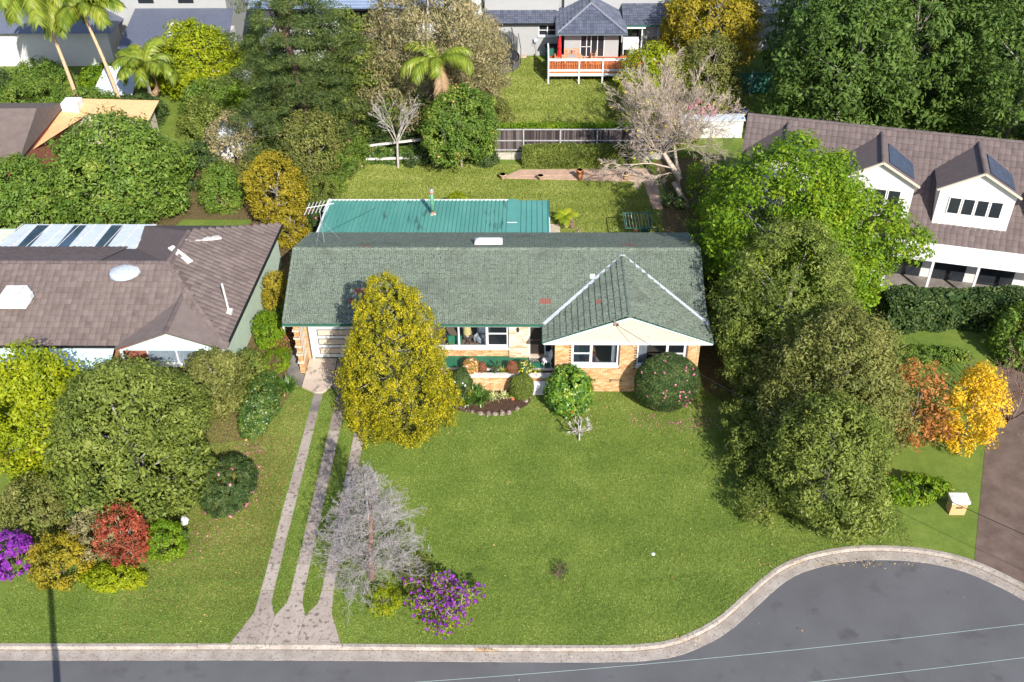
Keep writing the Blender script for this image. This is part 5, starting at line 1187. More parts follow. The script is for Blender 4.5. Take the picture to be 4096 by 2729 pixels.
for k in range(4): MB().box(-.4,.4,-.3+k*.15,-.16+k*.15,.42,.45).obj('slat', M['bark_brown'], bn)
for sx in (-1,1):
    for sy in (-1,1): MB().box(sx*.36-.025,sx*.36+.025,sy*.24-.025,sy*.24+.025,0,.42).obj('leg', M['bark_brown'], bn)
t = thing('laundry_basket', 'orange plastic peg basket on the slatted bench', 'basket', (5.45,15.0,.45)); MB().lathe((0,0,0), [(.11,0),(.15,.24),(.16,.25),(.13,.22),(.001,.03)], 12).obj('body', M['terracotta'], t)
t = thing('garden_chair', 'dark green plastic chair at the right under the clothesline', 'chair', (6.05,15.0,0)); MB().box(-.22,.22,-.22,.22,.38,.42).obj('seat', M['greentrim'], t); MB().box(-.22,.22,.2,.24,.42,.85).obj('backrest', M['greentrim'], t)
for sx in (-1,1):
    for sy in (-1,1): MB().box(sx*.19-.02,sx*.19+.02,sy*.19-.02,sy*.19+.02,0,.38).obj('leg', M['greentrim'], t)
# right hand beds
shrub('shrub', 'dark red leaved bromeliad clump beside the clothesline', 'shrub', (8.3,14.3,0), .8, .55, M['lf_redbrown'], 'dome', 40, 30, .15, .10, 171)
strap('strap_plant', 'wide yellow green grassy clump around the red leaved plant', 'plant', (8.35,13.9,0), .55, 1.25, M['lf_fern'], 170, .05, 172)
t = thing('bird_bath', 'small pale bird bath among the red leaved plants', 'bird bath', (8.75,13.6,0)); MB().lathe((0,0,0), [(.14,0),(.08,.1),(.07,.65),(.2,.74),(.24,.8),(.2,.79),(.001,.75)], 14).obj('body', M['white_dirty'], t)
shrub('shrub', 'dark shrub with yellow leaves at the near end of the gravel path', 'shrub', (8.4,19.3,0), 1.0, .8, M['lf_gloss'], 'dome', 70, 40, .17, .10, 173)
shrub('shrub', 'low ochre undergrowth at the foot of the leaning bare tree', 'shrub', (9.1,22,0), .6, 1.1, M['lf_olive'], 'dome', 60, 40, .2, .08, 174, ry=2.0)
for i, (x, y, h, r) in enumerate([(10.1,11.2,2.8,1.3),(10.3,14.6,3.2,1.5),(10.6,18.4,4.2,1.7)]):
    tree('bright_shrub', ['bright green feathery shrub at the rear right corner of the house','bright green feathery shrub level with the clothesline','tall bright feathery shrub behind the bare tree trunk'][i], 'shrub', (x,y), h, r, M['lf_lime'], 'egg', .2, 120, 50, .35, .12, 175+i, trunk_r=.06)
# leaning bare deciduous tree
t = thing('bare_tree', 'leaning leafless deciduous tree with beige twigs in the back right corner', 'tree', (9.25,19.2,0)); b = Br(181)
b.path((0,0,-.1),(-.35,.3,1),1.9,.26,.19,4,.08); b.path((-.55,.35,-.1),(.0,.2,1),1.7,.17,.13,4,.1)
p1 = np.array([-.55,.55,1.75]); q = b.path(p1,(-.75,.2,1),2.3,.22,.15,5,.08); b.path(p1,(-.2,1,.9),2.6,.17,.1,5,.08)
up_ = q[-1]; 
for k in range(16):
    a = k*2.39996; el = b.r.uniform(.25,1.25); b.grow(up_+b.r.normal(size=3)*.15, (math.cos(a)*math.cos(el),math.sin(a)*math.cos(el),math.sin(el)+.1), b.r.uniform(4.0,5.2), .06, 4, kids=(5,6), ratio=.5, ang=.6, wob=.11, lift=.05, rmin=.0065, start=.15, n=5)
b.grow(q[2], (-1,-.1,.15), 4.0, .07, 3, kids=(7,8), ratio=.5, ang=.7, wob=.12, lift=.0, rmin=.010, start=.15, n=6)
b.grow(q[1], (-1,-.6,-.1), 2.8, .05, 3, kids=(6,7), ratio=.5, ang=.7, wob=.15, lift=-.02, rmin=.009, start=.15, n=5)
b.obj('crown', M['bark_pink'], t, 4)
rng = np.random.default_rng(182); P = np.array(b.b)[rng.choice(len(b.b), 190)]; lk(bpy.data.objects.new('foliage', npmesh('foliage', leaf_quads(P-[0,0,.04], rng.normal(size=P.shape), .15, .7, rng), 4, M['petal_yellow'], rng.uniform(0,1,len(P)))), t)

# back left corner planting
t = thing('bare_tree', 'slim pale leafless tree at the back left of the lawn', 'tree', (-10.9,24.6,0)); b = Br(191)
tp = b.path((0,0,-.05),(.02,0,1),2.0,.11,.08,4,.04)
for k in range(7):
    a = k*1.1; b.grow(tp[-1]+b.r.normal(size=3)*.05, (math.cos(a)*.4,math.sin(a)*.4,1), b.r.uniform(2.4,3.4), .035, 3, kids=(4,5), ratio=.45, ang=.45, wob=.14, lift=.05, rmin=.007, n=6)
b.obj('trunk', M['bark_pale'], t, 5); crown('foliage', t, M['lf_mid'], 'egg', 3.6, 5.9, .9, 34, 20, .2, .09, seed=192, inner=.4)
palm('palm_tree', 'slender palm with drooping yellow green fronds in the back left garden', (-7.55,24.9,0), 7.9, 3.2, 10, 193, 'bark', tr=.13, lean=(-.1,.2), dead=2, leafw=.08)
tree('broadleaf_tree', 'rounded glossy broadleaf tree standing in front of the palm', 'tree', (-6.3,24.7), 6.2, 2.75, M['lf_mid'], 'broad', .9, 420, 75, .42, .15, 194, flower=(M['petal_orange'],60,.10,'seed_head'), rough=.10, inner=.6, trunk_r=.12)
tree('gum_tree', 'tall grey brown gum tree with hanging leaves behind the palm', 'tree', (-8.9,29.5,.5), 13.8, 4.5, M['lf_gum'], 'broad', 1.0, 1000, 75, .66, .19, 195, aspect=.28, droop=.9, rough=.14, inner=.35, bark='bark_pale', trunk_r=.3)
tree('gum_tree', 'lower grey leaved gum crown beside the trampoline', 'tree', (-6.2,32.5,.5), 8.6, 3.3, M['lf_gum'], 'broad', .5, 520, 70, .6, .18, 196, aspect=.28, droop=.9, rough=.15, inner=.4, bark='bark_pale', trunk_r=.16)
tree('pine_tree', 'huge dark layered pine filling the back left corner', 'tree', (-17.4,26.5), 17.5, 6.4, M['lf_pine'], 'cone', .5, 1300, 80, .66, .22, 197, aspect=.18, rough=.16, inner=.35, squash=.55, tier=13, trunk_r=.4, bark='bark_brown')
tree('pine_tree', 'lower olive pine in front of the huge dark pine', 'tree', (-14.6,29.5,.5), 9.5, 3.8, M['lf_olivegreen'], 'egg', .6, 420, 60, .55, .17, 198, rough=.2, inner=.4, squash=.6, tier=8, trunk_r=.2, bark='bark_brown')
for i, (x, y, h, r, mt, lb) in enumerate([
    (-15.2,18.6,2.6,1.3,'lf_olivegreen','olive leaved shrub half way up the back lawn edge'),(-15.1,21.6,3.0,1.5,'lf_mid','tall mixed shrub at the left edge of the back lawn'),
    (-14.3,24.9,2.6,1.5,'lf_mid','feathery green shrub in the far left corner of the back lawn'),(-14.9,15.3,1.9,1.0,'lf_dark','dark shrub with pink flowers by the teal roof corner'),
    (-14.9,12.4,1.6,.9,'lf_gloss','shrub poking up left of the teal roof edge')]):
    shrub('shrub', lb, 'shrub', (x,y,0), h, r, M[mt], 'egg', 170, 60, .25, .085, 200+i, inner=.5, rough=.14, flower=(M['petal_pink'],20,.09,'blossom') if i in (2,3) else None)
box_hedge('ivy_bank', 'ivy covered bank behind the slim bare tree', -13.6,-8.3,25.0,25.6,0,1.1,M['lf_gloss'],9000,.12,210,wob=.12)
for i, (a, b_) in enumerate((((-13.3,25.5,1.25),(-9.0,26.0,1.55)),((-13.2,24.85,.55),(-9.2,24.95,.62)))):
    o = MB().bar(a, b_, .12, .14).obj('fence_beam', M['white_dirty']); tag(o, ['white painted top beam of the old fence in the ivy','white painted lower beam of the old fence in the ivy'][i], 'beam')
for i in range(3):
    shrub('shrub', ['dark evergreen mound right of the slim bare tree','dark evergreen mound under the palm','dark undergrowth right of the rounded broadleaf trunk'][i], 'shrub', (-9.6+i*1.9+(1.2 if i == 2 else 0),25.3,0), 1.4-.2*i, 1.0, M['lf_dark'], 'dome', 90, 60, .25, .09, 212+i)
# wire fence to the left of the roof
wf = thing('wire_fence', 'silver wire mesh fence panel left of the teal roof corner', 'fence', (-15.0,10.9,0))
for z_ in (.1,1.45,1.62): MB().box(-1.0,.7,-.015,.015,z_-.015,z_+.015).obj('rail', M['galv'], wf)
m_ = MB()
for k in range(26): x = -1.0+k*.068; m_.box(x-.004,x+.004,-.004,.004,.1,1.62)
m_.obj('mesh_wires', M['galv'], wf)

for i, (x, y, h, r) in enumerate([(-11.8,28.0,3.4,1.9),(-8.6,27.6,3.8,1.8),(-5.6,28.4,3.0,1.5),(-3.9,29.8,2.4,1.2)]):
    shrub('shrub', ['dark evergreen mass behind the ivy under the huge pine','dark evergreen mass at the foot of the gum tree','dark green shrub behind the broadleaf tree','grey green shrub at the left edge of the upper lawn'][i], 'shrub', (x,y,.5), h, r, M[['lf_dark','lf_dark','lf_olivegreen','lf_olive'][i]], 'dome', 170, 60, .35, .13, 220+i)

# ================================================================== BACK NEIGHBOUR: grey house with pavilion and deck
gh = thing('rendered_house', 'two storey grey rendered house with slate blue hipped pavilion behind the back fence', 'house')
def box(name, x0, x1, y0, y1, z0, z1, mt, par): return MB().box(x0,x1,y0,y1,z0,z1).obj(name, M[mt], par)
W1 = [(-.72,.78,2.25,3.22)]
wall('wall', -5.6, 1.3, .4, 3.5, W1, M['render'], gh, y=43.6, th=.2); wall('pavilion_wall', 1.2, 6.1, .4, 3.75, [(2.75,4.75,1.5,3.35)], M['render'], gh, y=41.0, th=.2)
wall('side_wall', 41.0, 44, .4, 3.75, [], M['render'], gh, y=1.2, th=.2, side='x'); wall('side_wall', 41.0, 44, .4, 3.75, [], M['render'], gh, y=5.9, th=.2, side='x')
wall('side_wall', 43.6, 50, .4, 3.5, [], M['render'], gh, y=-5.6, th=.2, side='x')
wall('wing_wall', 6.1, 11.5, .4, 3.75, [(6.4,8.0,1.5,3.6),(9.3,10.2,2.1,3.5)], M['render'], gh, y=43.2, th=.2)
box('upper_wall', -5.3, 1.0, 44.9, 45.1, 3.7, 9.5, 'render', gh); box('upper_wall', 1.45, 10.3, 44.9, 45.1, 3.7, 9.5, 'render', gh); box('upper_return', 1.0, 1.45, 45.4, 45.6, 3.7, 9.5, 'render', gh)
box('upper_side', -5.3, -5.1, 45.1, 52, 3.7, 9.5, 'render', gh); box('upper_side', 10.1, 10.3, 45.1, 52, 3.7, 9.5, 'render', gh)
rf = MB().add([(-6,44.2,9.5),(11,44.2,9.5),(11,53,9.5),(-6,53,9.5),(-2,48.6,11),(7,48.6,11)], [(0,1,5,4),(1,2,5),(2,3,4,5),(3,0,4)]).obj('roof', M['tile_slate'], gh)
box('downpipe', -3.02, -2.94, 43.5, 43.59, .5, 3.4, 'rail', gh); box('downpipe', 1.02, 1.10, 43.5, 43.59, .5, 3.4, 'white', gh)
# windows
wd = window(gh, -.72, .78, 2.25, 3.22, 43.62, [.03], fr=.06)
for a, b in ((-.66,-.01),(.07,.72)): MB().box(a,b,43.63,43.66,2.70,2.76).obj('glazing_bar', M['white'], wd); 
MB().box(-.7,.76,43.75,43.78,2.2,3.3).obj('blind', M['dark'], wd)
sd = MB(); 
for x in (2.75,3.25,3.62,4.15,4.7): sd.box(x-.025,x+.04,41.02,41.1,1.5,3.35)
sd.box(2.75,4.75,41.02,41.1,3.3,3.36); sd.box(2.75,3.6,41.02,41.08,2.3,2.34); sdo = sd.obj('sliding_door', M['white'], gh)
for a, b in ((2.79,3.22),(3.29,3.59),(3.66,4.12),(4.19,4.67)): MB().box(a,b,41.06,41.07,1.5,3.3).obj('pane', M['darkglass'], sdo)
box('security_door', 7.2, 7.75, 43.25, 43.3, 1.5, 3.5, 'black', gh); box('porch_post', 7.9, 8.0, 42.5, 42.6, 1.0, 3.7, 'white', gh)
fw = MB().box(9.3,10.2,43.22,43.26,2.1,3.5).obj('window', M['white'], gh); MB().box(9.36,10.14,43.20,43.22,2.85,3.45).obj('pane', M['flash'], fw); MB().box(9.36,10.14,43.20,43.22,2.15,2.78).obj('pane', M['flash'], fw)
box('side_door', -2.9+.0, -1.9, 43.57, 43.6, .6, 2.7, 'render', gh); box('door_step', -2.95, -1.75, 43.0, 43.6, .5, .62, 'concrete_pale', gh)
# pavilion roof
PX0,PX1,PY0,PY1,PZ,PA = .78,6.45,40.1,46,3.80,5.25; PXM = (PX0+PX1)/2; PYA = PY0+(PX1-PX0)/2
pr = MB().add([(PX0,PY0,PZ-.03),(PX1,PY0,PZ-.03),(PXM,PYA,PA-.03),(PXM,PY1,PA-.03),(PX0,PY1,PZ-.03),(PX1,PY1,PZ-.03)], [(0,1,2),(1,5,3,2),(4,0,2,3),(0,4,5,1)]).obj('pavilion_roof', M['dark'], gh)
run = PYA-PY0; sl = math.hypot(run, PA-PZ); th_ = sl/9
tmS = tile_mesh('tile', M['tile_slate'], .30, th_, 2, .03, lip=.04)
hw = (PX1-PX0)/2; uy = run/sl; uz = (PA-PZ)/sl
lay_tiles(pr, (PX0,PY0,PZ+.0), (1,0,0), (0,uy,uz), 19, 9, .2985, th_, tmS, 130, inside=lambda a,u: abs(a-hw) < hw*(1-u/sl)+.08, seed=31)
lay_tiles(pr, (PX0,PY1,PZ+.0), (0,-1,0), (uy,0,uz), 20, 9, .2985, th_, tmS, 0, inside=lambda a,u: (5.9-a) > run*(u/sl)-.1, seed=32)
lay_tiles(pr, (PX1,PY0,PZ+.0), (0,1,0), (-uy,0,uz), 20, 9, .2985, th_, tmS, 0, inside=lambda a,u: a > run*(u/sl)-.1, seed=33)
for A, B, n in (((PX0,PY0,PZ+.05),(PXM,PYA,PA+.05),10),((PX1,PY0,PZ+.05),(PXM,PYA,PA+.05),10),((PXM,PYA,PA+.05),(PXM,PY1,PA+.05),8)): ridge_caps(pr, A, B, n, flat('pale_slate_cap', (.16,.17,.21), v=.15, rough=.6) if n == 10 else M['tile_slate'], r=.11)
gt_ = MB(); gt_.box(PX0-.08,PX1+.08,PY0-.12,PY0,PZ-.12,PZ); gt_.box(PX0-.1,PX0,PY0,43.2,PZ-.12,PZ); gt_.box(PX1,PX1+.1,PY0,43.2,PZ-.12,PZ); gt_.obj('gutter', flat('slate_gutter', (.10,.12,.14), rough=.5), gh)
# lean-to tiled strips left and right
ls = MB().add([(-5.8,43.3,3.42),(.85,43.3,3.42),(.85,44.95,3.95),(-5.8,44.95,3.95)], [(0,1,2,3)]).obj('lean_to_roof', M['dark'], gh)
lay_tiles(ls, (-5.8,43.27,3.46), (1,0,0), (0,1.65/1.733,.53/1.733), 22, 6, .30, .29, tmS, 22*6, seed=34); box('gutter', -5.9, .85, 43.18, 43.28, 3.36, 3.45, 'black', gh)
ls = MB().add([(6.3,42.3,3.62),(11.8,42.3,3.62),(11.8,44.95,4.5),(6.3,44.95,4.5)], [(0,1,2,3)]).obj('lean_to_roof', M['dark'], gh)
lay_tiles(ls, (6.3,42.27,3.66), (1,0,0), (0,.949,.315), 18, 9, .30, .31, tmS, 0, seed=35); box('gutter', 6.4, 11.9, 42.2, 42.3, 3.56, 3.66, 'greentrim', gh); box('porch_beam', 6.5, 8.2, 42.3, 42.4, 3.35, 3.55, 'white', gh)
# deck
dk = thing('timber_deck', 'raised red timber deck with white posts and rails in front of the grey house', 'deck', (0,0,0))
for k in range(24): 
    MB().box(.15, 9.6, 37.85+k*.142, 37.85+k*.142+.134, 1.42, 1.46).obj('deck_board', M['deckwood'], dk)
for z0, z1, nm in ((1.20,1.41,'fascia_beam'),(1.60,1.74,'lower_rail'),(2.48,2.66,'top_rail')):
    MB().box(.10, 9.6, 37.70, 37.80, z0, z1).obj(nm, M['white'], dk); MB().box(.02, .12, 37.8, 41, z0, z1).obj(nm, M['white'], dk)
MB().box(.12, 9.6, 37.76, 37.82, 1.42, 1.60).obj('kickboard', M['deckwood'], dk)
for x, zt in ((.07,2.72),(2.55,2.66),(4.45,2.66),(6.6,2.66),(8.9,2.66)): MB().box(x-.055,x+.055,37.66,37.78,.45,zt).obj('post', M['white'], dk)
MB().box(.0,.12,40.4,40.52,.45,2.75).obj('post', M['white'], dk); MB().box(.0,.12,39.1,39.2,.45,2.65).obj('post', M['white'], dk)
for k in range(68): MB().box(.20+k*.138, .20+k*.138+.062, 37.80, 37.84, 1.60, 2.48).obj('baluster', M['deckwood'], dk)
for k in range(22): MB().box(.12, .16, 37.9+k*.14, 37.9+k*.14+.062, 1.60, 2.48).obj('baluster', M['deckwood'], dk)
umb = thing('patio_umbrella', 'closed red patio umbrella standing on the deck', 'umbrella', (1.0,40.0,1.46))
MB().tube([(0,0,0),(0,0,2.3)], .025, 6).obj('pole', M['white'], umb)
u_ = MB(); n = 10
for zz, r in ((.35,.26),(.6,.21),(1.1,.13),(1.25,.18),(1.8,.12),(2.25,.02)):
    for i in range(n): a = 2*math.pi*i/n; rr_ = r*(1 if i % 2 else .68); u_.v.append((math.cos(a)*rr_, math.sin(a)*rr_, zz))
u_.f = [(a*n+i,a*n+(i+1)%n,(a+1)*n+(i+1)%n,(a+1)*n+i) for a in range(5) for i in range(n)]; u_.obj('canopy', M['red'], umb)
MB().lathe((0,0,0),[(.25,0),(.22,.06),(.05,.1)],12).obj('base', M['black'], umb)
tb_ = thing('outdoor_table', 'octagonal slatted timber table on the deck', 'table', (2.0,39.3,1.46))
for k in range(9):
    w_ = (.62,.78,.85,.85,.85,.85,.85,.78,.62)[k]; MB().box(-w_, w_, -.50+k*.112, -.50+k*.112+.104, .72, .755).obj('slat', M['teak'], tb_)
MB().box(-.35,.35,-.22,.22,.757,.775).obj('glass_inset', M['render'], tb_)
for sx in (-1,1):
    for sy in (-1,1): MB().box(sx*.55-.04,sx*.55+.04,sy*.32-.04,sy*.32+.04,0,.72).obj('leg', M['teak'], tb_)
def dchair(label, x, y, rz):
    t = thing('outdoor_chair', label, 'chair', (x,y,1.46), rz, None)
    for k in range(5): MB().box(-.24,.24,-.24+k*.1,-.155+k*.1,.42,.44).obj('slat', M['teak'], t)
    for k in range(6): MB().box(-.22+k*.08,-.18+k*.08,.24,.27,.45,.92).obj('back_slat', M['teak'], t)
    MB().box(-.26,.26,.235,.275,.90,.96).obj('back_rail', M['teak'], t)
    for sx in (-1,1):
        for sy in (-1,1): MB().box(sx*.23-.022,sx*.23+.022,sy*.22-.022,sy*.22+.022,0,.62 if sy < 0 else .9).obj('leg', M['teak'], t)
        MB().box(sx*.24-.03,sx*.24+.03,-.25,.25,.60,.63).obj('arm', M['teak'], t)
dchair('slatted chair behind the deck table on the left', 1.65, 40.2, 0); dchair('slatted chair behind the deck table on the right', 2.35, 40.2, 0)
dchair('slatted chair at the left end of the deck table', .85, 39.2, rad(90)); dchair('slatted chair at the right end of the deck table near the sliding door', 3.3, 39.3, rad(-80)); dchair('slatted chair turned away beside the glass sliding door', 3.75, 39.9, rad(-100))
t = thing('barbecue', 'white covered barbecue cabinet at the right of the pavilion', 'barbecue', (6.95,41.6,1.46)); MB().box(-.65,.65,-.3,.3,.5,1.35).obj('cover', M['white'], t)
for sx in (-1,1): MB().box(sx*.6-.03,sx*.6+.03,-.25,.25,0,.5).obj('leg', M['white'], t)
t = thing('planter_box', 'dark green storage box standing against the grey wall behind the umbrella', 'box', (.45,42.9,.5)); MB().box(-.6,.6,-.4,.4,0,1.1).obj('body', M['greentrim'], t); MB().box(-.63,.63,-.43,.43,1.1,1.16).obj('lid', M['black'], t)
for i in range(4): 
    pot(['dark pot with a shrub left on the far rail','dark pot with a shrub second on the far rail','dark pot with a shrub third on the far rail','dark pot with a shrub right on the far rail'][i], 8.5+i*.5, 41.9, .1, .14, .25, 'black', 2.2); shrub('potted_plant', ['small dark plant in the first pot on the far rail','small dark plant in the second pot on the far rail','small dark plant in the third pot on the far rail','small dark plant in the fourth pot on the far rail'][i], 'plant', (8.5+i*.5,41.9,2.42), .4, .17, M['lf_dark'], 'round', 10, 14, .07, .07, 301+i, stems=False)
t = thing('rail', 'white rail carrying dark pots by the right wing', 'rail', (8.4,41.9,.5)); MB().box(0,2.6,-.05,.05,1.62,1.7).obj('top_bar', M['white'], t); MB().bar((.3,0,0),(.6,0,1.62),.08).obj('brace', M['white'], t); MB().box(0,.08,-.05,.05,0,1.62).obj('post', M['white'], t); MB().box(2.5,2.58,-.05,.05,0,1.62).obj('post', M['white'], t)
# hose reel / basketball hoop on wall
t = thing('basketball_hoop', 'small wall mounted hoop with a clear board on the grey wall', 'hoop', (-.95,43.3,1.5)); MB().box(-.16,.16,-.02,.02,.3,.65).obj('backboard', M['flash'], t); MB().tube([(.15*math.cos(a),-.2+.15*math.sin(a),.38) for a in np.linspace(0,6.28,13)], .012, 5).obj('rim', M['galv'], t); MB().tube([(0,.0,.3),(.05,.2,-.9)], .015, 5).obj('stand', M['galv'], t)
# trampoline
tp_ = thing('trampoline', 'round black trampoline with a tall safety net on the back lawn', 'trampoline', (-4.3,41.6,.5)); R_ = 1.95; n = 28
MB().tube([(R_*math.cos(a), R_*math.sin(a), .75) for a in np.linspace(0, 2*math.pi, n+1)], .06, 6).obj('frame', M['black'], tp_)
MB().poly([(1.85*math.cos(2*math.pi*i/n), 1.85*math.sin(2*math.pi*i/n)) for i in range(n)], .74).obj('jumping_mat', M['asphalt'], tp_)
sk_ = MB()
for i in range(n): a = 2*math.pi*i/n; sk_.v += [(1.98*math.cos(a),1.98*math.sin(a),.72),(1.98*math.cos(a),1.98*math.sin(a),.02)]
sk_.f = [(2*i,(2*i+2)%(2*n),(2*i+3)%(2*n),2*i+1) for i in range(n)]; sk_.obj('skirt', M['asphalt'], tp_)
nt_ = MB()
for i in range(n):
    a = 2*math.pi*i/n; nt_.v += [(1.8*math.cos(a),1.8*math.sin(a),.78),(1.85*math.cos(a),1.85*math.sin(a),2.15+.25*abs(math.cos(a*4)))]
nt_.f = [(2*i,(2*i+2)%(2*n),(2*i+3)%(2*n),2*i+1) for i in range(n)]; nt_.obj('safety_net', M['net'], tp_)
for k in range(8): a = k*math.pi/4; MB().tube([(2.05*math.cos(a),2.05*math.sin(a),.0),(2.1*math.cos(a),2.1*math.sin(a),1.4),(1.88*math.cos(a),1.88*math.sin(a),2.75)], .028, 6).obj('pole', M['black'], tp_)

# ================================================================== OTHER HOUSES
def gabled(parent, x0, x1, y0, y1, ze, zr, mt, hip=(0,0), th=.15, name='roof'):
    """ridge along x; hip=(left,right) insets"""
    ym = (y0+y1)/2; v = [(x0,y0,ze),(x1,y0,ze),(x1,y1,ze),(x0,y1,ze),(x0+hip[0],ym,zr),(x1-hip[1],ym,zr)]
    f = [(0,1,5,4),(2,3,4,5),(1,2,5),(3,0,4),(0,3,2,1)]; return MB().add(v, f).obj(name, M[mt], parent)
tmB = tile_mesh('tile', M['tile_brown'], .34, .36, 1, .03, lip=.04); tmB2 = tile_mesh('tile', M['tile_brown2'], .34, .36, 1, .03, lip=.04)
# --- left neighbour
lh = thing('brown_roof_house', 'low house with a broad brown tiled roof and pale blue walls at the left', 'house')
E1 = 2.82; slp = 2.0/4.75; sx_ = 2.0/3.9
rf = MB().add([(-36,.25,E1),(-17.2,.25,E1),(-21.1,5,4.82),(-36,5,4.82),(-16.6,12.1,E1),(-20.8,8.2,4.82),(-25.0,12.1,E1),(-25,9.75,E1),(-36,9.75,E1)],
    [(0,1,2,3),(1,4,5,2),(4,6,5),(6,7,2,5),(7,8,3,2)]).obj('roof', M['tile_brown2'], lh)
u1 = Vector((0,4.75,2.0)).normalized(); lay_tiles(rf, (-36,.2,E1+.03), (1,0,0), u1, 55, 14, .34, .36, tmB, 0, inside=lambda a,u: -36+a < -17.2-3.9*(u/5.15)+.1, seed=41)
u2 = Vector((-3.9,.2,2.0)).normalized(); lay_tiles(rf, (-17.15,.3,E1+.03), (.05,1,0), u2, 35, 12, .34, .36, tmB, 0, inside=lambda a,u: a > 4.9*(u/4.38)-.15 and 11.8-a > 3.8*(u/4.38)-.1, seed=42)
lay_tiles(rf, (-25,9.8,E1+.03), (-1,0,0), Vector((0,-4.75,2)).normalized(), 32, 14, .34, .36, tmB2, 0, inside=lambda a,u: True, seed=43)
ridge_caps(rf, (-36,5,4.86), (-21.1,5,4.86), 36, M['tile_brown2'], r=.13); ridge_caps(rf, (-21.1,5,4.86), (-17.3,.4,E1+.08), 15, M['tile_brown'], r=.12); ridge_caps(rf, (-21.1,5,4.86), (-20.8,8.2,4.86), 8, M['tile_brown2'], r=.12)
pg = MB().add([(-22.9,-.15,E1+.02),(-19.95,-.15,4.0),(-17.0,-.15,E1+.02),(-19.95,3.3,4.0),(-22.9,.5,E1+.02),(-17.0,.5,E1+.02)], [(0,1,3,4),(1,2,5,3)]).obj('porch_roof', M['tile_brown'], lh)
MB().add([(-22.7,-.1,E1-.05),(-17.2,-.1,E1-.05),(-19.95,-.1,3.85)], [(0,1,2)]).obj('porch_gable', M['paleblue'], lh)
ridge_caps(pg, (-19.95,-.15,4.02), (-19.95,3.2,4.02), 8, M['tile_brown2'], r=.12)
box('gutter', -36, -22.9, .12, .24, E1-.1, E1, 'black', lh); MB().bar((-17.1,.2,E1-.04),(-16.5,12.1,E1-.04),.14,.12).obj('gutter', M['black'], lh)
box('front_wall', -35.5, -17.7, 1.2, 1.35, 0, 2.8, 'brick_red', lh); 
MB().bar((-17.5,.6,1.35),(-16.95,12,1.35),.12,2.7).obj('side_wall', M['palegreen'], lh); box('rear_wall', -35.5, -17, 11.6, 11.75, 0, 2.8, 'palegreen', lh)
aw = MB().add([(-36,.16,E1-.12),(-23,.16,E1-.12),(-23,-1.1,2.3),(-36,-1.1,2.3)], [(3,2,1,0)]).obj('awning', M['paleblue'], lh)
for k in range(4): box('verandah_post', -34.5+k*3.6, -34.38+k*3.6, -1.1, -.98, 0, 2.3, 'white', lh)
for x in (-33,-29.5,-26): w_ = window(lh, x, x+1.9, .9, 2.2, 1.12, [x+.95]); MB().box(x,x+1.9,1.19,1.2,.9,2.2).obj('backing', M['darkglass'], w_)
w_ = window(lh, -21.8, -18.6, .9, 2.3, -.02+1.1, [-20.2]); MB().box(-21.8,-18.6,1.19,1.2,.9,2.3).obj('backing', M['flash'], w_)
for x in (-22.6,-17.4): box('verandah_post', x, x+.12, -.15, -.03, 0, 2.8, 'white', lh)
sk2 = thing('roof_cooler', 'white evaporative cooler box on the brown tiled roof at far left', 'cooler', (-28.7,2.6,3.9)); m_ = MB(); m_.v = [(-.7,-.6,0),(.7,-.6,0),(.7,.6,0),(-.7,.6,0),(-.55,-.5,.75),(.55,-.5,.75),(.55,.5,.75),(-.55,.5,.75)]; m_.f = [(0,3,2,1),(4,5,6,7),(0,1,5,4),(1,2,6,5),(2,3,7,6),(3,0,4,7)]; m_.obj('housing', M['white'], sk2); MB().box(-.45,.45,-.4,.4,.75,.82).obj('lid', M['white_dirty'], sk2); MB().box(.5,.9,-.2,.2,.25,.55).obj('duct', M['white'], sk2)
MB().lathe((-23.3,4.4,4.62), [(.9,0),(.75,.15),(.3,.22),(.001,.24)], 14).obj('skylight_dome', M['flash'], lh, True); MB().bar((-20.7,7.3,4.75),(-19.2,8.6,4.2),.35,.1).obj('roof_panel', M['white_dirty'], lh); MB().bar((-21.3,6.4,4.95),(-20.0,5.4,4.6),.35,.08).obj('roof_panel', M['white_dirty'], lh)
MB().tube([(-17.55,2.9,3.05),(-17.6,2.9,4.9)], .06, 8).obj('vent_pipe', M['white_dirty'], lh); MB().box(-17.8,-17.35,2.6,3.05,2.95,3.2).obj('pipe_flashing', M['white_dirty'], lh)
py = MB().add([(-33.0,8.7,3.15),(-24.5,8.7,3.15),(-24.2,12.2,2.85),(-32.4,12.2,2.85)], [(0,1,2,3)]).obj('patio_roof', M['poly'], lh)
for x in (-31.6,-29.3,-27.0): MB().add([(x,9.1,3.15),(x+.75,9.1,3.15),(x+.82,12.0,2.90),(x+.07,12.0,2.90)], [(0,1,2,3)]).obj('skylight_panel', M['blueglass'], lh)
for k in range(10): MB().bar((-33+k*.93,8.7,3.17),(-32.5+k*.9,12.2,2.87),.05,.04).obj('roof_rib', M['white_dirty'], lh)
box('patio_wall', -32.3, -24.3, 11.9, 12.0, 0, 2.8, 'paleblue', lh)
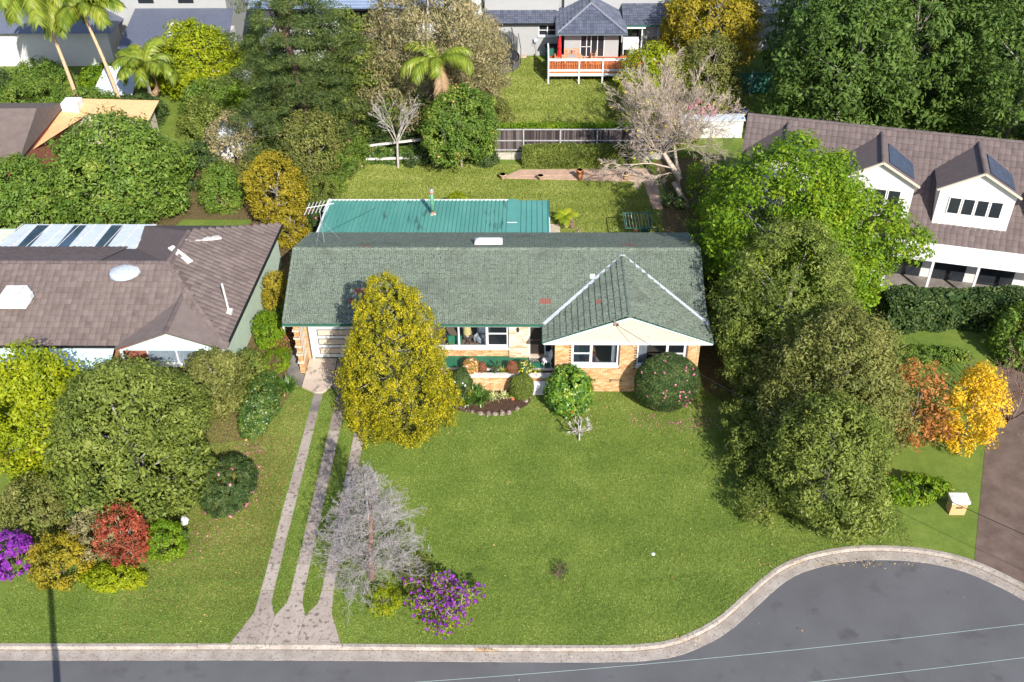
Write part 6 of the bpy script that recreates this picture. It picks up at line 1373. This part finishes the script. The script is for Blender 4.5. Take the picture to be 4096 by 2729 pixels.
# --- upper-left: orange roofed house
oh = thing('orange_roof_house', 'house with brown and sunlit apricot roofs at the upper left edge', 'house')
gabled(oh, -52, -35.6, 19.6, 28.6, 3.2, 4.9, 'tile_brown', hip=(0,0)); 
MB().add([(-42,17.6,2.6),(-37.6,17.6,2.6),(-33.6,27.8,2.85),(-36.0,28.6,3.1)], [(0,1,2,3)]).obj('patio_roof', M['tile_orange'], oh)
MB().add([(-34.0,27.4,3.0),(-29.0,26.6,2.75),(-29.0,29.4,3.0),(-35.8,29.4,3.2)], [(0,1,2,3)]).obj('garage_roof', M['tile_orange'], oh); box('chimney', -35.6, -34.4, 27.6, 28.7, 0, 3.6, 'white', oh)
box('wall', -51, -35.8, 20.2, 28, 0, 3.2, 'brick_red', oh); box('wall', -35.5, -29.4, 27.3, 29, 0, 2.72, 'cream', oh); box('wall', -40.5, -37.8, 18.4, 20.2, 0, 2.5, 'cream', oh)
# --- top-left: modern house
th_ = thing('modern_house', 'pale grey modern house with slate roofs and a skylight at the top left', 'house')
box('wall', -47, -36.8, 41.6, 50, .4, 3.6, 'render_w', th_); gabled(th_, -47.6, -36.2, 41, 50.5, 3.6, 5.4, 'tile_slate', hip=(3,3))
box('upper_wall', -37.5, -27.2, 44.3, 52, .4, 6.2, 'render', th_); gabled(th_, -38.2, -26.6, 43.7, 52.6, 6.2, 8.4, 'tile_slate', hip=(3,3))
MB().add([(-35.4,39.4,2.9),(-26.4,40.3,2.9),(-26.6,44.25,4.5),(-35.0,44.25,4.5)], [(0,1,2,3)]).obj('lower_roof', M['tile_slate'], th_); box('lower_wall', -34.8, -26.8, 40.6, 44.3, .4, 2.95, 'render_w', th_)
MB().add([(-31.6,40.9,3.36),(-29.7,41.0,3.36),(-29.7,42.5,3.95),(-31.6,42.4,3.95)], [(0,1,2,3)]).obj('skylight', M['poly'], th_)
for x in (-34.6,-31.2): MB().box(x,x+1.3,44.24,44.3,4.95,5.5).obj('window', M['darkglass'], th_)
box('terracotta_terrace', -29.5, -23.5, 38.4, 40.3, .5, 1.0, 'terracotta', th_); box('garden_wall', -30, -23.2, 38.2, 38.4, .5, 1.5, 'white', th_)
MB().add([(-36.5,34.9,.9),(-33.2,34.9,.9),(-33.2,37.6,2.2),(-36.0,37.6,2.2)], [(0,1,2,3)]).obj('pool_cover_roof', M['poly'], th_)
# --- blue roofed white house behind the pine
bh = thing('white_house', 'white two storey house with a blue grey roof and dark windows behind the pine', 'house')
box('lower_wall', -24, -5.9, 42.6, 50, .4, 2.7, 'render_w', bh); box('terrace_slab', -24, -9.0, 41.2, 43.4, 2.55, 2.75, 'render_w', bh); box('terrace_parapet', -24, -12.8, 41.2, 41.3, 2.75, 3.05, 'render_w', bh)
wall('upper_wall', -24, -5.9, 2.75, 5.4, [(-23,-19.5,2.9,5.1),(-17.6,-13.9,2.8,5.2),(-12.3,-7.9,3.4,5.05)], M['render_w'], bh, y=43.4, th=.2); box('upper_block', -24, -5.9, 46, 50, 2.75, 5.4, 'dark', bh)
box('pillar', -13.7, -12.75, 42.3, 43.4, 2.75, 5.3, 'render_w', bh)
MB().add([(-24.8,42.0,5.25),(-8.6,42.0,5.25),(-8.6,48,8.2),(-24.8,48,8.2)], [(0,1,2,3)]).obj('roof', flat('blue_grey_roofing', (.15,.20,.30), v=.1, rough=.4, scale=.6), bh); box('gutter', -24.8, -8.6, 41.9, 42.02, 5.12, 5.25, 'black', bh)
for k in range(19): MB().box(-24.8,-8.6,42.2+k*.3,42.22+k*.3,5.25+.1+k*.1475,5.27+.1+k*.1475).obj('roof_seam', M['flash'], bh)
for x0, x1, z0, z1 in ((-23,-19.5,2.9,5.1),(-17.6,-13.9,2.8,5.2),(-12.3,-7.9,3.4,5.05)):
    W = MB().box(x0,x1,43.55,43.6,z0,z1).obj('window', M['darkglass'], bh); q = MB()
    for k in range(4): xx = lerp(x0,x1,k/3); q.box(xx-.04,xx+.04,43.45,43.56,z0,z1)
    q.obj('frame', M['black'], W)
box('white_gable', -8.4, -5.5, 42.9, 43.35, .4, 7.8, 'render_w', bh)
# --- top right: pink grey house
pk = thing('grey_house', 'pale pinkish grey house partly hidden behind the ochre tree at top right', 'house'); box('wall', 15.2, 25, 47, 56, .4, 3.6, 'render_w', pk)
MB().add([(14.5,46.3,3.5),(26,46.3,3.5),(26,57,3.5),(14.5,57,3.5),(20.3,51.5,7.6)], [(0,1,4),(1,2,4),(2,3,4),(3,0,4)]).obj('roof', M['render_w'], pk); MB().box(20.9,22.6,46.9,47.0,1.4,2.6).obj('window', M['darkglass'], pk)
MB().add([(17.2,44.2,3.9),(20.4,44.2,3.9),(19.2,46.6,5.6),(18.8,47.5,5.6)], [(0,1,2,3)]).obj('porch_roof', M['rail'], pk); box('porch_wall', 17.6, 20.2, 44.6, 47, .4, 3.9, 'render_w', pk)
# --- right neighbour, turned a little
rhA = rad(-13.7)
rh = thing('dormer_house', 'large house with a dark brown roof and pale gabled dormers at the right', 'house', (12.08,17.33,0), rhA)
RZ, sl_ = 7.6, 1.02; LX = 24; YEV = -4.6; ZEV = RZ+YEV*sl_
rf = MB().add([(0,YEV,ZEV),(LX,YEV,ZEV),(LX,0,RZ),(0,0,RZ),(LX,4.6,ZEV),(0,4.6,ZEV)], [(0,1,2,3),(3,2,4,5)]).obj('roof', M['tile_brown2'], rh)
uu = Vector((0,1,sl_)).normalized(); lay_tiles(rf, (0,YEV-.05,ZEV+.02), (1,0,0), uu, 70, 18, .34, .362, tmB2, 0, inside=lambda a,u: True, seed=51)
ridge_caps(rf, (0,0,RZ+.02), (LX,0,RZ+.02), 56, M['tile_brown2'], r=.13)
box('front_wall', .3, LX-.3, -4.2, -4.05, 0, 3.2, 'render_w', rh); box('end_wall', .3, .45, -4.2, 4.2, 0, 3.2, 'render_w', rh); MB().add([(.3,-4.4,3.0),(.3,4.4,3.0),(.3,0,RZ-.1)], [(0,1,2)]).obj('gable_end', M['render_w'], rh)
def dormer(xc, panes, w=4.1, yf=-3.85):
    zb = RZ+yf*sl_-.05; zt = 6.25; za = 7.42; h = w/2; over = .22; yb = (zt-RZ)/sl_
    D = MB().add([(xc-h,yf,zb),(xc+h,yf,zb),(xc+h,yf,zt),(xc,yf,za-.1),(xc-h,yf,zt),(xc-h,yb,zt),(xc+h,yb,zt)], [(0,1,2,3,4),(0,4,5),(1,6,2)]).obj('dormer', M['render_w'], rh)
    for s in (-1,1):
        ze_ = zt-over*(za-zt)/h
        A = (xc+s*(h+over), yf-.25, ze_); B = (xc, yf-.25, za); Cc = (xc, (za-RZ)/sl_+.1, za); Dd = (xc+s*(h+over), (ze_-RZ)/sl_+.1, ze_)
        MB().add([A,B,Cc,Dd], [(0,1,2,3)] if s < 0 else [(3,2,1,0)]).obj('dormer_roof', M['tile_brown2'], D)
        if s > 0: MB().add([(xc+.4,yf+.25,za-.4*.57+.06),(xc+h-.1,yf+.25,zt+.10),(xc+h-.1,yb-.35,zt+.10),(xc+.4,yb+.2,za-.4*.57+.06)], [(0,1,2,3)]).obj('solar_panel', M['blueglass'], D)
        MB().bar(A, B, .10, .12, up=(0,1,0)).obj('barge_board', M['cream'], D)
    for a, b in panes:
        MB().box(xc+a,xc+b,yf-.06,yf+.02,zb+.95,zb+2.05).obj('window', M['white'], D); MB().box(xc+a+.06,xc+b-.06,yf-.07,yf-.05,zb+1.01,zb+1.99).obj('pane', M['darkglass'], D)
    MB().box(xc-h-.04,xc+h+.04,yf-.07,yf+.02,zb-.05,zb+.10).obj('sill', M['paleblue'], D)
    ridge_caps(D, (xc,yf-.2,za+.02), (xc,(za-RZ)/sl_,za+.02), 9, M['tile_brown2'], r=.11)
dormer(13.5, [(-1.45,-.75),(-.70,0),(.05,.75),(.80,1.5)]); dormer(8.0, [(-.1,.6),(.65,1.4)]); dormer(2.5, [(-.7,0),(.05,.7)]); dormer(19.0, [(-.7,0),(.05,.7)])
MB().add([(9.0,-4.55,2.98),(LX,-4.55,2.98),(LX,-6.1,2.55),(9.0,-6.1,2.55)], [(3,2,1,0)]).obj('verandah_roof', M['render_w'], rh)
for x in (9.2,11.7,14.2,17,20): box('verandah_post', x, x+.14, -6.0, -5.86, 0, 2.6, 'white', rh)
for x in (9.6,12.1,14.8): MB().box(x,x+1.9,-4.3,-4.2,.3,2.3).obj('window', M['darkglass'], rh)
box('verandah_floor', 9.0, LX, -6.1, -4.2, .0, .25, 'concrete_dark', rh)
box('porch', 5.9, 8.6, -5.9, -4.2, 0, 2.6, 'render_w', rh); MB().add([(5.6,-6.2,2.5),(8.9,-6.2,2.5),(8.6,-4.5,3.1),(5.9,-4.5,3.1)], [(0,1,2,3)]).obj('porch_roof', M['white_dirty'], rh); MB().box(6.6,7.9,-5.96,-5.9,.3,2.0).obj('porch_door', M['flash'], rh); box('porch_edge', 5.7, 8.8, -6.5, -6.0, .0, .3, 'petal_yellow', rh)
t = thing('white_shed', 'long cream garden wall with a pale blue top behind the leaning bare tree', 'wall', (12,28.2,0)); MB().box(-2.3,2.3,0,.2,0,1.9).obj('wall', M['render_w'], t); MB().box(-2.4,2.4,-.1,.9,1.9,2.0).obj('coping', M['poly'], t)
t = thing('plastic_tub', 'bright blue plastic tub on the ledge above the dark brown roof', 'tub', (14.7,31.5,.5)); MB().lathe((0,0,0), [(.45,0),(.55,.5),(.58,.52),(.5,.45),(.001,.1)], 14).obj('body', M['blue'], t)
t = thing('sport_screen', 'dark green mesh screen fence on posts beyond the bare tree', 'fence', (16.8,35.5,.5)); MB().box(-2.6,2.8,0,.04,.2,1.9).obj('screen', M['greentrim'], t)
for k in range(4): MB().box(-2.6+k*1.8,-2.5+k*1.8,-.06,0,0,2.1).obj('post', M['galv'], t)
t = thing('letterbox', 'brick letterbox pillar with a white cap on the right hand verge', 'letterbox', (18.5,-8.4,0)); MB().box(-.36,.36,-.25,.25,0,.75).obj('pillar', M['brick'], t); MB().box(-.42,.42,-.31,.31,.75,.90).obj('cap', M['white_dirty'], t); MB().box(-.15,.15,-.27,-.25,.45,.52).obj('slot', M['black'], t)

# ================================================================== SURROUNDING TREES AND GARDENS
T = tree
# right boundary: tall soft screen trees
T('screen_tree', 'bright lime green tree rising beside the right end of the green roof', 'tree', (12.8,6.8), 11.2, 4.6, M['lf_lime'], 'broad', 1.2, 800, 60, .60, .18, 401, rough=.16, inner=.5)
T('screen_tree', 'lime green tree with white gaps in front of the middle dormer', 'tree', (16.9,8.2), 8.0, 3.4, M['lf_lime'], 'broad', 1.5, 330, 60, .6, .19, 402, rough=.18, inner=.45)
T('screen_tree', 'pale olive tree hanging over the gable corner', 'tree', (11.9,1.2), 9.6, 3.5, M['lf_olivegreen'], 'egg', .3, 700, 75, .5, .15, 403, rough=.12, inner=.5, aspect=.4)
T('screen_tree', 'dense olive screen tree midway along the right of the front lawn', 'tree', (13.2,-4.0), 8.3, 3.7, M['lf_olive'], 'dome', .2, 850, 75, .5, .15, 404, rough=.12, inner=.5, aspect=.4)
T('screen_tree', 'dark olive screen tree at the front of the right boundary', 'tree', (12.4,-8.0), 6.3, 3.0, M['lf_olivegreen'], 'dome', .2, 640, 75, .45, .15, 405, rough=.12, inner=.5, aspect=.4)
for i, (x, y, h, r, lb) in enumerate([(9.6,-.6,3.2,1.0,'feathery shrub branch reaching behind the camellia ball'),(9.3,-3.6,2.6,1.15,'grey green feathery shrub spilling onto the lawn at the right'),
    (9.4,-5.8,2.8,1.35,'open twiggy grey shrub overhanging the middle of the right lawn edge'),(9.2,-8.6,1.9,1.0,'low twiggy shrub nearest the road on the right lawn edge'),(9.9,2.6,4.2,1.1,'tall feathery shrub in the narrow side passage'),(9.9,5.8,3.9,1.2,'lime shrub against the right end of the roof'),(9.8,9.0,3.2,1.2,'dark shrub at the back of the side passage')]):
    shrub('feathery_shrub', lb, 'shrub', (x,y,0), h, r, M['lf_olivegreen' if i not in (5,) else 'lf_lime'], 'egg', 150, 45, .28, .10, 410+i, inner=.35, rough=.22, aspect=.38)
# centre right back
T('ochre_tree', 'ochre and olive tree beside the grey house at the top right', 'tree', (13.2,40.6,.5), 7.6, 4.4, M['lf_ochre'], 'broad', .8, 520, 60, .6, .2, 420, rough=.14)
T('shrub_tree', 'yellow green bushy tree against the right end of the deck', 'tree', (8.2,34.2,.5), 5.0, 2.6, M['lf_limeyel'], 'dome', .2, 300, 60, .45, .14, 421)
T('shrub_tree', 'olive yellow bushy tree right of the deck', 'tree', (12.2,33.5,.5), 5.8, 3.0, M['lf_olive'], 'dome', .2, 320, 60, .5, .15, 422)
T('shrub_tree', 'dark olive shrub under the bare tree at the lawn edge', 'tree', (6.8,31.2,.5), 3.0, 1.9, M['lf_olive'], 'dome', .1, 200, 50, .35, .12, 423)
shrub('shrub', 'dusty pink flowering bush seen through the bare tree', 'shrub', (11.4,29.6,.5), 2.6, 1.4, M['petal_pink'], 'dome', 30, 30, .25, .14, 424); shrub('shrub', 'mixed olive shrubs behind the leaning bare tree', 'shrub', (9.3,28.4,.5), 2.4, 2.2, M['lf_olive'], 'dome', 120, 50, .35, .13, 425)
for i, (x, y, h, r) in enumerate([(20.5,27.5,12.5,4.6),(26.2,29.5,14.5,5.2),(33.0,27.0,14.0,5.4),(39,24,13,5.5),(30,36,15,5.5),(22,36,13,4.5)]):
    T('conifer', ['leftmost of the tall dark green conifers above the dormer roof','tall dark green conifer behind the middle dormer','tall dark green conifer behind the right dormer','dark green conifer at the far right edge','far dark conifer filling the top right corner','far dark conifer behind the green mesh screen'][i], 'tree', (x,y,.3), h, r, M['lf_conifer'], 'egg', .3, 560, 50, .8, .30, 430+i, rough=.10, inner=.6, group='tall dark conifers on the right', aspect=.4)
# right front
T('maple', 'orange autumn maple on the right hand neighbour lawn', 'tree', (17.3,-4.0), 5.2, 1.9, M['lf_orange'], 'egg', .8, 150, 34, .38, .14, 440, inner=.4, trunk_r=.07); T('maple', 'brilliant yellow autumn tree beside the brown driveway', 'tree', (19.9,-4.6), 5.6, 1.35, M['lf_yellow'], 'egg', .6, 170, 50, .36, .13, 441, inner=.5, trunk_r=.07)
t = thing('bare_tree', 'brownish leafless tree at the right edge by the brown driveway', 'tree', (22.9,-2.6,0)); b = Br(442)
for k in range(7): b.grow((0,0,.3), (math.cos(k*.9)*.6,math.sin(k*.9)*.6,1), 3.0, .06, 3, kids=(3,4), rmin=.012, ang=.6)
b.obj('trunk', M['bark_brown'], t, 4)
shrub('shrub', 'low yellow green hedge behind the letterbox', 'hedge', (16.6,-7.4,0), 1.1, 1.9, M['lf_lime'], 'dome', 130, 50, .25, .12, 443, ry=.8); shrub('shrub', 'rusty ground cover left of the letterbox hedge', 'shrub', (15.0,-6.0,0), 1.0, 1.0, M['lf_orange'], 'dome', 60, 40, .2, .1, 444)
box_hedge('dark_hedge', 'dark hedge along the lawn below the dormer house', 18.8, 27.5, 5.2, 7.0, 0, 2.0, M['lf_dark'], 14000, .16, 445, wob=.15); shrub('shrub', 'bright green bush at the right edge below the verandah', 'shrub', (26.2,3.2,0), 3.6, 2.3, M['lf_mid'], 'dome', 220, 60, .4, .16, 446)
shrub('shrub', 'olive bush between the screen trees and the maple', 'shrub', (15.6,-1.2,0), 2.6, 1.6, M['lf_olivegreen'], 'dome', 130, 50, .35, .14, 447); shrub('ground_cover', 'low green edging shrub curving in front of the dark hedge', 'shrub', (20.5,2.9,0), .6, 2.6, M['lf_mid'], 'dome', 120, 40, .2, .12, 448, ry=.7)
# left front
T('garden_tree', 'big rounded olive green tree in the left front garden', 'tree', (-19.8,-7.0), 7.2, 3.9, M['lf_olivegreen'], 'dome', .3, 700, 70, .5, .16, 450, inner=.55, rough=.10); T('garden_tree', 'lime yellow tree at the far left front', 'tree', (-25.0,-5.0), 6.6, 2.9, M['lf_limeyel'], 'dome', .4, 420, 60, .5, .17, 451, inner=.5)
T('garden_tree', 'ochre green tree right of the porch of the brown roofed house', 'tree', (-17.6,-1.2), 3.6, 1.7, M['lf_olive'], 'dome', .3, 260, 60, .4, .14, 452, inner=.5)
T('maple', 'small red autumn maple in the left front garden', 'tree', (-19.0,-11.6), 3.3, 1.15, M['lf_red'], 'egg', .5, 110, 40, .28, .12, 453, inner=.45, trunk_r=.05)
shrub('flowering_bush', 'purple flowered bush at the left edge near the road', 'shrub', (-24.1,-12.0,0), 2.0, 1.1, M['petal_purple'], 'dome', 90, 40, .2, .12, 454)
shrub('shrub', 'yellow green shrub with a dark shadow strip crossing beside it', 'shrub', (-21.9,-12.4,0), 2.1, 1.3, M['lf_ochre'], 'dome', 150, 50, .25, .11, 455); shrub('shrub', 'grey silver leaved bush left of the red maple', 'shrub', (-20.7,-10.9,0), 2.3, 1.2, M['lf_gum'], 'dome', 130, 50, .28, .12, 456)
shrub('shrub', 'low yellow green hedge behind the verge at the left', 'hedge', (-19.4,-12.9,0), .8, 1.6, M['lf_limeyel'], 'dome', 110, 50, .2, .10, 457, ry=.6); shrub('shrub', 'bright green bush right of the red maple', 'shrub', (-17.5,-11.2,0), 1.9, .9, M['lf_lime'], 'dome', 100, 50, .22, .10, 458)
shrub('shrub', 'dark shrub under the big rounded olive tree', 'shrub', (-21.3,-8.8,0), 2.4, 1.5, M['lf_dark'], 'dome', 150, 50, .3, .13, 459); shrub('shrub', 'mottled shrub between lime tree and purple bush', 'shrub', (-24.0,-9.4,0), 2.6, 1.6, M['lf_olive'], 'dome', 150, 50, .3, .13, 460)
for i, (x, y) in enumerate([(-17.3,-9.4),(-17.1,-10.3)]): rock(['white garden stone on the boundary beside the pink flowered mound','white garden stone nearer the road on the left boundary'][i], x, y, .25, .2, .3, 470+i, None, mat='white')
for i, (x, y, h, r, mt, lb) in enumerate([(-30,-2.6,2.2,1.7,'lf_lime','lime shrub in front of the red brick wall at far left'),(-26.3,-1.8,1.6,1.3,'lf_olivegreen','low olive shrub at the steps of the brown roofed house'),(-23.2,-1.3,2.4,.9,'lf_dark','narrow dark shrub against the pale blue awning'),(-16.0,4.0,2.2,.9,'lf_lime','light green shrub beside the pale green side wall'),(-16.1,7.4,2.6,.9,'lf_ochre','yellowish shrub beside the pale green side wall'),(-16.4,.8,2.0,1.0,'lf_olivegreen','light olive shrub in the gap between the two houses')]):
    shrub('shrub', lb, 'shrub', (x,y,0), h, r, M[mt], 'dome', 120, 50, .25, .11, 480+i)
sheet('brick_path', [(-25.5,-1.2),(-24.2,-1.2),(-26.5,-5.5),(-28,-5.5)], .012, 'terracotta')
# left middle and back
T('garden_tree', 'broad light green tree behind the brown roofed house', 'tree', (-28.6,18.2), 7.2, 4.7, M['lf_mid'], 'dome', .5, 620, 60, .65, .2, 490, inner=.55); T('garden_tree', 'light green tree joined to the left of the broad one', 'tree', (-34.0,15.3), 5.6, 3.6, M['lf_mid'], 'dome', .4, 380, 60, .6, .2, 491, inner=.55)
T('golden_shrub_tree', 'golden green conifer left of the back lawn boundary', 'tree', (-18.1,17.4), 4.9, 1.95, M['lf_ochre'], 'egg', .1, 260, 60, .35, .13, 492, inner=.6); T('golden_shrub_tree', 'small golden green shrub at the foot of the taller golden one', 'tree', (-16.7,14.6), 2.6, 1.2, M['lf_ochre'], 'egg', .1, 120, 60, .28, .12, 493, inner=.6)
T('garden_tree', 'dusty olive tree between the golden conifer and the back lawn', 'tree', (-16.3,21.5), 6.0, 2.2, M['lf_olive'], 'egg', .3, 330, 60, .45, .14, 494, inner=.5)
for i, (x, y, h, r, mt, lb) in enumerate([(-22.2,19.2,3.0,1.5,'lf_mid','round mid green shrub at the edge of the small left lawn'),(-20.6,21.5,2.6,1.2,'lf_olive','pale olive shrub behind the golden conifer'),(-22.6,24.5,4.4,2.0,'lf_gum','grey green tree by the white garden shed'),(-25.5,28.5,3.4,2.0,'lf_olivegreen','olive shrub beside the white side path'),(-31.5,31.0,2.4,2.2,'lf_dark','dark hedge shrub behind the apricot roof'),(-35.5,31.5,2.6,2.6,'lf_mid','green hedge below the two palms'),(-40.5,32.5,3.0,2.8,'lf_mid','green hedge at the far upper left'),(-41.5,37.2,2.6,2.4,'lf_mid','hedge clump behind the two palms at the left'),(-31.2,37.6,2.2,1.8,'lf_olivegreen','hedge clump left of the vivid lime tree'),(-45.5,35.5,2.8,2.6,'lf_dark','dark hedge clump at the very upper left'),(-36.6,37.8,1.9,1.8,'lf_lime','bright clump between the two palm trunks'),(-37.5,12.0,4.0,2.6,'lf_dark','dark tree at the left edge behind the translucent roof'),(-20.2,30.5,5.5,2.6,'lf_olivegreen','olive tree left of the huge pine'),(-19.6,14.4,1.0,1.2,'lf_redbrown','bare brownish bed shrub right of the small left lawn'),(-26.3,31.5,3.4,2.0,'lf_mid','green shrub below the vivid lime tree'),(-22.8,21.2,2.2,1.5,'lf_olivegreen','dull green shrub in the belt behind the small left lawn'),(-24.8,22.6,3.0,1.7,'lf_dark','dark shrub left of the white garden shed'),(-29.5,25.0,2.8,1.9,'lf_mid','shrub in front of the apricot garage roof'),(-20.3,25.8,3.2,1.7,'lf_olivegreen','olive shrub right of the white garden shed'),(-21.5,35.5,4.0,2.3,'lf_mid','shrub left of the white house terrace'),(-24.5,33.0,3.0,1.6,'lf_lime','bright shrub at the end of the white side path')]):
    shrub('garden_shrub', lb, 'shrub', (x,y,.3 if y > 26 else 0), h, r, M[mt], 'dome', int(60+r*60), 50, .3+r*.05, .15, 500+i)
T('lime_tree', 'vivid yellow green rounded tree at the upper left', 'tree', (-28.2,36.8,.5), 5.8, 3.4, M['lf_limeyel'], 'dome', .3, 380, 60, .55, .2, 520, inner=.6)
palm('palm_tree', 'tall blurred palm with orange trunk at the top left, left of the pair', (-36.9,33.2,.5), 9.2, 4.2, 18, 521, 'sandpot', dead=0, tr=.13, leafw=.16, lean=(-.9,0)); palm('palm_tree', 'right hand palm of the top left pair, arching over the lower slate roof', (-33.6,33.2,.5), 7.8, 3.8, 18, 522, 'sandpot', dead=0, tr=.13, leafw=.16, lean=(-1.1,0))
palm('palm_tree', 'short spreading palm right of the top left pair', (-31.0,33.0,.5), 3.6, 3.3, 16, 523, 'bark', dead=1, tr=.14, leafw=.12)
sheet('side_path', [(-24.8,24.5),(-23.6,24.5),(-22.0,34.5),(-23.6,35)], .52, 'concrete_pale'); 
t = thing('garden_shed', 'white roofed garden shed behind the grey green tree', 'shed', (-22.3,26.6,0)); MB().box(-1.6,1.6,-1.2,1.2,0,2.1).obj('wall', M['render_w'], t); MB().add([(-1.8,-1.4,2.1),(1.8,-1.4,2.1),(1.8,1.4,2.1),(-1.8,1.4,2.1),(-1.8,0,2.7),(1.8,0,2.7)], [(0,1,5,4),(2,3,4,5),(1,2,5),(3,0,4)]).obj('roof', M['poly'], t)
for i, (x, y) in enumerate([(-46,30),(-44,56),(-30,57),(-12,56),(2,58),(14,60),(30,50),(44,38),(36,14),(40,-2),(-40,6),(-44,-6),(-42,18)]):
    T('distant_tree', ['tree at the far upper left edge','far tree behind the modern house','far tree behind the vivid lime tree','far tree behind the white house','far tree behind the grey house','far tree behind the ochre tree','far tree beyond the conifers','far tree at the right beyond the dormer house','tree right of the dormer house','tree beyond the brown driveway','tree left of the brown roofed house','tree at the far left beyond the lime tree','tree left of the apricot roof'][i], 'tree', (x,y,.4), 8+i % 3, 4.2, M[['lf_mid','lf_olivegreen','lf_conifer'][i % 3]], 'broad', 1.0, 200, 40, .8, .3, 540+i)

sheet('left_back_bed', [(-60,12.5),(-26.5,12.5),(-24.6,17.4),(-20.0,17.4),(-19.4,12.5),(-17,12.5),(-17,25.7),(-60,25.7)], .02, 'litter')
